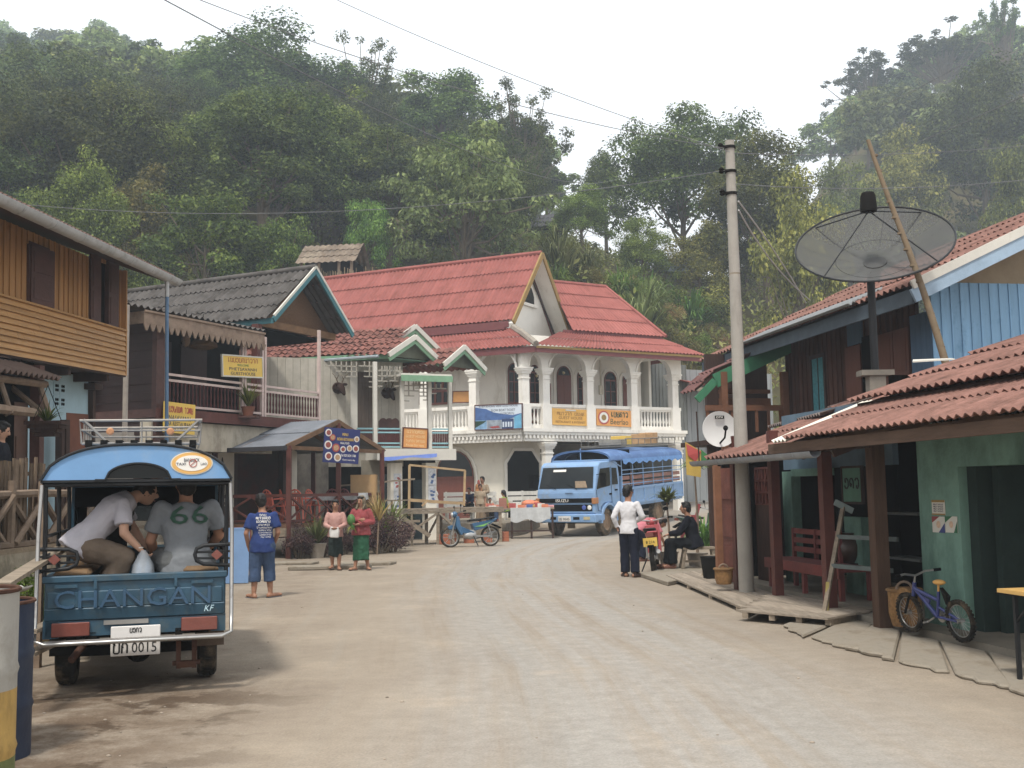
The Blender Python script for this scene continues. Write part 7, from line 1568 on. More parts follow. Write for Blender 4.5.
for sx in (-1,1):
 mb = MB(); mb.bb(sx*(CW-.14),sx*(CW-.07),BL1,BL0,zf2+.62,zf2+.78); mb.bb(sx*(CW-.14),sx*(CW-.07),BL1,BL0,zf2+.85,zf2+.98); mb.build('bench_back', mat('pink_brown_board','#9a6f62',.8,.2,4), tr0)
 mb = MB()
 for z in (zf2+.7, zf2+1.05, zf2+1.2): mb.tube([(sx*CW,BL1,z),(sx*CW,BL0,z)], .018, 6)
 for k in range(7): y = BL0+(BL1-BL0)*k/6; mb.tube([(sx*CW,y,zf2+.5),(sx*CW,y,2.55)], .022, 6)
 mb.build('side_frame', M_TRK, tr0)
 mb = MB(); n = 30
 for i in range(n):
  y0, y1 = BL0+.02+(BL1-BL0)*i/n, BL0+.02+(BL1-BL0)*(i+1)/n; d0, d1 = .16+.05*sin(i*1.9), .16+.05*sin((i+1)*1.9); mb.slab([(sx*(CW+.06),y0,2.58),(sx*(CW+.06),y1,2.58),(sx*(CW+.1),y1,2.58-d1),(sx*(CW+.1),y0,2.58-d0)], (sx*.012,0,0))
 mb.build('canvas_skirt', mat('canvas_blue','#3f78b5',.7,.15,3,bump=.1), tr0)
M_CANVAS = mat('canvas_top', '#355f96', .65, .14, 1.5, bump=.15, dirt=('#6f93bd', .6, 2))
n = 14; cz = lambda a: (-(CW+.06)*cos(a), 2.55+.40*sin(a)**.7)
mb = MB(); vs = []; fs = []; ys = [BL0+.95, BL0+.5, BL0, -3, -4.8, BL1-.05]
for y in ys:
 for i in range(n+1): x, z = cz(pi*i/n); sag = .02*sin(y*2.2); vs.append((x, y, z+sag*sin(pi*i/n) - (.0 if y <= BL0+.01 else .0)))
 for i in range(n+1): x, z = cz(pi*i/n); vs.append((x*.985, y, z-.025))
k = 2*(n+1)
for r_ in range(len(ys)-1):
 for i in range(n): a = r_*k+i; fs += [(a,a+1,a+1+k,a+k), (a+n+1,a+n+1+k,a+n+2+k,a+n+2)]
for r_ in (0, len(ys)-1):
 for i in range(n): a = r_*k+i; fs.append((a,a+n+1,a+n+2,a+1))
mb.add(vs, fs); mb.build('canvas_canopy', M_CANVAS, tr0, smooth=50)
mb = MB()
for y in (BL0+.9, BL0, -3.8, BL1): mb.tube([(cz(pi*i/n)[0]*.97, y, cz(pi*i/n)[1]-.045) for i in range(n+1)], .025, 6)
mb.build('canopy_bow', M_TRK, tr0); mb = MB(); mb.bb(-CW+.05,CW-.05,BL0-.8,BL0-.77,zf2+.6,2.9); mb.build('cab_back_tarp', M_BLACK, tr0)
mb = MB(); mb.tube([(0,BL0+.9,2.56),(0,BL0+.9,3.0)], .02, 6); mb.tube([(-CW,BL0+.9,2.57),(CW,BL0+.9,2.57)], .03, 6)
for sx in (-1,1): mb.tube([(sx*CW,BL0+.9,2.57),(sx*CW,BL0,2.3)], .025, 6)
mb.build('front_bow_strut', M_TRK, tr0)
mb = MB();
for sx in (-1,1): mb.tube([(sx*.9,-2.0,3.0),(sx*.9,BL1,3.0)], .02, 6); mb.tube([(sx*.9,-2.0,3.28),(sx*.9,BL1,3.28)], .02, 6)
for k in range(9): y = -2.0+(BL1+2)*k/8; mb.tube([(-.9,y,3.0),(-.9,y,3.28)], .014, 5); mb.tube([(.9,y,3.0),(.9,y,3.28)], .014, 5); mb.tube([(-.9,y,3.05),(.9,y,3.05)], .014, 5)
mb.build('roof_rack', mat('grey_rack','#77746c',.7,.2,4), tr0)
TM2 = MX.Translation(tr0.location) @ tr0.rotation_euler.to_matrix().to_4x4()
for i, (px, py, sz_, m, lab) in enumerate([(612,437,(.62,.5,.32),M_YEL,'yellow plastic crate on the truck roof rack'),(644,435,(.6,.5,.38),mat('carton','#b58a55',.8,.15,3),'brown carton beside another carton on the truck rack'),(660,434,(.55,.5,.42),mat('carton',''),'taller brown carton near the rear of the truck rack'),(588,440,(.9,.5,.2),mat('grey_bale','#8c887e',.9,.25,5),'flat grey bale lying near the front of the truck rack')]):
 p = D(px, py, 40.5+1.0*i*.7); p = TM2 @ V((-.3, [-2.9,-4.6,-5.3,-2.2][i], 3.075)); mb = MB(); a, b, c = sz_; mb.bb(-a/2,a/2,-b/2,b/2,0,c); mb.bb(-a/2-.01,a/2+.01,-b/2-.01,b/2+.01,c*.42,c*.5)
 if i in (1,2): mb.bb(-.04,.04,-b/2-.012,b/2+.012,.01,c+.008)
 o = mb.build(['crate','carton','carton','bale'][i], m, None, bevel=.01, loc=p); o.rotation_euler = tr0.rotation_euler; tag(o, lab, ['crate','box','box','bale'][i])
def motorbike(name, lab, loc, rz, body, accent, plate=None, lean=.1, big=1.0):
 t = thing(name, lab, 'motorbike', loc, rot=(0, lean, rz))
 M = MX.Rotation(pi/2, 4, 'Y')
 for y in (-.6, .62):
  mb = MB(); r_ = .29; mb.lathe([(r_-.055,-.03),(r_-.02,-.045),(r_,-.02),(r_,.02),(r_-.02,.045),(r_-.055,.03),(r_-.055,-.03)], 26, 0, (0,y,r_), M, caps=False); wo = mb.build('wheel', M_RUBBER, t, smooth=40)
  mb = MB(); mb.lathe([(r_-.055,-.025),(r_-.075,0),(r_-.055,.025)], 26, 0, (0,y,r_), M, caps=False); mb.lathe([(.05,-.05),(.06,0),(.05,.05)], 10, 0, (0,y,r_), M)
  for k in range(8): a = 2*pi*k/8; mb.bar((0,y,r_),(0,y+(r_-.06)*cos(a),r_+(r_-.06)*sin(a)),.012,.012)
  mb.build('rim', M_CHROME, wo)
 for sx in (-1,1): mb = MB(); mb.tube([(sx*.07,.62,.29),(sx*.07,.48,.72),(sx*.05,.4,.92)], .022, 7); mb.tube([(sx*.1,-.6,.3),(sx*.09,-.5,.66)], .02, 7); mb.bar((sx*.075,-.62,.29),(sx*.06,-.05,.3),.035,.05); mb.build('fork', M_CHROME, t, smooth=50)
 mb = MB(); mb.tube([(0,.66,.60),(0,.45,.56),(0,.3,.42)], [.03,.09,.04], 8) ;
 gpts = [[(.66,.50),(.70,.585),(.58,.63),(.42,.60),(.36,.52)]]
 mb = MB(); mb.slab([(-.055,a,b) for a, b in gpts[0]], (.11,0,0)); mb.build('front_fender', body, t, bevel=.015)
 mb = MB(); mb.slab([(-.16,.44,.86),(-.13,.48,.62),(-.14,.34,.34),(-.14,.26,.34),(-.13,.33,.66),(-.14,.36,.88)], (.28,0,0)); mb.slab([(-.075,.36,.62),(-.07,-.1,.42),(-.07,-.1,.34),(-.075,.32,.40)], (.15,0,0)); mb.build('leg_shield', body, t, bevel=.015)
 mb = MB(); mb.slab([(-.11,-.02,.66),(-.1,-.1,.45),(-.1,-.4,.52),(-.06,-.82,.76),(-.05,-.82,.80),(-.1,-.4,.72)], (.21,0,0)); mb.build('tail_body', body, t, bevel=.015)
 mb = MB();
 for sx in (-1,1): mb.slab([(sx*.112,-.08,.56),(sx*.105,-.38,.57),(sx*.08,-.62,.70),(sx*.105,-.4,.63)], (sx*.01,0,0))
 mb.build('side_stripe', accent, t)
 mb = MB(); mb.slab([(-.12,.06,.72),(-.13,-.3,.74),(-.12,-.72,.82),(-.12,-.72,.86),(-.13,-.3,.80),(-.12,.05,.78)], (.24,0,0)); mb.build('seat', mat('black_seat','#1b1b1c',.6,.2,5,bump=.05), t, bevel=.03)
 mb = MB(); mb.tube([(-.33,.3,1.0),(-.2,.36,.98),(0,.4,.95),(.2,.36,.98),(.33,.3,1.0)], .016, 7); mb.build('handlebar', M_CHROME, t)
 mb = MB(); mb.ell((0,.46,.93),(.12,.09,.09)); mb.build('headlamp_cowl', body, t, smooth=60); mb = MB(); mb.ell((0,.53,.93),(.08,.04,.06)); mb.build('headlamp', mat('lamp_lens','#c9cccb',.15,.05,3,bump=0,spec=.8), t, smooth=60)
 for sx in (-1,1):
  mb = MB(); mb.tube([(sx*.22,.35,.98),(sx*.28,.36,1.14)], .007, 5); mb.ell((sx*.3,.36,1.17),(.055,.015,.04)); mb.build('mirror', M_BLACK, t)
  mb = MB(); mb.tube([(sx*.33,.3,1.0),(sx*.42,.26,1.0)], .02, 7); mb.build('grip', M_BLACK, t)
 mb = MB(); mb.ell((0,.02,.34),(.1,.2,.1)); mb.ell((.09,-.02,.30),(.05,.09,.09)); mb.bb(-.06,.06,-.15,.2,.36,.48); mb.build('engine', M_ZINC, t, smooth=50)
 mb = MB(); mb.tube([(.1,.15,.26),(.12,-.2,.24),(.13,-.5,.34),(.13,-.85,.42)], [.02,.025,.045,.04], 9); mb.build('exhaust', M_CHROME, t, smooth=50)
 mb = MB(); mb.slab([(-.06,-.66,.62),(.06,-.66,.62),(.06,-.92,.50),(-.06,-.92,.50)], (0,-.02,.03)); mb.build('rear_fender', M_BLACK, t); mb = MB(); mb.bb(-.07,.07,-.86,-.82,.70,.77); mb.build('tail_lamp', M_REDLENS, t)
 mb = MB(); mb.bar((-.12,-.05,.3),(-.26,-.12,.02),.02,.02); mb.build('kickstand', M_BLKPIPE, t)
 if plate:
  mb = MB(); mb.bb(-.13,.13,-.90,-.885,.52,.68); po = mb.build('number_plate', plate, t); letters(po, 'lettering', text_mb('8 214', .05, .16, .003), M_BLKTXT, (0,-.903,.60))
 return t
ctr = D(471, 540, 31.2); ctr.z = 0
motorbike('motorbike', 'blue motorbike with black seat parked before the bare timber stall', ctr, RAD(112), mat('bike_blue','#12537c',.3,.1,3,bump=0,spec=.6), mat('bike_green','#6cb04a',.4,.1,3,bump=0))
q = G(651, 574); q = G(656, 574); motorbike('motorbike', 'red motorbike with yellow number plate between the standing and seated men', (q.x+.09, q.y+.7, 0), RAD(-10), mat('bike_red','#a3202c',.3,.12,3,bump=0,spec=.6), M_BLACK, M_YEL, lean=-.08)
q = G(700, 545); motorbike('motorbike', 'dark green motorbike half hidden behind the seated man and potted plants', (q.x, q.y, 0), RAD(-60), mat('bike_green_dark','#23493b',.35,.12,3,bump=0,spec=.6), M_BLACK, lean=.08)
SKIN = mat('skin', '#9a6a4c', .55, .1, 6, bump=.03); SKINP = mat('skin_pale', '#b98a6c', .55, .1, 6, bump=.03)
HAIRM = mat('black_hair', '#14110f', .5, .3, 20, bump=.3, bscale=60)
EYEM = mat('eye_dark', '#120d0a', .3, .1, 3, bump=0); LIPM = mat('lip', '#7d4638', .5, .1, 3, bump=0)
def cloth(n, c, **k): return mat('cloth_'+n, c, .85, k.pop('var', .14), k.pop('scale', 7), bump=.25, bscale=22, **k)
TEXC = {}
def voxel(ob, size, it=4, f=.5, fold=0, fs=.09):
 m = ob.modifiers.new('skin', 'REMESH'); m.mode = 'VOXEL'; m.voxel_size = size; m.use_smooth_shade = True
 s = ob.modifiers.new('soft', 'SMOOTH'); s.iterations = it; s.factor = f
 if fold:
  if fs not in TEXC: TEXC[fs] = bpy.data.textures.new('fold', 'CLOUDS'); TEXC[fs].noise_scale = fs; TEXC[fs].noise_depth = 2
  d = ob.modifiers.new('folds', 'DISPLACE'); d.texture = TEXC[fs]; d.strength = fold; d.mid_level = .4; d.texture_coords = 'LOCAL'
 return ob
def cap(mb, p, q, r0, r1, n=12):
 p, q = V(p), V(q); mb.tube([p, q], [r0, r1], n); mb.ell(p, r0*.995, 12, 8); mb.ell(q, r1*.995, 12, 8)
def loft(mb, secs, lat, n=18):
 """secs: (centre, rx along lat, ry); a stack of elliptic sections"""
 lat = V(lat).normalized(); rings = []; k = len(secs)
 for i, (c, rx, ry) in enumerate(secs):
  t = V(secs[min(i+1,k-1)][0]) - V(secs[max(i-1,0)][0]); t.normalize(); a = (lat - t*lat.dot(t)).normalized(); b = t.cross(a)
  rings.append([V(c) + a*rx*cos(2*pi*j/n) + b*ry*sin(2*pi*j/n) for j in range(n)])
 vs = [p for r in rings for p in r]; fs = [(i*n+j,(i+1)*n+j,(i+1)*n+(j+1)%n,i*n+(j+1)%n) for i in range(k-1) for j in range(n)] + [tuple(range(n))[::-1], tuple((k-1)*n+j for j in range(n))]
 mb.add(vs, fs)
def curl_hand(mb, wr, d, palm_n, s, curl=.5, side=1):
 """palm with five separate bent fingers; d: forearm direction, palm_n: direction the palm faces"""
 d = V(d).normalized(); n = V(palm_n); n = (n - d*n.dot(d)).normalized(); b = d.cross(n)*side
 wr = V(wr); pc = wr + d*.045*s
 M = Mface((0,0,0), b, d); mb.ell(pc, (.036*s,.05*s,.017*s), 12, 8, 0, M.to_3x3())
 for i, L_ in enumerate((.062,.072,.068,.054)):
  p0 = pc + d*.038*s + b*(.027-.018*i)*s; d1 = (d*cos(curl*.6) + n*sin(curl*.6)).normalized(); p1 = p0 + d1*L_*.5*s; d2 = (d*cos(curl*1.6) + n*sin(curl*1.6)).normalized(); p2 = p1 + d2*L_*.5*s
  mb.tube([p0-d*.015*s, p1, p2], [.0095*s,.0088*s,.0075*s], 7)
 p0 = pc - d*.012*s + b*.03*s; p1 = p0 + (b*.7+d*.6+n*.4).normalized()*.032*s; p2 = p1 + (d*.9+n*.5).normalized()*.028*s; mb.tube([p0, p1, p2], [.012*s,.0105*s,.0085*s], 7)
def human(lab, loc, rz, H, J, skin=SKIN, shirt=None, sleeves='short', pants=None, plen='full', skirt=None, shoes=None, hair='short', face=True, bulk=1.0, group=None, vox=.011, shirt_len=0.0, jacket=False, headdir=(0,1,0), hands=(.5,.5), headup=(0,0,1), hood=None):
 t = thing('person', lab, 'person', loc, rz, group); s = H
 D_ = dict(pel=(0,0,.53), ch=(0,0,.72), nk=(0,.0,.825), hd=(0,.012,.925), shl=(-.104,0,.79), shr=(.104,0,.79), ell=(-.135,-.015,.63), elr=(.135,-.015,.63), wrl=(-.135,.035,.49), wrr=(.135,.035,.49),
              hil=(-.052,0,.5), hir=(.052,0,.5), knl=(-.056,.012,.28), knr=(.056,.012,.28), anl=(-.058,-.01,.045), anr=(.058,-.01,.045)); D_.update(J)
 P = {k: V(v)*s for k, v in D_.items()}
 b = MB(); u = s*bulk
 lat = (P['shr']-P['shl']); lath = (P['hir']-P['hil'])
 waist = P['pel'].lerp(P['ch'], .45)
 loft(b, [(P['pel']-(P['ch']-P['pel'])*.18, .082*u, .062*u), (P['pel'], .092*u, .066*u), (waist, .076*u, .056*u), (P['ch'], .092*u, .064*u), (P['ch'].lerp(P['nk'], .45), .084*u, .056*u), (P['ch'].lerp(P['nk'], .78), .056*u, .045*u), (P['nk'], .04*u, .04*u)], lat)
 cap(b, P['ch'].lerp(P['nk'], .8), P['hd'], .035*s, .034*s)
 for a in 'lr':
  cap(b, P['ch'].lerp(P['sh'+a], .65), P['sh'+a], .034*u, .024*u); cap(b, P['sh'+a], P['el'+a], .025*u, .024*u); cap(b, P['el'+a], P['wr'+a], .025*u, .0165*s)
  cap(b, P['hi'+a], P['kn'+a], .06*u, .038*u); m = P['kn'+a].lerp(P['an'+a], .3); cap(b, P['kn'+a], m, .037*u, .037*u); cap(b, m, P['an'+a], .037*u, .022*s)
  fd = J.get('foot'+a, (0,1,0)); fd = V(fd).normalized(); h = P['an'+a] + V((0,0,-.022*s)); tip = h + fd*.1*s; tip.z = min(h.z, tip.z) if abs(fd.z) < .1 else tip.z
  cap(b, h - fd*.02*s, tip, .024*s, .019*s); b.ell(tip+fd*.008*s, (.027*s,.03*s,.015*s))
  d = P['wr'+a]-P['el'+a]; pn = V(J.get('palm'+a, ((.9 if a == 'l' else -.9), .3, .1)))
  curl_hand(b, P['wr'+a], d, pn, s/1.6, hands[0 if a == 'l' else 1], 1 if a == 'l' else -1)
 f = V(headdir).normalized(); up = V(headup); up = (up - f*up.dot(f)).normalized(); r = f.cross(up); hc = P['hd']; Mh = Mface((0,0,0), r, f).to_3x3(); hs = s/1.6
 Mh = MX(((r.x, f.x, up.x),(r.y, f.y, up.y),(r.z, f.z, up.z)))
 b.ell(hc, (.073*hs,.092*hs,.108*hs), 16, 12, 0, Mh); b.ell(hc + f*.022*hs - up*.062*hs, (.05*hs,.058*hs,.05*hs), 12, 8, 0, Mh)
 b.tube([hc+f*.086*hs+up*.015*hs, hc+f*.108*hs-up*.022*hs, hc+f*.09*hs-up*.03*hs], [.010*hs,.017*hs,.013*hs], 8)
 for sx in (-1, 1): b.ell(hc + r*sx*.074*hs - up*.005*hs - f*.005*hs, (.012*hs,.022*hs,.032*hs), 8, 6, 0, Mh)
 body = voxel(b.build('body', skin, t, smooth=0), vox, 3, .4)
 if face:
  e = MB()
  for sx in (-1, 1): e.ell(hc + f*.085*hs + r*sx*.031*hs + up*.012*hs, (.014*hs,.008*hs,.008*hs), 8, 6, 0, Mh); e.ell(hc + f*.088*hs + r*sx*.031*hs + up*.032*hs, (.019*hs,.006*hs,.004*hs), 8, 4, 0, Mh)
  e.build('eyes', EYEM, t, smooth=0); e = MB(); e.ell(hc + f*.086*hs - up*.058*hs, (.022*hs,.008*hs,.007*hs), 8, 6, 0, Mh); e.build('mouth', LIPM, t, smooth=0)
 if hair:
  h = MB(); h.ell(hc + up*.022*hs - f*.016*hs, (.084*hs,.092*hs,.106*hs), 14, 10, 0, Mh);
  for k in range(9): a = -1.2+2.4*k/8; h.ell(hc + up*.088*hs + f*(.052*cos(a))*hs + r*.055*sin(a)*hs, (.026*hs,.03*hs,.022*hs), 8, 6, 0, Mh)
  if hair in ('long', 'tail'):
   bk = hc - f*.07*hs; L_ = .3 if hair == 'long' else .36; h.tube([bk, bk-up*.12*hs-f*.02*hs, bk-up*L_*hs-f*.0*hs], [.075*hs,.06*hs,.03*hs] if hair == 'long' else [.05*hs,.035*hs,.022*hs], 10)
  elif hair == 'short': h.ell(hc - f*.05*hs - up*.03*hs, (.07*hs,.055*hs,.07*hs), 12, 8, 0, Mh)
  ho = h.build('hair', HAIRM, t, smooth=0); voxel(ho, .01, 2, .4, .022, .025)
 if hood:
  h = MB(); h.ell(hc + up*.014*hs - f*.024*hs, (.098*hs,.096*hs,.122*hs), 14, 10, 0, Mh); h.tube([hc-f*.05*hs-up*.05*hs, P['nk']-f*.04*s, P['ch'].lerp(P['nk'],.5)-f*.06*s], [.085*hs,.085*hs,.05*hs], 12)
  for sx in (-1,1): h.tube([hc+r*sx*.08*hs+up*.02*hs, hc+r*sx*.088*hs-up*.07*hs, P['nk']+r*sx*.05*s+f*.05*s], [.022*hs,.022*hs,.022*hs], 8)
  voxel(h.build('headscarf', hood, t, smooth=0), .012, 3, .5, .025)
 if shirt:
  c = MB(); o = .011*s + (.007*s if jacket else 0); bot = P['pel'] - (P['ch']-P['pel']).normalized()*(.06+shirt_len)*s
  loft(c, [(bot, .1*u+o*2.1, .072*u+o*2), (P['pel'], .1*u+o*1.6, .072*u+o*1.6), (waist, .082*u+o, .060*u+o), (P['ch'], .095*u+o, .066*u+o), (P['ch'].lerp(P['nk'], .45), .088*u+o*.7, .058*u+o*.7), (P['ch'].lerp(P['nk'], .78), .062*u+o*.6, .048*u+o*.6), (P['nk']-(P['nk']-P['ch'])*.06, .047*u, .047*u)], lat)
  for a in 'lr':
   cap(c, P['ch'].lerp(P['sh'+a], .6), P['sh'+a], .036*u+o*.4, .031*u+o*.4)
   if sleeves == 'short': c.ell(P['sh'+a].lerp(P['el'+a], .06), .0315*u+o*.4); c.tube([P['sh'+a].lerp(P['el'+a], .08), P['sh'+a].lerp(P['el'+a], .3), P['sh'+a].lerp(P['el'+a], .72)], [.031*u+o*.4, .034*u+o*.5, .036*u+o*.9], 14)
   else: c.ell(P['sh'+a].lerp(P['el'+a], .06), .0315*u+o*.4); c.tube([P['sh'+a].lerp(P['el'+a], .08), P['sh'+a].lerp(P['el'+a], .3), P['el'+a]], [.031*u+o*.4, .033*u+o*.5, .028*u+o*.6], 14); c.ell(P['el'+a], .028*u+o*.55); c.tube([P['el'+a], P['el'+a].lerp(P['wr'+a], .93)], [.028*u+o*.55, .022*u+o*.5], 14)
  voxel(c.build('jacket' if jacket else 'shirt', shirt, t, smooth=0), vox, 4, .5, .020*s/1.6)
 if pants:
  c = MB(); o = .012*s; loft(c, [(P['pel']-(P['ch']-P['pel'])*.22, .092*u+o, .066*u+o), (P['pel'], .094*u+o*.6, .068*u+o*.6), (P['pel'].lerp(waist, .5), .086*u+o*.5, .062*u+o*.5)], lath)
  for a in 'lr':
   cap(c, P['hi'+a], P['kn'+a], .064*u+o*.7, .045*u+o); e_ = {'full': .97, 'capri': .52, 'short': .05}[plen]
   c.tube([P['kn'+a]+(P['hi'+a]-P['kn'+a])*.02, P['kn'+a].lerp(P['an'+a], e_)], [.045*u+o, .040*u+o*1.3], 14)
  voxel(c.build('trousers', pants, t, smooth=0), vox, 3, .5, .02*s/1.6)
 if skirt:
  c = MB(); am = (P['anl']+P['anr'])/2; h0 = am + V((0,0,(skirt[1] if len(skirt) > 1 else .05)*s)); km = (P['knl']+P['knr'])/2
  loft(c, [(h0, .105*u, .088*u), (h0.lerp(km, .6), .104*u, .086*u), (km.lerp(P['pel'], .5), .108*u, .088*u), (P['pel'], .104*u, .08*u), (P['pel'].lerp(waist, .6), .09*u, .07*u)], lath, 28)
  rr_ = random.Random(len(lab)); n = len(c.v)
  for i, p in enumerate(c.v): p += V((p.x, p.y, 0)).normalized()*.012*s*sin(i*2*pi/28*5)*(1 if p.z < km.z+.1*s else .3)
  voxel(c.build('sarong', skirt[0], t, smooth=0), vox, 1, .5, .03)
 if shoes:
  for a in 'lr':
   fd = V(J.get('foot'+a, (0,1,0))).normalized(); h = P['an'+a] + V((0,0,-.04*s)); c = MB(); L_ = .075*s
   if shoes[1] == 'sandal': c.tube([h-fd*.035*s, h+fd*.03*s, h+fd*.115*s], [.03*s,.03*s,.033*s], 12); c.v = [V((p.x, p.y, h.z-.002 + (p.z-h.z)*.22)) for p in c.v]; c.tube([h+fd*.06*s+V((-.03*s,0,.0)), h+fd*.075*s+V((0,0,.022*s)), h+fd*.06*s+V((.03*s,0,0))], .006*s, 6)
   else: c.tube([h-fd*.03*s+V((0,0,.012*s)), h+fd*.04*s+V((0,0,.012*s)), h+fd*.115*s+V((0,0,.0))], [.031*s,.032*s,.024*s], 12); c.ell(h+V((0,0,.02*s)), .032*s)
   c.build('shoe', shoes[0], t, smooth=60)
 return t, P
def shirt_text(t, mbs, m, target_name, off=.006):
 tgt = [c for c in t.children if c.name.split('.')[0] == target_name][0]
 o = mbs.build('print', m, t); w_ = o.modifiers.new('cling', 'SHRINKWRAP'); w_.target = tgt; w_.wrap_method = 'PROJECT'; w_.use_project_y = True; w_.use_positive_direction = True; w_.use_negative_direction = False; w_.offset = off+.008; w_.wrap_mode = 'ABOVE_SURFACE'; return o
q = G(262, 597.5); J = dict(anl=(-.075,-.02,.045), knl=(-.066,.0,.28), anr=(.075,.05,.045), knr=(.06,.045,.28), ell=(-.15,-.03,.62), wrl=(-.135,.03,.49), elr=(.148,-.0,.625), wrr=(.11,.09,.52), footl=(-.55,.8,0), footr=(.75,.65,0), hd=(-.02,.02,.925), shl=(-.108,-.005,.78), shr=(.108,.01,.79))
t, P = human('man from behind in blue printed shirt and rolled denim trousers', (q.x, q.y, gz(q.x, q.y)), RAD(8), 1.62, J, shirt=cloth('royal_blue', '#14316c', var=.2), pants=cloth('denim', '#33496a', var=.3, scale=5), plen='capri', shoes=(mat('sandal_grey', '#4a4a4f', .8, .2, 5), 'sandal'), hair='short', face=False, headdir=(-.25,1,-.05), shirt_len=.035, bulk=1.0)
mbs = MB(); z = 1.28
for i, (w_, h) in enumerate([(.10,.03),(.21,.036),(.20,.032),(.17,.026),(.22,.024),(.18,.022),(.19,.02),(.16,.02),(.14,.018)]):
 src = lao_mb(['okb','hnavksbo','bovhmnay','eknahvo','vabhoykmn','obhnevky','nvkmhyab','bhokvan','knavho'][i], h, w_, .002, .17); mbs._j(src.xf(Mface(V((.01+.006*i, -.3, z)), (1,0,0), (0,0,1))), None) if src.m else None; z -= h+.016
shirt_text(t, mbs, M_WTXT, 'shirt')
q = G(335.5, 570); J = dict(ell=(-.14,.02,.64), elr=(.14,.02,.64), wrl=(-.05,.15,.60), wrr=(.05,.15,.60), anl=(-.05,.02,.045), anr=(.05,-.06,.06), knr=(.05,.01,.28), palml=(.6,-.3,.6), palmr=(-.6,-.3,.6), footl=(-.2,1,0), footr=(.2,1,0))
t, P = human('girl in pink sweater and dark skirt holding a white bag', (q.x, q.y, 0), RAD(180+4), 1.46, J, shirt=cloth('dusty_pink', '#b3857b'), sleeves='long', skirt=(cloth('dark_skirt', '#232f2d'), .17), shoes=(mat('sandal_brown', '#5f5147', .8, .2, 5), 'sandal'), hair='short', headdir=(.0,1,-.12), hands=(1.1,1.1), hood=None, bulk=.92)
hc = P['hd']; h = MB(); h.tube([hc+V((.078*.9*cos(a), -.01, .1*.95*sin(a)+.0)) for a in [pi*i/10 for i in range(11)]], .013, 7); h.build('headband', cloth('pale_band', '#b8a79a'), t)
bg = thing('carrier_bag', 'white plastic bag held by the girl in the pink sweater', 'bag', WM(t) @ V((0,.255,.82))); MB().slab([(-.09,-.05,-.14),(.09,-.045,-.15),(.105,-.04,-.02),(.08,-.03,.09),(.05,-.02,.06),(-.04,-.02,.07),(-.075,-.03,.1),(-.1,-.04,0)], (.0,.09,.0)).build('sack', cloth('white_plastic', '#c2c0bd'), bg, bevel=.02)
q = G(361.5, 570); J = dict(ell=(-.16,.0,.65), elr=(.16,.01,.65), wrl=(.0,.16,.62), wrr=(-.02,.13,.68), anl=(-.09,.0,.045), anr=(.075,.05,.045), footl=(-.5,1,0), footr=(.35,1,0), palml=(0,-.5,.8), palmr=(0,-.8,-.3))
t, P = human('woman in red jacket and green sarong carrying a green gourd', (q.x, q.y, 0), RAD(180-8), 1.53, J, shirt=cloth('brick_red', '#8c3236'), sleeves='long', skirt=(cloth('green_sarong', '#1f5138', var=.25), .09), shoes=(mat('sandal_brown', ''), 'sandal'), hair='short', headdir=(.25,1,-.08), hands=(1.0,1.0), hood=cloth('tan_scarf', '#6f6350'), bulk=1.0, jacket=True)
gd = thing('gourd', 'green leafy gourd cradled by the woman in the red jacket', 'vegetable', WM(t) @ V((.14,.27,1.04))); MB().ell((0,0,0),(.085,.085,.12),14,10).ell((.03,0,-.12),(.05,.05,.09)).build('fruit', mat('gourd_green', '#3d6e2a', .5, .25, 9, bump=.2), gd, smooth=60); spiky('leaves', gd, 26, .2, LEAF['mid'], (0,0,-.12), 4, .025, -.2)
q = G(630, 577); J = dict(ell=(-.15,-.06,.65), wrl=(-.13,-.01,.53), elr=(.165,.0,.65), wrr=(.05,.08,.60), anl=(-.06,.02,.045), anr=(.075,-.03,.045), knl=(-.06,.02,.28), footl=(-.6,.8,0), footr=(.6,.8,0))
t, P = human('standing man in white jacket and dark trousers seen from behind', (q.x, q.y, 0), RAD(-28), 1.66, J, shirt=cloth('white_jacket', '#c9c8cb', var=.1), sleeves='long', pants=cloth('ink_trousers', '#171b2b'), shoes=(mat('shoe_brown', '#3a2620', .6, .2, 5), 'shoe'), hair='short', headdir=(.55,1,0), bulk=.88, shirt_len=.0)
q = G(688, 573); sq = D(684, 545, q.y); J = dict(pel=(0,-.06,.30), ch=(0,-.02,.49), nk=(0,.0,.60), hd=(0,.03,.70), shl=(-.112,.0,.58), shr=(.112,.0,.58), ell=(-.14,.10,.42), elr=(.14,.10,.42), wrl=(-.07,.22,.40), wrr=(.06,.24,.39), hil=(-.055,-.05,.285), hir=(.055,-.05,.285), knl=(-.065,.21,.30), knr=(.06,.24,.29), anl=(-.06,.19,.05), anr=(.065,.26,.05), palml=(.2,0,-1), palmr=(-.2,0,-1))
seat_loc = G(690, 572)
t, P = human('man in dark jacket sitting on a low stool, seen in profile', (seat_loc.x-.0, seat_loc.y, .07), RAD(78), 1.62, J, shirt=cloth('navy_jacket', '#14161f'), sleeves='long', pants=cloth('black_trousers', '#15181c'), shoes=(mat('shoe_tan', '#6b3d2a', .6, .2, 5), 'shoe'), hair='short', headdir=(0,1,.02), jacket=True, bulk=1.0)
q = G(655, 566); J = dict(pel=(-.05,-.05,.42), ch=(.0,.14,.52), nk=(.03,.23,.53), hd=(.05,.31,.52), shl=(-.09,.19,.52), shr=(.10,.2,.5), ell=(-.12,.24,.36), elr=(.13,.24,.34), wrl=(-.08,.3,.25), wrr=(.1,.3,.24), hil=(-.09,-.05,.40), hir=(0,-.05,.40), knl=(-.1,.06,.24), knr=(.03,.07,.24), anl=(-.09,-.03,.045), anr=(.03,-.02,.045))
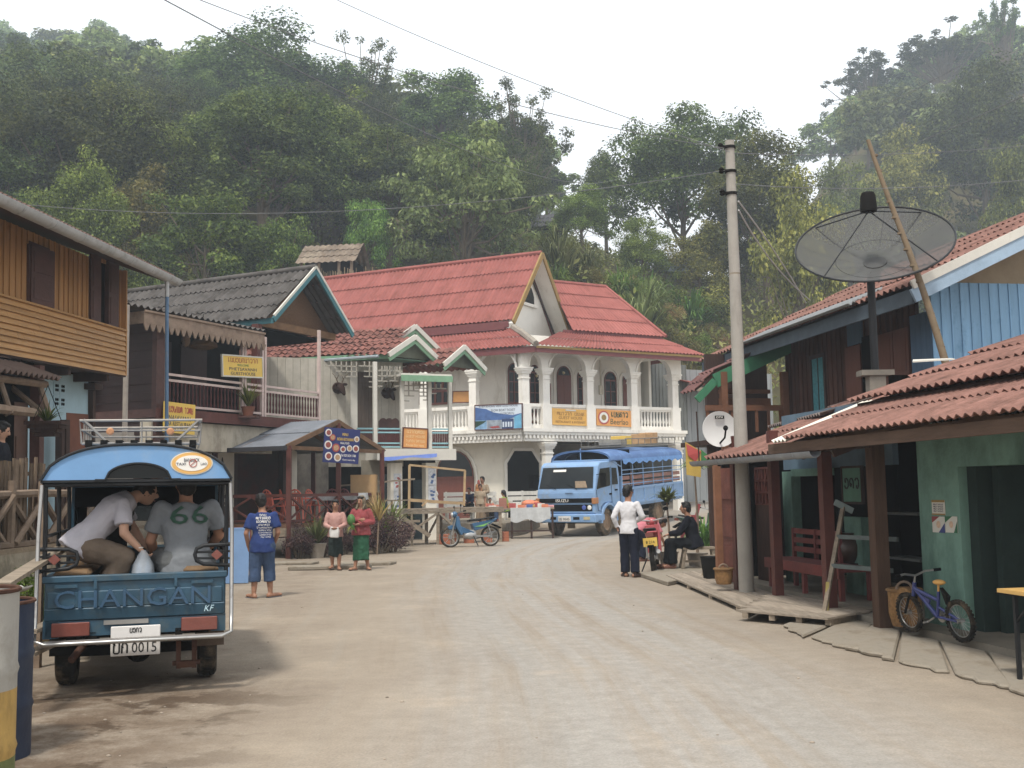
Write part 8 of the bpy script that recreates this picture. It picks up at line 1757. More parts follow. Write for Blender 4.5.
t, P = human('person in pink top bending down behind the red motorbike', (q.x-.1, q.y+1.5, 0), RAD(-70), 1.6, J, shirt=cloth('salmon_pink', '#b8606c'), sleeves='short', pants=cloth('ink_trousers', ''), shoes=(mat('shoe_tan', ''), 'shoe'), hair='short', headdir=(.1,.8,-.6), headup=(0,.6,.8))
J = dict(pel=(-.19,.0,.36), ch=(-.03,.04,.535), nk=(.06,.07,.60), hd=(.13,.12,.625), shl=(.0,.17,.56), shr=(.02,-.05,.565), elr=(.03,-.10,.41), wrr=(.11,-.09,.325), ell=(.06,.2,.43), wrl=(.13,.17,.33), hil=(-.19,.05,.345), hir=(-.19,-.05,.345), knl=(.0,.09,.27), knr=(.03,-.06,.28), anl=(-.1,.1,.045), anr=(-.085,-.05,.045), footl=(1,0,0), footr=(1,0,0), palmr=(.9,.3,0), palml=(.8,0,0))
t, P = human('woman in white T-shirt stooping inside the blue pickup bed', TM @ V((-.17, -.16, .62)), ang, 1.62, J, skin=SKINP, shirt=cloth('shaded_white_tee', '#b3b0b8', var=.1), sleeves='short', pants=cloth('khaki', '#6b5c4d', var=.2), shoes=(mat('shoe_brown', ''), 'shoe'), hair='tail', headdir=(1,.2,-.25), hands=(.9,1.2), bulk=1.05)  # tee colour darkened to carry the shade under the canopy
o = MB().tube([(P['wrr']+V((.025*cos(a),.025*sin(a),.012))) for a in [2*pi*i/14 for i in range(14)]], .005, 5, closed=True).build('bracelet', M_WTXT, t)
J = dict(pel=(0,0,.235), ch=(-.01,.05,.42), nk=(0,.08,.525), hd=(.0,.10,.62), shl=(-.125,.06,.505), shr=(.125,.05,.505), ell=(-.17,.1,.34), elr=(.17,.1,.36), wrl=(-.14,.2,.25), wrr=(.12,.22,.27), hil=(-.06,.0,.23), hir=(.06,.0,.23), knl=(-.13,.22,.235), knr=(.03,.25,.235), anl=(-.13,.26,.045), anr=(.03,.3,.045))
t2, P2 = human('man in grey football shirt sitting in the pickup with his back turned', TM @ V((.40, -.30, .625)), ang+.12, 1.72, J, shirt=cloth('shaded_football_grey', '#6f7377', var=.1), sleeves='short', pants=cloth('grey_shorts', '#5a5c5c'), plen='short', shoes=(mat('shoe_brown', ''), 'shoe'), hair='short', face=False, headdir=(-.1,1,-.1), bulk=1.14, shirt_len=.03)  # shirt grey deepened in colour for the canopy's shade
mbs = MB(); src = text_mb('66', .15, .31, .003); mbs._j(src.xf(Mface(V((.01,-.45,.80)), (1,0,0), (0,0,1))), None); shirt_text(t2, mbs, mat('number_green', '#426a57', .8, .1, 4, bump=0), 'shirt')
hw_ = WM(t) @ P['wrr']; bg = thing('carrier_bag', 'clear plastic bag of bottles hanging from the stooping woman\'s hand', 'bag', hw_ + V((.03,-.0,-.03)))
M_POLY = mat('thin_polythene', '#c5ced6', .25, .15, 8, bump=.4, bscale=30, alpha=.55, spec=.6)
MB().lathe([(.05,-.30),(.09,-.28),(.1,-.2),(.085,-.1),(.045,-.02),(.02,.02)], 14).build('sack', M_POLY, bg, smooth=40)
for k, (x, y) in enumerate(((-.035,.0),(.035,.01))): MB().lathe([(.028,-.28),(.03,-.13),(.012,-.1),(.012,-.08)], 10, 0, (x,y,0)).build('bottle', mat('water_blue', '#86a9cf', .2, .15, 8, bump=0), bg, smooth=40)
q = D(2, 455, 14.5); J = dict(hd=(.035,.02,.915), nk=(.01,.0,.825))
human('young man in dark jacket looking down behind the palisade fence', (q.x-.03, q.y, zt0), RAD(-75), 1.62, J, skin=SKINP, shirt=cloth('slate_jacket', '#1d2028', dirt=None), sleeves='long', pants=cloth('black_trousers', ''), shoes=(mat('shoe_brown', ''), 'shoe'), hair='short', headdir=(.1,1,-.35), jacket=True)
def standing(px, py_foot, Y, H, lab, shirt, pants, hd=(0,1,0), rz=180, J=None, hair='short', z=.5, skirt=None, **k):
 q = D(px, py_foot, Y); return human(lab, (q.x, Y, z), RAD(rz), H, J or {}, shirt=shirt, pants=pants, skirt=skirt, shoes=(mat('sandal_brown', ''), 'sandal'), hair=hair, headdir=hd, vox=.014, **k)
J0 = dict(ell=(-.14,.05,.65), elr=(.14,.05,.65), wrl=(.02,.15,.63), wrr=(.07,.14,.66))
t, P = standing(483, 530, 38.6, 1.6, 'father in tan shirt carrying a small child by the white bench', cloth('beige_tan', '#96836b'), cloth('tan_trousers', '#8f7b62'), (.3,1,0), 170, J0, sleeves='long')
cl = WM(t) @ V((.10,.17,1.02)); Jc = dict(knl=(-.07,.1,.42), knr=(.07,.1,.42), anl=(-.07,.02,.25), anr=(.07,.02,.25))
human('small child in red hat and orange blanket held by the father', (cl.x, cl.y-.02, cl.z-.36), RAD(150), .8, Jc, shirt=cloth('ochre_wrap', '#b5763a'), sleeves='long', pants=cloth('ochre_wrap', ''), hair=None, hood=cloth('red_hat', '#a3262b'), headdir=(.2,1,0), bulk=1.5, vox=.012)
standing(480.5, 532, 37.4, 1.32, 'boy in pale tan clothes standing before the father', cloth('pale_tan', '#a08d74'), cloth('tan_trousers', ''), (.1,1,0), 185)
Js = dict(pel=(0,0,.30), ch=(0,.03,.49), nk=(0,.05,.59), hd=(0,.07,.69), shl=(-.108,.04,.57), shr=(.108,.04,.57), ell=(-.14,.09,.42), elr=(.14,.09,.42), wrl=(-.07,.2,.36), wrr=(.07,.2,.36), hil=(-.055,.0,.285), hir=(.055,.0,.285), knl=(-.06,.24,.29), knr=(.06,.24,.29), anl=(-.06,.23,.05), anr=(.06,.23,.05))
q = D(470, 520, 38.9); human('child in navy sweater sitting at the end of the white bench', (q.x, 38.9, .72), RAD(165), 1.3, Js, shirt=cloth('navy_sweater', '#1f2a47'), sleeves='long', pants=cloth('black_trousers', ''), shoes=(mat('sandal_brown',''),'sandal'), hair='short', headdir=(.1,1,0), vox=.014)
q = D(489.5, 522, 38.0); human('small child in orange top sitting in front of the white bench', (q.x, 38.0, .5), RAD(200), 1.1, Js, shirt=cloth('peach_orange', '#b9684a'), sleeves='short', pants=cloth('black_trousers', ''), shoes=(mat('sandal_brown',''),'sandal'), hair='short', headdir=(.1,1,-.1), vox=.014)
q = D(506.5, 522, 37.6); human('girl in lime green top with long ponytail at the snack table', (q.x, 37.6, .52), RAD(70), 1.42, Js, shirt=cloth('lime_green', '#86a63a'), sleeves='short', pants=cloth('denim', ''), shoes=(mat('sandal_brown',''),'sandal'), hair='tail', headdir=(.2,1,-.1), vox=.014)
M_POLE = mat('pole_concrete', '#9b968d', .9, .14, 2.5, bump=.25, dirt=('#77726a', .62, 2, (2,2,.4)))
p = fP.M @ V((sP(748, 590), -.02, 0)); top = D(729.5, 141, p.y)
cp = thing('utility_pole', 'tapered grey concrete utility pole rising through the porch roof', 'pole', (p.x, p.y, 0)); tp = V((top.x-p.x, top.y-p.y, top.z))
mb = MB(); mb.tube([(0,0,-.3)] + [tp*k/6 for k in range(1,7)], [.115,.11,.1,.093,.085,.077,.07], 14); mb.build('shaft', M_POLE, cp, smooth=50)
for k, z in enumerate((.985, .93, .88)):
 mb = MB(); q = tp*z; mb.tube([q+V((0,0,-.02)), q+V((0,0,.02))], .088, 12); mb.bar(q+V((-.16,-.05,0)), q+V((.02,-.08,0)), .03); mb.lathe([(.02,-.04),(.045,-.02),(.03,.0),(.045,.02),(.02,.05)], 8, 0, q+V((-.15,-.06,0))); mb.build('insulator', M_CHASSIS, cp, smooth=50)
for z in (.32, .52, .7): mb = MB(); q = tp*z; mb.tube([q+V((0,0,-.012)), q+V((0,0,.012))], .108-.035*z, 14); mb.build('wire_band', M_GREYWOOD, cp)
def wire(a, b, sag, r, lab, m=None, n=24):
 a, b = V(a), V(b); mb = MB(); mb.tube([a.lerp(b, i/n) - V((0,0,sag*4*(i/n)*(1-i/n))) - a for i in range(n+1)], r, 5); o = mb.build('cable', m or mat('cable_black', '#77797b', .7, .1, 3, bump=0), None, smooth=60, loc=a); tag(o, lab, 'cable'); return o
PT = lambda k: V((p.x, p.y, 0)) + tp*k
wire(PT(.98)+V((-.1,-.08,0)), D(150, -20, 12), .25, .005, 'overhead cable running from the concrete pole across to the top edge of view')
wire(PT(.93)+V((-.1,-.08,0)), D(-60, 195, 20), .5, .005, 'long thin overhead cable crossing above the roofs to the orange house')
wire(D(150, -8, 11), D(620, 178, 60), 1.0, .007, 'dark cable slanting down across the wooded slope')
wire(D(320, -8, 16), D(730, 152, 15.6), .12, .005, 'upper slack cable meeting the pole top from above')
wire(PT(.97)+V((.05,-.05,0)), D(1060, 142, 16), .1, .005, 'level cable from the pole top over the mesh dish')
wire(PT(.90)+V((.05,-.05,0)), D(1060, 176, 15), .12, .005, 'second level cable passing just above the mesh dish')
wire(D(785, 196, 26), D(1050, 84, 13), .05, .006, 'cable climbing steeply past the top of the bamboo pole')
wire(D(770, 160, 30), D(960, 66, 20), .05, .006, 'thin cable rising against the pale sky beyond the pole')
M_LCAB = mat('pale_cable', '#b4b2ad', .6, .1, 3, bump=0)
for k in range(2):
 a = PT(.86-.02*k)+V((.08,-.08,0)); b = fP.M @ fP.p(806+k*4, 303-k*3, 2.85); m_ = D(776-k*8, 250+k*16, (a.y+b.y)/2); mb = MB(); pts = []
 for i in range(21): t_ = i/20; pts.append(a*(1-t_)**2 + m_*2*t_*(1-t_) + b*t_*t_ - a)
 mb.tube(pts, .013, 5); tag(mb.build('cable', M_LCAB, None, smooth=60, loc=a), ['pale house cable drooping from the pole to the zinc roof','lower pale house cable drooping beside the first to the zinc roof'][k], 'cable')
base = D(876, 388, 16.0); dc = D(874, 246, 16.0)
md = thing('satellite_dish', 'large black mesh satellite dish on a pipe above the red roofs', 'satellite dish', (base.x, base.y, base.z));
mb = MB(); mb.tube([(0,0,-.2),(0,0,dc.z-base.z-.42)], .06, 10); mb.build('mast', M_BLKPIPE, md, smooth=50)
mb = MB(); mb.bb(-.24,.24,-.14,.14,.18,.26); mb.bb(-.12,.12,-.1,.1,-.6,.18); mb.build('bracket', mat('pale_bracket','#8b8478',.9,.2,4), md)
axis = V((-.30, -.80, 1)).normalized(); ax_r = V((1,0,0)); ax_r = (ax_r-axis*ax_r.dot(axis)).normalized(); ax_u = axis.cross(ax_r)
C = V((dc.x-base.x, 0, dc.z-base.z)) - axis*.30; RR = 1.145; dz = lambda r: .36*(r/RR)**2
dp = lambda r, a: C + ax_r*r*cos(a) + ax_u*r*sin(a) + axis*dz(r)
m = bpy.data.materials.new('dish_mesh'); m.use_nodes = True; nt = m.node_tree; pbs = nt.nodes['Principled BSDF']; pbs.inputs['Base Color'].default_value = (.07,.07,.068,1); pbs.inputs['Roughness'].default_value = .7
tb_ = nt.nodes.new('ShaderNodeBsdfTransparent'); mxs = nt.nodes.new('ShaderNodeMixShader'); mxs.inputs[0].default_value = .76; nt.links.new(tb_.outputs[0], mxs.inputs[1]); nt.links.new(pbs.outputs[0], mxs.inputs[2]); nt.links.new(mxs.outputs[0], nt.nodes['Material Output'].inputs['Surface'])
n, kk = 48, 8; mb = MB(); vs = [dp(.14+(RR-.14)*j/kk, 2*pi*i/n) for j in range(kk+1) for i in range(n)]; fs = [(j*n+i, j*n+(i+1)%n, (j+1)*n+(i+1)%n, (j+1)*n+i) for j in range(kk) for i in range(n)]; mb.add(vs, fs); mb.build('mesh_bowl', m, md, smooth=60)
mb = MB(); mb.tube([dp(RR, 2*pi*i/n) for i in range(n)], .016, 6, closed=True); mb.tube([dp(RR*.5, 2*pi*i/n) for i in range(n)], .005, 4, closed=True)
for k in range(12): a = 2*pi*k/12+.1; mb.tube([dp(.1+(RR-.1)*j/6, a)-axis*.008 for j in range(7)], .008, 5)
mb.build('ribs', M_BLKPIPE, md, smooth=50)
mb = MB(); mb.lathe([(.17,-.01),(.17,.02),(.1,.03)], 18, 0, C, MX((ax_r, ax_u, axis)).transposed()); mb.lathe([(.05,-.3),(.1,-.1),(.12,-.02)], 10, 0, C, MX((ax_r, ax_u, axis)).transposed()); mb.build('hub', mat('dish_hub','#3b3b3a',.6,.2,4), md, smooth=40)
feed = D(866, 203, 16.0); fe = V((feed.x-base.x, feed.y-base.y-.1, feed.z-base.z));
mb = MB(); mb.lathe([(.118,-.16),(.125,-.14),(.11,.08),(.09,.13),(.03,.15)], 16, 0, fe, MX((ax_r, ax_u, axis)).transposed() if False else None); mb.build('feed_cover', M_CHASSIS, md, smooth=40)
for k in range(4): a = 2*pi*k/4+.62; mb = MB(); mb.tube([fe+V((0,0,-.15)), dp(RR*.97, a)], .011, 6); mb.build('feed_strut', M_BLKPIPE, md)
wdp = D(720, 429, 16.1); wd = thing('satellite_dish', 'small solid white satellite dish on the porch roof corner', 'satellite dish', wdp, RAD(8))
mb = MB(); rr_ = .268; n = 28; vs = []; fs = []
for j in range(6):
 r_ = rr_*j/5
 for i in range(n): a = 2*pi*i/n; vs.append((r_*cos(a), -.05*(j/5)**2+.05, r_*1.0*sin(a)))
for j in range(6):
 r_ = rr_*j/5
 for i in range(n): a = 2*pi*i/n; vs.append((r_*cos(a), -.05*(j/5)**2+.068, r_*1.0*sin(a)))
for s_ in (0, 6*n):
 for j in range(5):
  for i in range(n): fs.append((s_+j*n+i, s_+j*n+(i+1)%n, s_+(j+1)*n+(i+1)%n, s_+(j+1)*n+i))
for i in range(n): fs.append((5*n+i, 5*n+(i+1)%n, 11*n+(i+1)%n, 11*n+i))
mb.add(vs, fs); mb.build('reflector', mat('dish_white','#cfcfcd',.5,.06,3,bump=0), wd, smooth=40)
mb = MB(); mb.tube([(0,.06,-.3),(0,.1,-.55)], .025, 7); mb.tube([(0,.05,-.22),(-.0,-.2,-.14),(0,-.26,-.02)], .014, 6); mb.ell((0,-.25,.0),(.035,.05,.04)); mb.build('feed_arm', M_CHASSIS, wd, smooth=50)
mb = MB(); mb.bb(-.07,.07,-.004,.004,.15,.2); mb.build('dish_label', M_CHASSIS, wd); letters(wd, 'lettering', text_mb('DTV', .03, .1, .003), M_WTXT, (0,-.006,.175))
a, b = D(946, 364, 15.2), D(870, 140, 15.6); mb = MB(); pts = [(b-a)*i/10 + V((.03*sin(i*.5),0,0)) for i in range(11)]; mb.tube(pts, [.055-.0025*i for i in range(11)], 9)
for i in range(1, 14): q = (b-a)*i/14 + V((.03*sin(i*.714*.5*1.4),0,0)); mb.tube([q-V((0,0,.015)), q+V((0,0,.015))], .056-.0018*i, 9)
tag(mb.build('bamboo_pole', mat('bamboo_tan','#75634a',.7,.25,5,bump=.15,dirt=('#5d4b30',.6,5)), None, smooth=50, loc=a), 'leaning bamboo pole propped beside the mesh dish', 'pole')
mb = MB(); mb.slab([(-.3,-.1,0),(.25,-.15,.02),(.32,.15,.06),(-.2,.15,.05)], (0,0,.02)); tag(mb.build('loose_sheet', M_WHITE, None, loc=D(932, 363, 14.6)), 'scrap of white sheeting at the foot of the bamboo pole', 'sheet')
M_BENCH = mat('bench_red', '#6e2721', .5, .25, 5, island=.12, bump=.12)
x0, x1 = sP(780, 600, .55), sP(857, 620, .55); bl_ = x1-x0
bt = thing('slatted_bench', 'dark red slatted wooden bench on the shop porch', 'bench', fP.M @ V((x0, .55, .14)), fP.rz)
MB().bb(0,bl_,-.2,.25,.36,.42).bb(0,bl_,-.22,-.2,.28,.42).build('seat', M_BENCH, bt)
bk = bl_*.62; mb = MB()
for x in (0, bk*.5, bk): mb.bb(x, x+.05, .22,.27,.36,.84)
for z in (.5,.63,.76): mb.bb(.05, bk, .23,.255,z,z+.075)
mb.build('backrest', M_BENCH, bt)
for x in (.05, bl_*.5, bl_-.1):
 for y in (-.18,.2): MB().bb(x,x+.06,y,y+.06,0,.36).build('leg', M_BENCH, bt)
lt = thing('step_ladder', 'grey wooden ladder frame leaning on the porch near the red bench', 'ladder', (0,0,0)); a = fP.M @ V((sP(823.5,612,-.25), -.25, .08)); b = D(843, 507, (fP.M @ V((sP(843,560,.15), .15, 0))).y)
lt.location = a; dv2 = V((0.99,.16,0)); mb = MB(); mb.bar((0,0,0), b-a, .05, .03); mb.build('stile', M_GREYWOOD, lt); mb = MB(); mb.bar(V((.04,.02,0)), (b-a)*.3+V((-.02,0,0)), .04,.03); mb.build('brace', mat('mustard_stick','#9a8a3a',.7,.2,4), lt)
for k in (.45, .72): q = (b-a)*k; MB().bar(q, q+fP.M.to_3x3() @ V((.95,.25,.0)), .03, .05).build('rung', mat('bluegrey_wood','#5c6564',.8,.2,4), lt)
MB().bar(b-a+V((-.10,-.02,.06)), b-a+V((.12,.03,-.05)), .04, .07).build('foot_pad', mat('pale_bluegrey','#8fa0a0',.6,.15,4), lt)
q = fP.M @ V((sP(848,575,.95), .95, .55)); t = thing('water_jar', 'dark glazed water jar on a stand behind the bench', 'jar', q); MB().lathe([(.12,0),(.2,.1),(.22,.22),(.17,.33),(.12,.36),(.14,.4)], 18).build('vessel', mat('jar_glaze','#40291c',.35,.3,5,bump=.05,spec=.6), t, smooth=50)
mb = MB(); mb.bb(-.2,.2,-.2,.2,-.04,0); mb.build('stand_top', M_DKWOOD, t)
for sx in (-1,1):
 for sy in (-1,1): MB().bb(sx*.17-.02,sx*.17+.02,sy*.17-.02,sy*.17+.02,-.41,-.04).build('leg', M_DKWOOD, t)
M_WICKER = mat('wicker', '#8a6433', .85, .35, 26, bump=.8, bscale=70)
def basket(loc, r, h, lab, lid=False):
 t = thing('woven_basket', lab, 'basket', loc); MB().lathe([(r*.8,0),(r,h*.35),(r*1.0,h*.8),(r*1.04,h)], 20).build('body', M_WICKER, t, smooth=50); MB().tube([(r*1.04*cos(a), r*1.04*sin(a), h) for a in [2*pi*i/20 for i in range(20)]], .018, 6, closed=True).build('rim', mat('wicker_rim','#7a5a34',.8,.2,6), t)
 mb = MB(); mb.tube([(r*.5*cos(a), 0, h+r*.5*sin(a)) for a in [pi*i/8 for i in range(9)]], .014, 6); mb.build('handle', M_STICK, t); return t
basket(fP.M @ V((sP(900,625,.05), .12, .09)), .17, .38, 'tall woven basket beside the brown porch post')
t = thing('round_basket', 'round flat woven basket standing on edge behind the bicycle front wheel', 'basket', fP.M @ V((sP(911,620,.0), -.02, .10)), fP.rz); mb = MB(); Mx = MX.Rotation(-pi/2+.12, 4, 'X'); mb.lathe([(.02,.06),(.14,.05),(.2,.02),(.215,-.02),(.2,-.04),(.1,-.03),(.02,-.03)], 24, 0, (0,0,.215), Mx); mb.build('body', M_WICKER, t, smooth=50)
basket(D(724, 584, 16.0).xyz - V((0,0,.0)), .13, .22, 'brown woven basket beside the carved red panel')
ga, gb = G(909, 639), G(966, 651); ga.z = gb.z = .06
kb = thing('kids_bicycle', 'blue kids mountain bicycle with yellow seat leaning by the green pier', 'bicycle', (gb.x-.02, gb.y, .085), rot=(RAD(-6), 0, atan2(ga.y-gb.y, ga.x-gb.x)))
L_ = .80; Mw = MX.Rotation(pi/2, 4, 'X'); M_KB = mat('bicycle_blue','#11266f',.3,.1,3,bump=0,spec=.6)
for x in (0, L_):
 r_ = .2; mb = MB(); n = 32; mb.tube([(x+r_*.89*cos(2*pi*i/n), 0, r_+r_*.89*sin(2*pi*i/n)) for i in range(n)], .024, 8, closed=True)
 for i in range(n): a = 2*pi*i/n; mb.box((x+(r_*.99)*cos(a),0,r_+(r_*.99)*sin(a)), (.012,.04,.02), 0, MX.Rotation(-a,3,'Y'))
 wo = mb.build('wheel', M_RUBBER, kb, smooth=60); mb = MB(); mb.tube([(x+r_*.78*cos(2*pi*i/n), 0, r_+r_*.78*sin(2*pi*i/n)) for i in range(n)], .008, 6, closed=True); mb.tube([(x,-.04,r_),(x,.04,r_)], .02, 8)
 for i in range(18): a = 2*pi*i/18; mb.tube([(x,0,r_),(x+r_*.78*cos(a),0,r_+r_*.78*sin(a))], .0022, 3)
 mb.build('rim', M_CHROME, wo, smooth=60)
mb = MB(); bb_, ht, stt = V((.34,0,.2)), V((.66,0,.47)), V((.27,0,.46))
for a, b, r_ in ((ht, bb_, .022), (ht+V((-.02,0,-.02)), V((.30,0,.37)), .02), (bb_, stt, .016), (V((0,0,.2)), V((.30,0,.30)), .014), (V((0,.04,.2)), bb_, .012), (V((0,-.04,.2)), bb_, .012), (ht+V((-.02,0,.05)), ht+V((.03,0,-.09)), .02)): mb.tube([a, b], r_, 8)
mb.slab([(.42,-.008,.36),(.54,-.008,.40),(.46,-.008,.30)], (0,.016,0)); mb.build('frame', M_KB, kb, smooth=50)
mb = MB();
for sy in (-1,1): mb.tube([ht+V((.03,sy*.045,-.08)), (L_,sy*.05,.2)], .014, 7)
mb.build('fork', M_CHASSIS, kb); mb = MB(); mb.tube([ht+V((-.02,0,.05)), ht+V((-.05,0,.12)), ht+V((-.05,.12,.15)), ht+V((-.08,.22,.15))], .011, 6); mb.tube([ht+V((-.05,0,.12)), ht+V((-.05,-.12,.15)), ht+V((-.08,-.22,.15))], .011, 6); mb.build('handlebar', M_CHROME, kb, smooth=50)
for sy in (-1,1): mb = MB(); mb.tube([ht+V((-.08,sy*.2,.15)), ht+V((-.10,sy*.27,.15))], .016, 7); mb.build('grip', M_BLACK, kb)
mb = MB(); mb.tube([stt, stt+V((-.02,0,.08))], .011, 6); mb.ell(stt+V((-.03,0,.09)), (.085,.045,.026)); mb.build('saddle', mat('saddle_yellow','#c88f1c',.5,.2,5,bump=.05), kb, smooth=60)
mb = MB(); mb.tube([bb_+V((0,.04,0)), bb_+V((.1,.05,-.05)), bb_+V((.1,.1,-.05))], .01, 6); mb.tube([bb_+V((0,-.04,0)), bb_+V((-.1,-.05,.05)), bb_+V((-.1,-.1,.05))], .01, 6); mb.lathe([(.06,-.005),(.06,.005)], 16, 0, bb_+V((0,-.045,0)), Mw); mb.build('crank', M_CHROME, kb); mb = MB(); mb.slab([(.12,-.02,.42),(.22,-.02,.5),(.16,-.02,.34)], (0,.04,0)); mb.build('mudguard', M_CHASSIS, kb)
q = fP.M @ V((sP(1010, 590, -.55), -.55, .0)); ft = thing('folding_table', 'folding table with yellow top standing at the green shop doorway', 'table', (q.x, q.y, .03), fP.rz)
zt_ = 1.6 - (590-484+1)*q.y/1080 + .0; zt_ = fP.z(1015, 590, -.55)-.03
MB().bb(-.1,1.1,-.05,.55,zt_-.03,zt_).build('table_top', mat('yellow_top','#c99b3c',.5,.1,3,bump=0), ft); MB().bb(-.11,1.11,-.06,.56,zt_-.04,zt_-.031).build('edge_band', M_CHASSIS, ft)
for x in (.06, 1.0):
 for y in (0,.5): MB().bb(x-.015,x+.015,y-.015,y+.015,0,zt_-.04).build('leg', M_BLKPIPE, ft)
mb = MB(); mb.bar((.06,0,zt_-.25),(.3,0,zt_-.05),.015); mb.build('brace', M_BLKPIPE, ft)
def stool(lab, loc, rz, w_, d, h):
 t = thing('wooden_stool', lab, 'stool', loc, rz); MB().bb(-w_/2,w_/2,-d/2,d/2,h-.04,h).build('seat', M_GREYWOOD, t)
 for sx in (-1,1):
  for sy in (-1,1): MB().bar((sx*(w_/2-.05),sy*(d/2-.04),h-.04),(sx*(w_/2+.02),sy*(d/2+.0),0),.045,.045).build('leg', M_GREYWOOD, t)
 MB().bar((-w_/2-.0,0,.13),(w_/2,0,.13),.03,.04).build('stretcher', M_GREYWOOD, t); return t
stool('grey wooden stool under the seated man in the dark jacket', (seat_loc.x+.17, seat_loc.y, .07), RAD(0), .62, .3, .40)
q = G(716, 581); stool('smaller wooden stool beside the carved red panel', (q.x, q.y+.1, .05), .2, .3, .26, .38)
q = D(713, 557, 18.3); t = thing('waste_bin', 'black plastic bin behind the stool by the red posts', 'bin', (q.x, q.y, .0)); MB().lathe([(.16,0),(.21,.4),(.22,.44),(.19,.44)], 16).build('tub', M_CHASSIS, t, smooth=40)
def palm(lab, px, pyf, Y, H, n, L_, seed, m='pale'):
 q = D(px, pyf, Y); t = thing('potted_palm', lab, 'plant', (q.x, q.y, 0)); r = random.Random(seed); mb = MB(); mb.tube([(0,0,.2),(.03,0,H*.5),(0,.02,H)], [.03,.024,.016], 7); mb.build('stem', M_STICK, t, smooth=50); MB().lathe([(.15,0),(.2,.28),(.22,.32),(.19,.32)], 14).build('pot', mat('grey_pot',''), t, smooth=40)
 spiky('fronds', t, n, L_, LEAF[m], (0,.02,H-.05), seed, .045, .7); return t
palm('potted dracaena with pale drooping leaves behind the pink-shirted person', 668, 540, 22.0, 1.35, 120, .62, 3); palm('taller potted dracaena with yellow-green leaves beside the gutter end', 697, 545, 21.4, 1.95, 150, .66, 4)
q = G(703, 552); put(SHR['green'], (q.x+.3, q.y+1.5, 0), .35, 1, 'low grassy plant beside the dark green motorbike', None, 'plant')
q = D(693, 461, 19.0); t = thing('corner_banner', 'yellow banner with red and green triangles hanging beyond the gutter end', 'banner', q, RAD(10))
def bq(pts, m, y=0, nm='cloth'): mb = MB(); mb.slab([(x, y+.03*sin(x*9+z*4), z) for x, z in pts], (0,.012,0)); mb.build(nm, m, t)
t.scale = (.8,.8,.8); bq([(-.16,.42),(.2,.22),(.17,-.36),(-.16,-.3)], mat('banner_yellow','#b8961f',.7,.15,5)); bq([(-.15,.38),(.2,.2),(.06,-.02),(-.12,.12)], mat('banner_red','#b02a22',.7,.1,3,bump=0), -.02, 'red_patch'); bq([(.2,.25),(.42,.05),(.38,-.1),(.2,.0)], mat('banner_green','#2f7d3f',.7,.1,3,bump=0), -.0, 'green_patch')
q = D(700, 470, 18.6); t = thing('banner_pole', 'thin dark pole carrying the yellow banner beyond the gutter', 'pole', (q.x, q.y, 0)); MB().tube([(0,.05,2.0),(-.02,.05,2.9)], .012, 6).build('shaft', M_DKWOOD, t)
q = D(690, 515, 22.6); o = MB().bar((0,0,0),(.2,.0,.75),.05,.06).bar((-.2,0,.0),(.0,0,.75),.05,.06).bar((-.18,0,.15),(.02,0,.15),.04,.05).bar((-.08,0,.5),(.11,0,.5),.04,.05).build('folding_board', mat('crimson_board','#8c3036',.6,.2,4), None, loc=(q.x,q.y,.5)); tag(o, 'crimson folded board frame leaning behind the seated man', 'board frame')
def drum(lab, loc, R2, H, bands):
 t = thing('oil_drum', lab, 'drum', loc); prof = [(R2*.97,0),(R2,.01)]
 for k in (.33,.66): prof += [(R2,H*k-.03),(R2*1.035,H*k),(R2,H*k+.03)]
 for i, (z0, z1, m) in enumerate(bands):
  pr = [(R2, z0)] + [(a, b) for a, b in prof if z0 < b < z1] + [(R2, z1)]; mb = MB(); mb.lathe(pr, 32, 0, (0,0,0), caps=False); mb.lathe([(r_-.008, z) for r_, z in pr], 32, 0, (0,0,0), caps=False); mb.build('shell', m, t, smooth=40)
 mb = MB(); mb.tube([(R2*cos(a), R2*sin(a), H) for a in [2*pi*i/32 for i in range(32)]], .012, 6, closed=True); mb.lathe([(.01,H-.3),(R2*.98,H-.3)], 24, caps=False); mb.build('rim', M_RUST, t); return t
dY = 5.45; q = D(2, 560, dY); gq = D(-2, 768, dY)
drum('grey and yellow painted open oil drum in the near corner', (q.x-.175, dY, 0), .245, D(20,590,dY).z, [(0,.33,mat('drum_olive','#66703a',.6,.3,4,dirt=('#3a3527',.55,4))),(.33,.66,mat('drum_yellow','#a8842e',.6,.3,3,dirt=('#332a22',.56,3,(1,1,.4)))),(.66,D(20,590,dY).z,mat('drum_grey','#9a978f',.6,.15,3,dirt=('#6c665c',.6,3)))])
dY = 6.9; q = D(12, 600, dY); drum('dark navy oil drum under the corrugated sheet', (q.x-.15, dY, 0), .27, .95, [(0,.95,mat('drum_navy','#1c2a42',.5,.25,4,dirt=('#39404a',.6,4)))])
a, b = D(-10, 628, 5.5), D(34, 590, 6.7); mb = MB(); c0 = D(36, 597, 6.1); zt3 = 1.02
o = MB(); corr(o, (-.75,-.55,0), (.32,-.55,.02), (-.75,.75,.06), (.36,.75,.08), .076, .012, 1, 0, sub=6); ob = o.build('corrugated_sheet', mat('pale_zinc_sheet','#a9a69d',.5,.15,3,metal=.2,bump=.05), None, smooth=50, loc=(D(37,600,6.6).x-.72, 6.6, D(25,612,6.5).z)); tag(ob, 'pale corrugated sheet laid over the navy oil drum', 'roofing sheet')
ts = thing('timber_stall', 'bare unfinished timber stall with plank top and light pole frame', 'stall', (0,0,0));
def pz(px, py, Y): return D(px, py, Y)
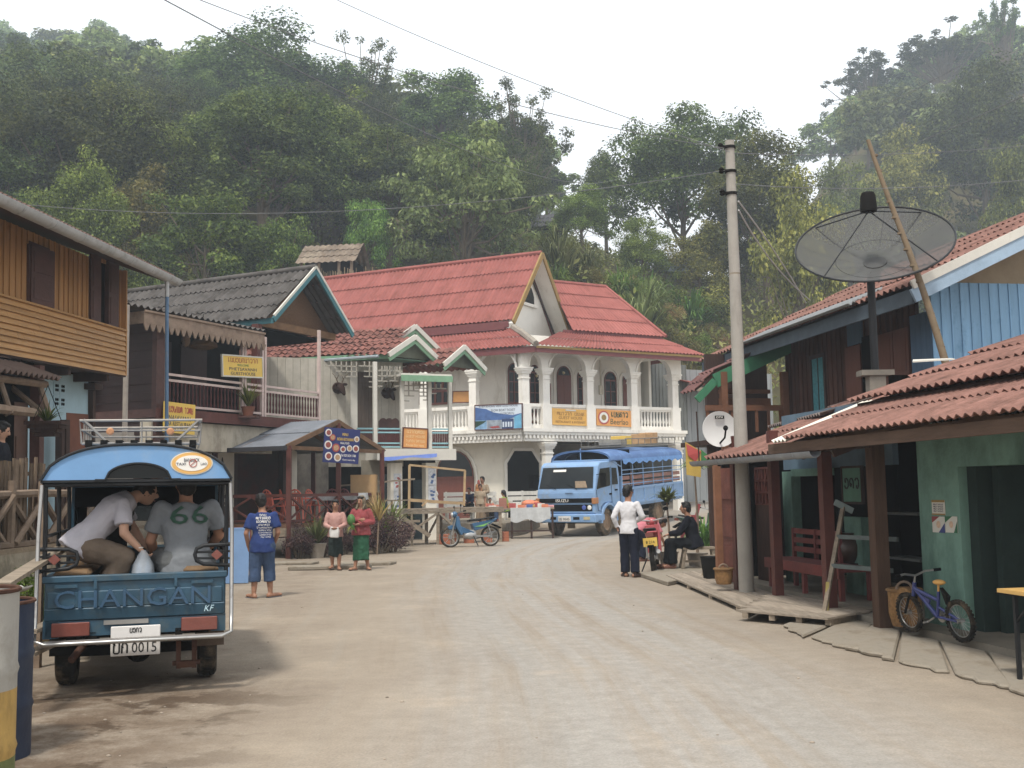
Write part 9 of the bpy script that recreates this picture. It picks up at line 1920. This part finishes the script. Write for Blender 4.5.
A0, A1 = D(400, 520, 32.3), D(504, 520, 34.0); zt_s = (D(430, 509, 32.5).z + D(500, 508, 34).z)/2; ts.location = (A0.x, A0.y, 0); off = V((A0.x, A0.y, 0)); dr = V((A1.x-A0.x, A1.y-A0.y, 0)); Ls = dr.length; dr.normalize(); pn = V((-dr.y, dr.x, 0))
mb = MB()
for k in range(4): mb.bar(pn*(.12+.24*k)+V((0,0,zt_s)), dr*Ls+pn*(.12+.24*k)+V((0,0,zt_s)), .22, .05)
mb.build('table_top', M_GREYWOOD, ts)
for u in (.05, .36, .5, .97):
 for w_ in (.05, .9): MB().bar(dr*Ls*u+pn*w_, dr*Ls*u+pn*w_+V((0,0,zt_s-.03)), .1, .1).build('leg', M_GREYWOOD, ts)
mb = MB(); mb.bar(V((0,0,zt_s-.08)), dr*Ls+V((0,0,zt_s-.08)), .05, .1); mb.bar(dr*Ls*.05+V((0,0,.3)), dr*Ls*.36+V((0,0,zt_s-.1)), .05, .06); mb.bar(dr*Ls*.36+V((0,0,zt_s-.1)), dr*Ls*.62+V((0,0,.15)), .05,.06); mb.bar(dr*Ls*.5+pn*.9+V((0,0,zt_s-.1)), dr*Ls*.36+pn*.9+V((0,0,.15)), .05,.06); mb.build('brace', M_GREYWOOD, ts)
q0, q1, q2, q3 = D(409,516,32.6)-off, D(409.5,465,32.6)-off, D(465,470.5,33.6)-off, D(464,506,33.6)-off
for a, b in ((q0,q1),(q3,q2)): MB().bar(a, b, .07, .07).build('frame_post', M_RAWWOOD, ts)
MB().bar(q1, q2, .05, .06).bar(D(409,500,32.6)-off, D(464,503.5,33.6)-off, .06, .09).bar(D(422,506,32.7)-off, D(428,500,32.7)-off, .05, .06).build('frame_rail', M_RAWWOOD, ts)
t = thing('pole_barrier', 'low rough barrier of planks and poles before the cottage pillars', 'barrier', G(362, 546)); o2 = V(t.location)
for a, b, w_ in (((338,486,31.5),(415,479,31.8),.05),((376,501,31.5),(409,500,32.3),.035)): MB().bar(D(*a)-o2, D(*b)-o2, w_, w_).build('rail', M_GREYWOOD, t)
for a in ((392,545,31.6,500),(400,545,32.0,480),(412,547,32,513)): q = D(a[0],a[1],a[2]); MB().bar(V((q.x,q.y,0))-V((o2.x,o2.y,0)), V((q.x,q.y,D(a[0],a[3],a[2]).z))-V((o2.x,o2.y,0)), .06,.06).build('stake', M_GREYWOOD, t)
MB().bar(D(397,514,31.6)-o2, D(430,536,31.8)-o2, .05,.12).bar(D(372,523,31.4)-o2, D(420,521,31.8)-o2,.04,.07).build('brace', M_GREYWOOD, t)
for i, (px, py, Y) in enumerate([(451,542,33.4),(469,541,33.5),(487,540,33.8),(504,539,34.2),(546,0,0)][:4] + [(445,545,33.0)]):
 q = D(px, py, Y); o = MB().bb(-.16,.16,-.12,.12,0,.3).bb(-.165,.165,-.125,.125,.13,.16).build('clay_block', mat('clay_orange','#9c5530',.9,.25,5,bump=.3), None, bevel=.01, loc=(q.x, q.y, 0)); tag(o, 'orange clay block under the timber stall by the blue motorbike', 'block', 'clay blocks under the timber stall')
def wbench(lab, a, b, Y0, Y1):
 a, b = D(a, 520, Y0), D(b, 520, Y1); d = V((b.x-a.x, b.y-a.y, 0)); L_ = d.length; t = thing('garden_bench', lab, 'bench', (a.x, a.y, .45), atan2(d.y, d.x), 'white benches before the guesthouse')
 mb = MB();
 for k in range(3): mb.bb(0,L_,-.4+.15*k,-.28+.15*k,.45,.49)
 mb.build('seat', M_WARMW, t); mb = MB()
 for z in (.56,.76,.95): mb.bb(0,L_,.02,.05,z,z+.15)
 mb.build('backrest', M_WARMW, t)
 for x in (.06, L_/2, L_-.12):
  MB().bb(x,x+.07,.05,.1,0,1.12).build('back_post', M_WARMW, t); MB().bb(x,x+.07,-.4,-.34,0,.45).build('leg', M_WARMW, t)
 for x in (0, L_-.06): MB().bb(x,x+.06,-.42,.06,.72,.77).bb(x,x+.06,-.42,-.36,.45,.72).build('armrest', M_WARMW, t)
wbench('white slatted bench behind the family with the small child', 444, 497, 40.0, 40.4); wbench('white slatted bench behind the girl in lime green', 505, 541, 40.2, 41.2)
q = D(434, 505, 38.0); o = MB().lathe([(.16,0),(.16,1.3),(.12,1.4),(.16,1.5),(.1,1.62),(.02,1.66)], 12).build('bollard', M_WARMW, None, smooth=40, loc=(q.x, q.y, 0)); tag(o, 'white turned post beside the cottage pillar', 'post')
a, b = D(512, 512, 36.0), D(535, 512, 36.6); gt = thing('snack_table', 'plank snack table with white cloth front beside the truck', 'table', (a.x-.9, a.y, 0)); zt_g = D(520, 508, 36.2).z
MB().bb(0,2.3,-.1,.7,zt_g-.05,zt_g).build('table_top', M_GREYWOOD, gt)
for x in (.05,.85,1.5,2.2):
 MB().bb(x,x+.07,-.08,-.01,0,zt_g-.05).build('leg', M_DKWOOD, gt)
MB().bar((.05,-.04,.25),(2.2,-.04,.25),.04,.05).build('stretcher', M_DKWOOD, gt)
o = MB(); r = random.Random(2); n = 14
for i in range(n): x0, x1 = 1.32*i/n, 1.32*(i+1)/n; y0, y1 = -.13-.02*sin(i*1.3), -.13-.02*sin((i+1)*1.3); o.slab([(x0,y0,-.42-.06*sin(i*.8)),(x1,y1,-.42-.06*sin((i+1)*.8)),(x1,-.12,.012),(x0,-.12,.012)], (0,.01,0))
o.bb(0,1.32,-.12,.5,.003,.012); ob = o.build('tablecloth', cloth('white_cloth','#b6b8b8'), None, loc=(a.x-.05, a.y, zt_g)); tag(ob, 'white cloth draped over the snack table front', 'tablecloth')
gc = [('red_packet','#a8322e'),('white_packet','#cfcac2'),('orange_packet','#c8672e'),('pink_packet','#c98b8b'),('blue_packet','#3b5a92'),('amber_jar','#b98328')]
r = random.Random(12)
for i in range(16):
 x = a.x-.75+2.0*(i/15)+r.uniform(-.03,.03); y = a.y+r.uniform(.0,.45); nm, c = gc[i % 6]; h = r.uniform(.07,.16); z = zt_g+(.013 if x > a.x-.05 else .0); mb = MB()
 if nm == 'amber_jar': mb.lathe([(.05,0),(.06,.02),(.06,h),(.04,h+.02),(.045,h+.04)], 12)
 else: w_ = r.uniform(.08,.14); mb.slab([(-w_,-.06,0),(w_,-.06,0),(w_*.95,.05,.0),(-w_*.95,.05,0)], (0,.01,h)); mb.bb(-w_*.8,w_*.8,-.066,-.06,h*.3,h*.6)
 tag(mb.build('snack_'+('jar' if nm == 'amber_jar' else 'packet'), mat(nm, c, .4, .2, 12, bump=.05), None, loc=(x, y, z)), {'red_packet':'red snack packet','white_packet':'white snack packet','orange_packet':'orange snack packet','pink_packet':'pink snack packet','blue_packet':'blue snack packet','amber_jar':'amber sweet jar'}[nm]+' laid out on the snack table', 'snack', 'snacks on the table: '+nm)
o = MB()
for k in range(4): o.bb(-.13,.13,-.05+.06*k,.02+.06*k,0,.07+.09*k)
ob = o.build('tiered_rack', mat('red_white_rack','#96604f',.5,.2,3,bump=0), None, loc=(a.x-.3, a.y+.05, zt_g)); tag(ob, 'small tiered red rack of sweets on the snack table', 'rack')
q = D(531, 505, 36.6); o = MB().ell((0,0,.12),(.28,.2,.13)).ell((.2,.05,.12),(.15,.15,.1)).build('goods_bag', mat('orange_packet',''), None, smooth=60, loc=(q.x-.05, q.y+.25, zt_g+.013)); tag(o, 'orange bag of goods at the truck end of the snack table', 'bag')
q = D(236, 570, 19.8); q.z = 0; o = MB().bb(-.22,.22,-.03,.03,0,1.0).bb(-.24,.24,-.035,.035,.96,1.0).build('panel_board', mat('faded_blue_board','#5f86b4',.6,.15,3), None, loc=(q.x, q.y, 0)); o.rotation_euler = (-.12,0,.1); tag(o, 'faded blue board standing behind the man in the blue shirt', 'board')
q = G(243, 560); o = MB().bb(-.25,.25,-.2,.2,0,.75).bb(-.27,.27,-.22,.22,.75,.8).build('red_box', mat('brick_red_box','#8a4a36',.8,.25,4), None, loc=(q.x+.0, q.y-.4, 0)); tag(o, 'brick red box beside the faded blue board', 'box')
q = G(226, 566); pts = [(0,0,.03),(.3,.1,.05),(.7,.2,.02),(1.0,.2,.3),(1.1,.25,.75),(1.15,.3,.9)]; o = MB().tube(pts, .025, 7).build('hose', M_WHITE, None, smooth=60, loc=(q.x-.2, q.y, 0)); tag(o, 'white hose curling up behind the man in the blue shirt', 'hose')
for i, (px, py, w_, h) in enumerate([(300,581,1.6,.08),(345,576,1.1,.07),(255,575,1.2,.06)]):
 q = G(px, py); mb = MB(); mb.slab([(-w_/2,-.25,0),(w_/2,-.2,0),(w_/2+.1,.25,0),(-w_/2,.3,0)], (0,0,h)); tag(mb.build('flat_slab', M_SLAB, None, loc=(q.x, q.y+3, 0), bevel=.015), ['flat cement slab before the potted yellow-green plant','small flat slab in front of the purple bushes','flat slab behind the man in the blue shirt'][i], 'slab')
def hut(lab, px, py, Y, W_, Hh, roofm, wallm, rz):
 q = D(px, py, Y); zg = hill(q.x, q.y); zb = min(q.z - Hh, zg+.3) if False else q.z-Hh; t = thing('hillside_hut', lab, 'hut', (q.x, q.y, zb), rz)
 mb = MB(); mb.bb(-W_/2,W_/2,0,W_*.6,-3,Hh); mb.build('wall', wallm, t); mb = MB(); corr(mb, (-W_*.6,-.8,Hh-.2), (W_*.6,-.8,Hh-.2), (-W_*.6,W_*.3,Hh+1.1), (W_*.6,W_*.3,Hh+1.1), .3, .03, 3, .04); corr(mb, (-W_*.6,W_*.6+.6,Hh-.2), (W_*.6,W_*.6+.6,Hh-.2), (-W_*.6,W_*.3,Hh+1.1), (W_*.6,W_*.3,Hh+1.1), .3, .03, 3, .04); mb.build('roof', roofm, t, smooth=50)
 for x in (-W_*.5, -W_*.15, W_*.25, W_*.5) if 'thatched' in lab else (): MB().bar((x,-.6,-2.0),(x,-.6,Hh-.1),.12).build('post', M_STICK, t)
 MB().bb(-W_*.2,W_*.2,-.02,.0,.3,Hh*.8).build('opening', M_BLACK, t); return t
hut('thatched and tin roofed bamboo hut on the slope above the red roof', 330, 262, 56.0, 2.7, 1.5, mat('patched_tin','#6f6152',.85,.4,1.2,island=.2,dirt=('#a09482',.55,.8)), M_BLACK, RAD(-8))
hut('grey roofed concrete hut half buried in the bank by the pole', 682, 272, 76.0, 2.6, .9, mat('slate_roof','#6a7480',.7,.2,2), mat('bare_block','#7a7264',.9,.2,2), RAD(18))
hut('dark roofed shack among trees above the steep red gable', 548, 226, 84.0, 2.2, .8, mat('dark_roof','#4b4a4d',.8,.3,2), M_DKWOOD, RAD(-14))
pf2 = thing('bamboo_fence', 'weathered bamboo paling fence on the slope before the thatched hut', 'fence', D(300, 282, 54.0)); mb = MB(); r = random.Random(4)
for i in range(46): x = i*.09; mb.bar((x,0,-.6),(x+r.uniform(-.03,.03),r.uniform(-.02,.02),.55+r.uniform(-.12,.2)),.05,.02)
mb.build('slats', mat('grey_bamboo','#76684f',.9,.3,4,island=.3), pf2)
mb = MB(); P4 = [D(440,520,37.2), D(506,520,37.0), D(520,520,38.6), D(540,520,42.5), D(470,520,44.5), D(420,520,41.0)]; mb.slab([(p.x,p.y,-.1) for p in P4], (0,0,.6)); tag(mb.build('guesthouse_terrace', M_SLAB, None, bevel=.02), kind='structure')
for k, (px, Y, sc_) in enumerate([(664,70.5,.9),(676,70,.8),(690,70,.95),(704,71,.9),(712,73,1.1),(652,71,.9)]):
 X = (px-512)/1080*Y; put(SHR[['leafy','olive','green'][k%3]], (X, Y, hill(X, Y)-.1), sc_*1.25, k, 'shrub half hiding the grey hut on the bank by the pole', 'shrubs before the grey bank hut', 'shrub')
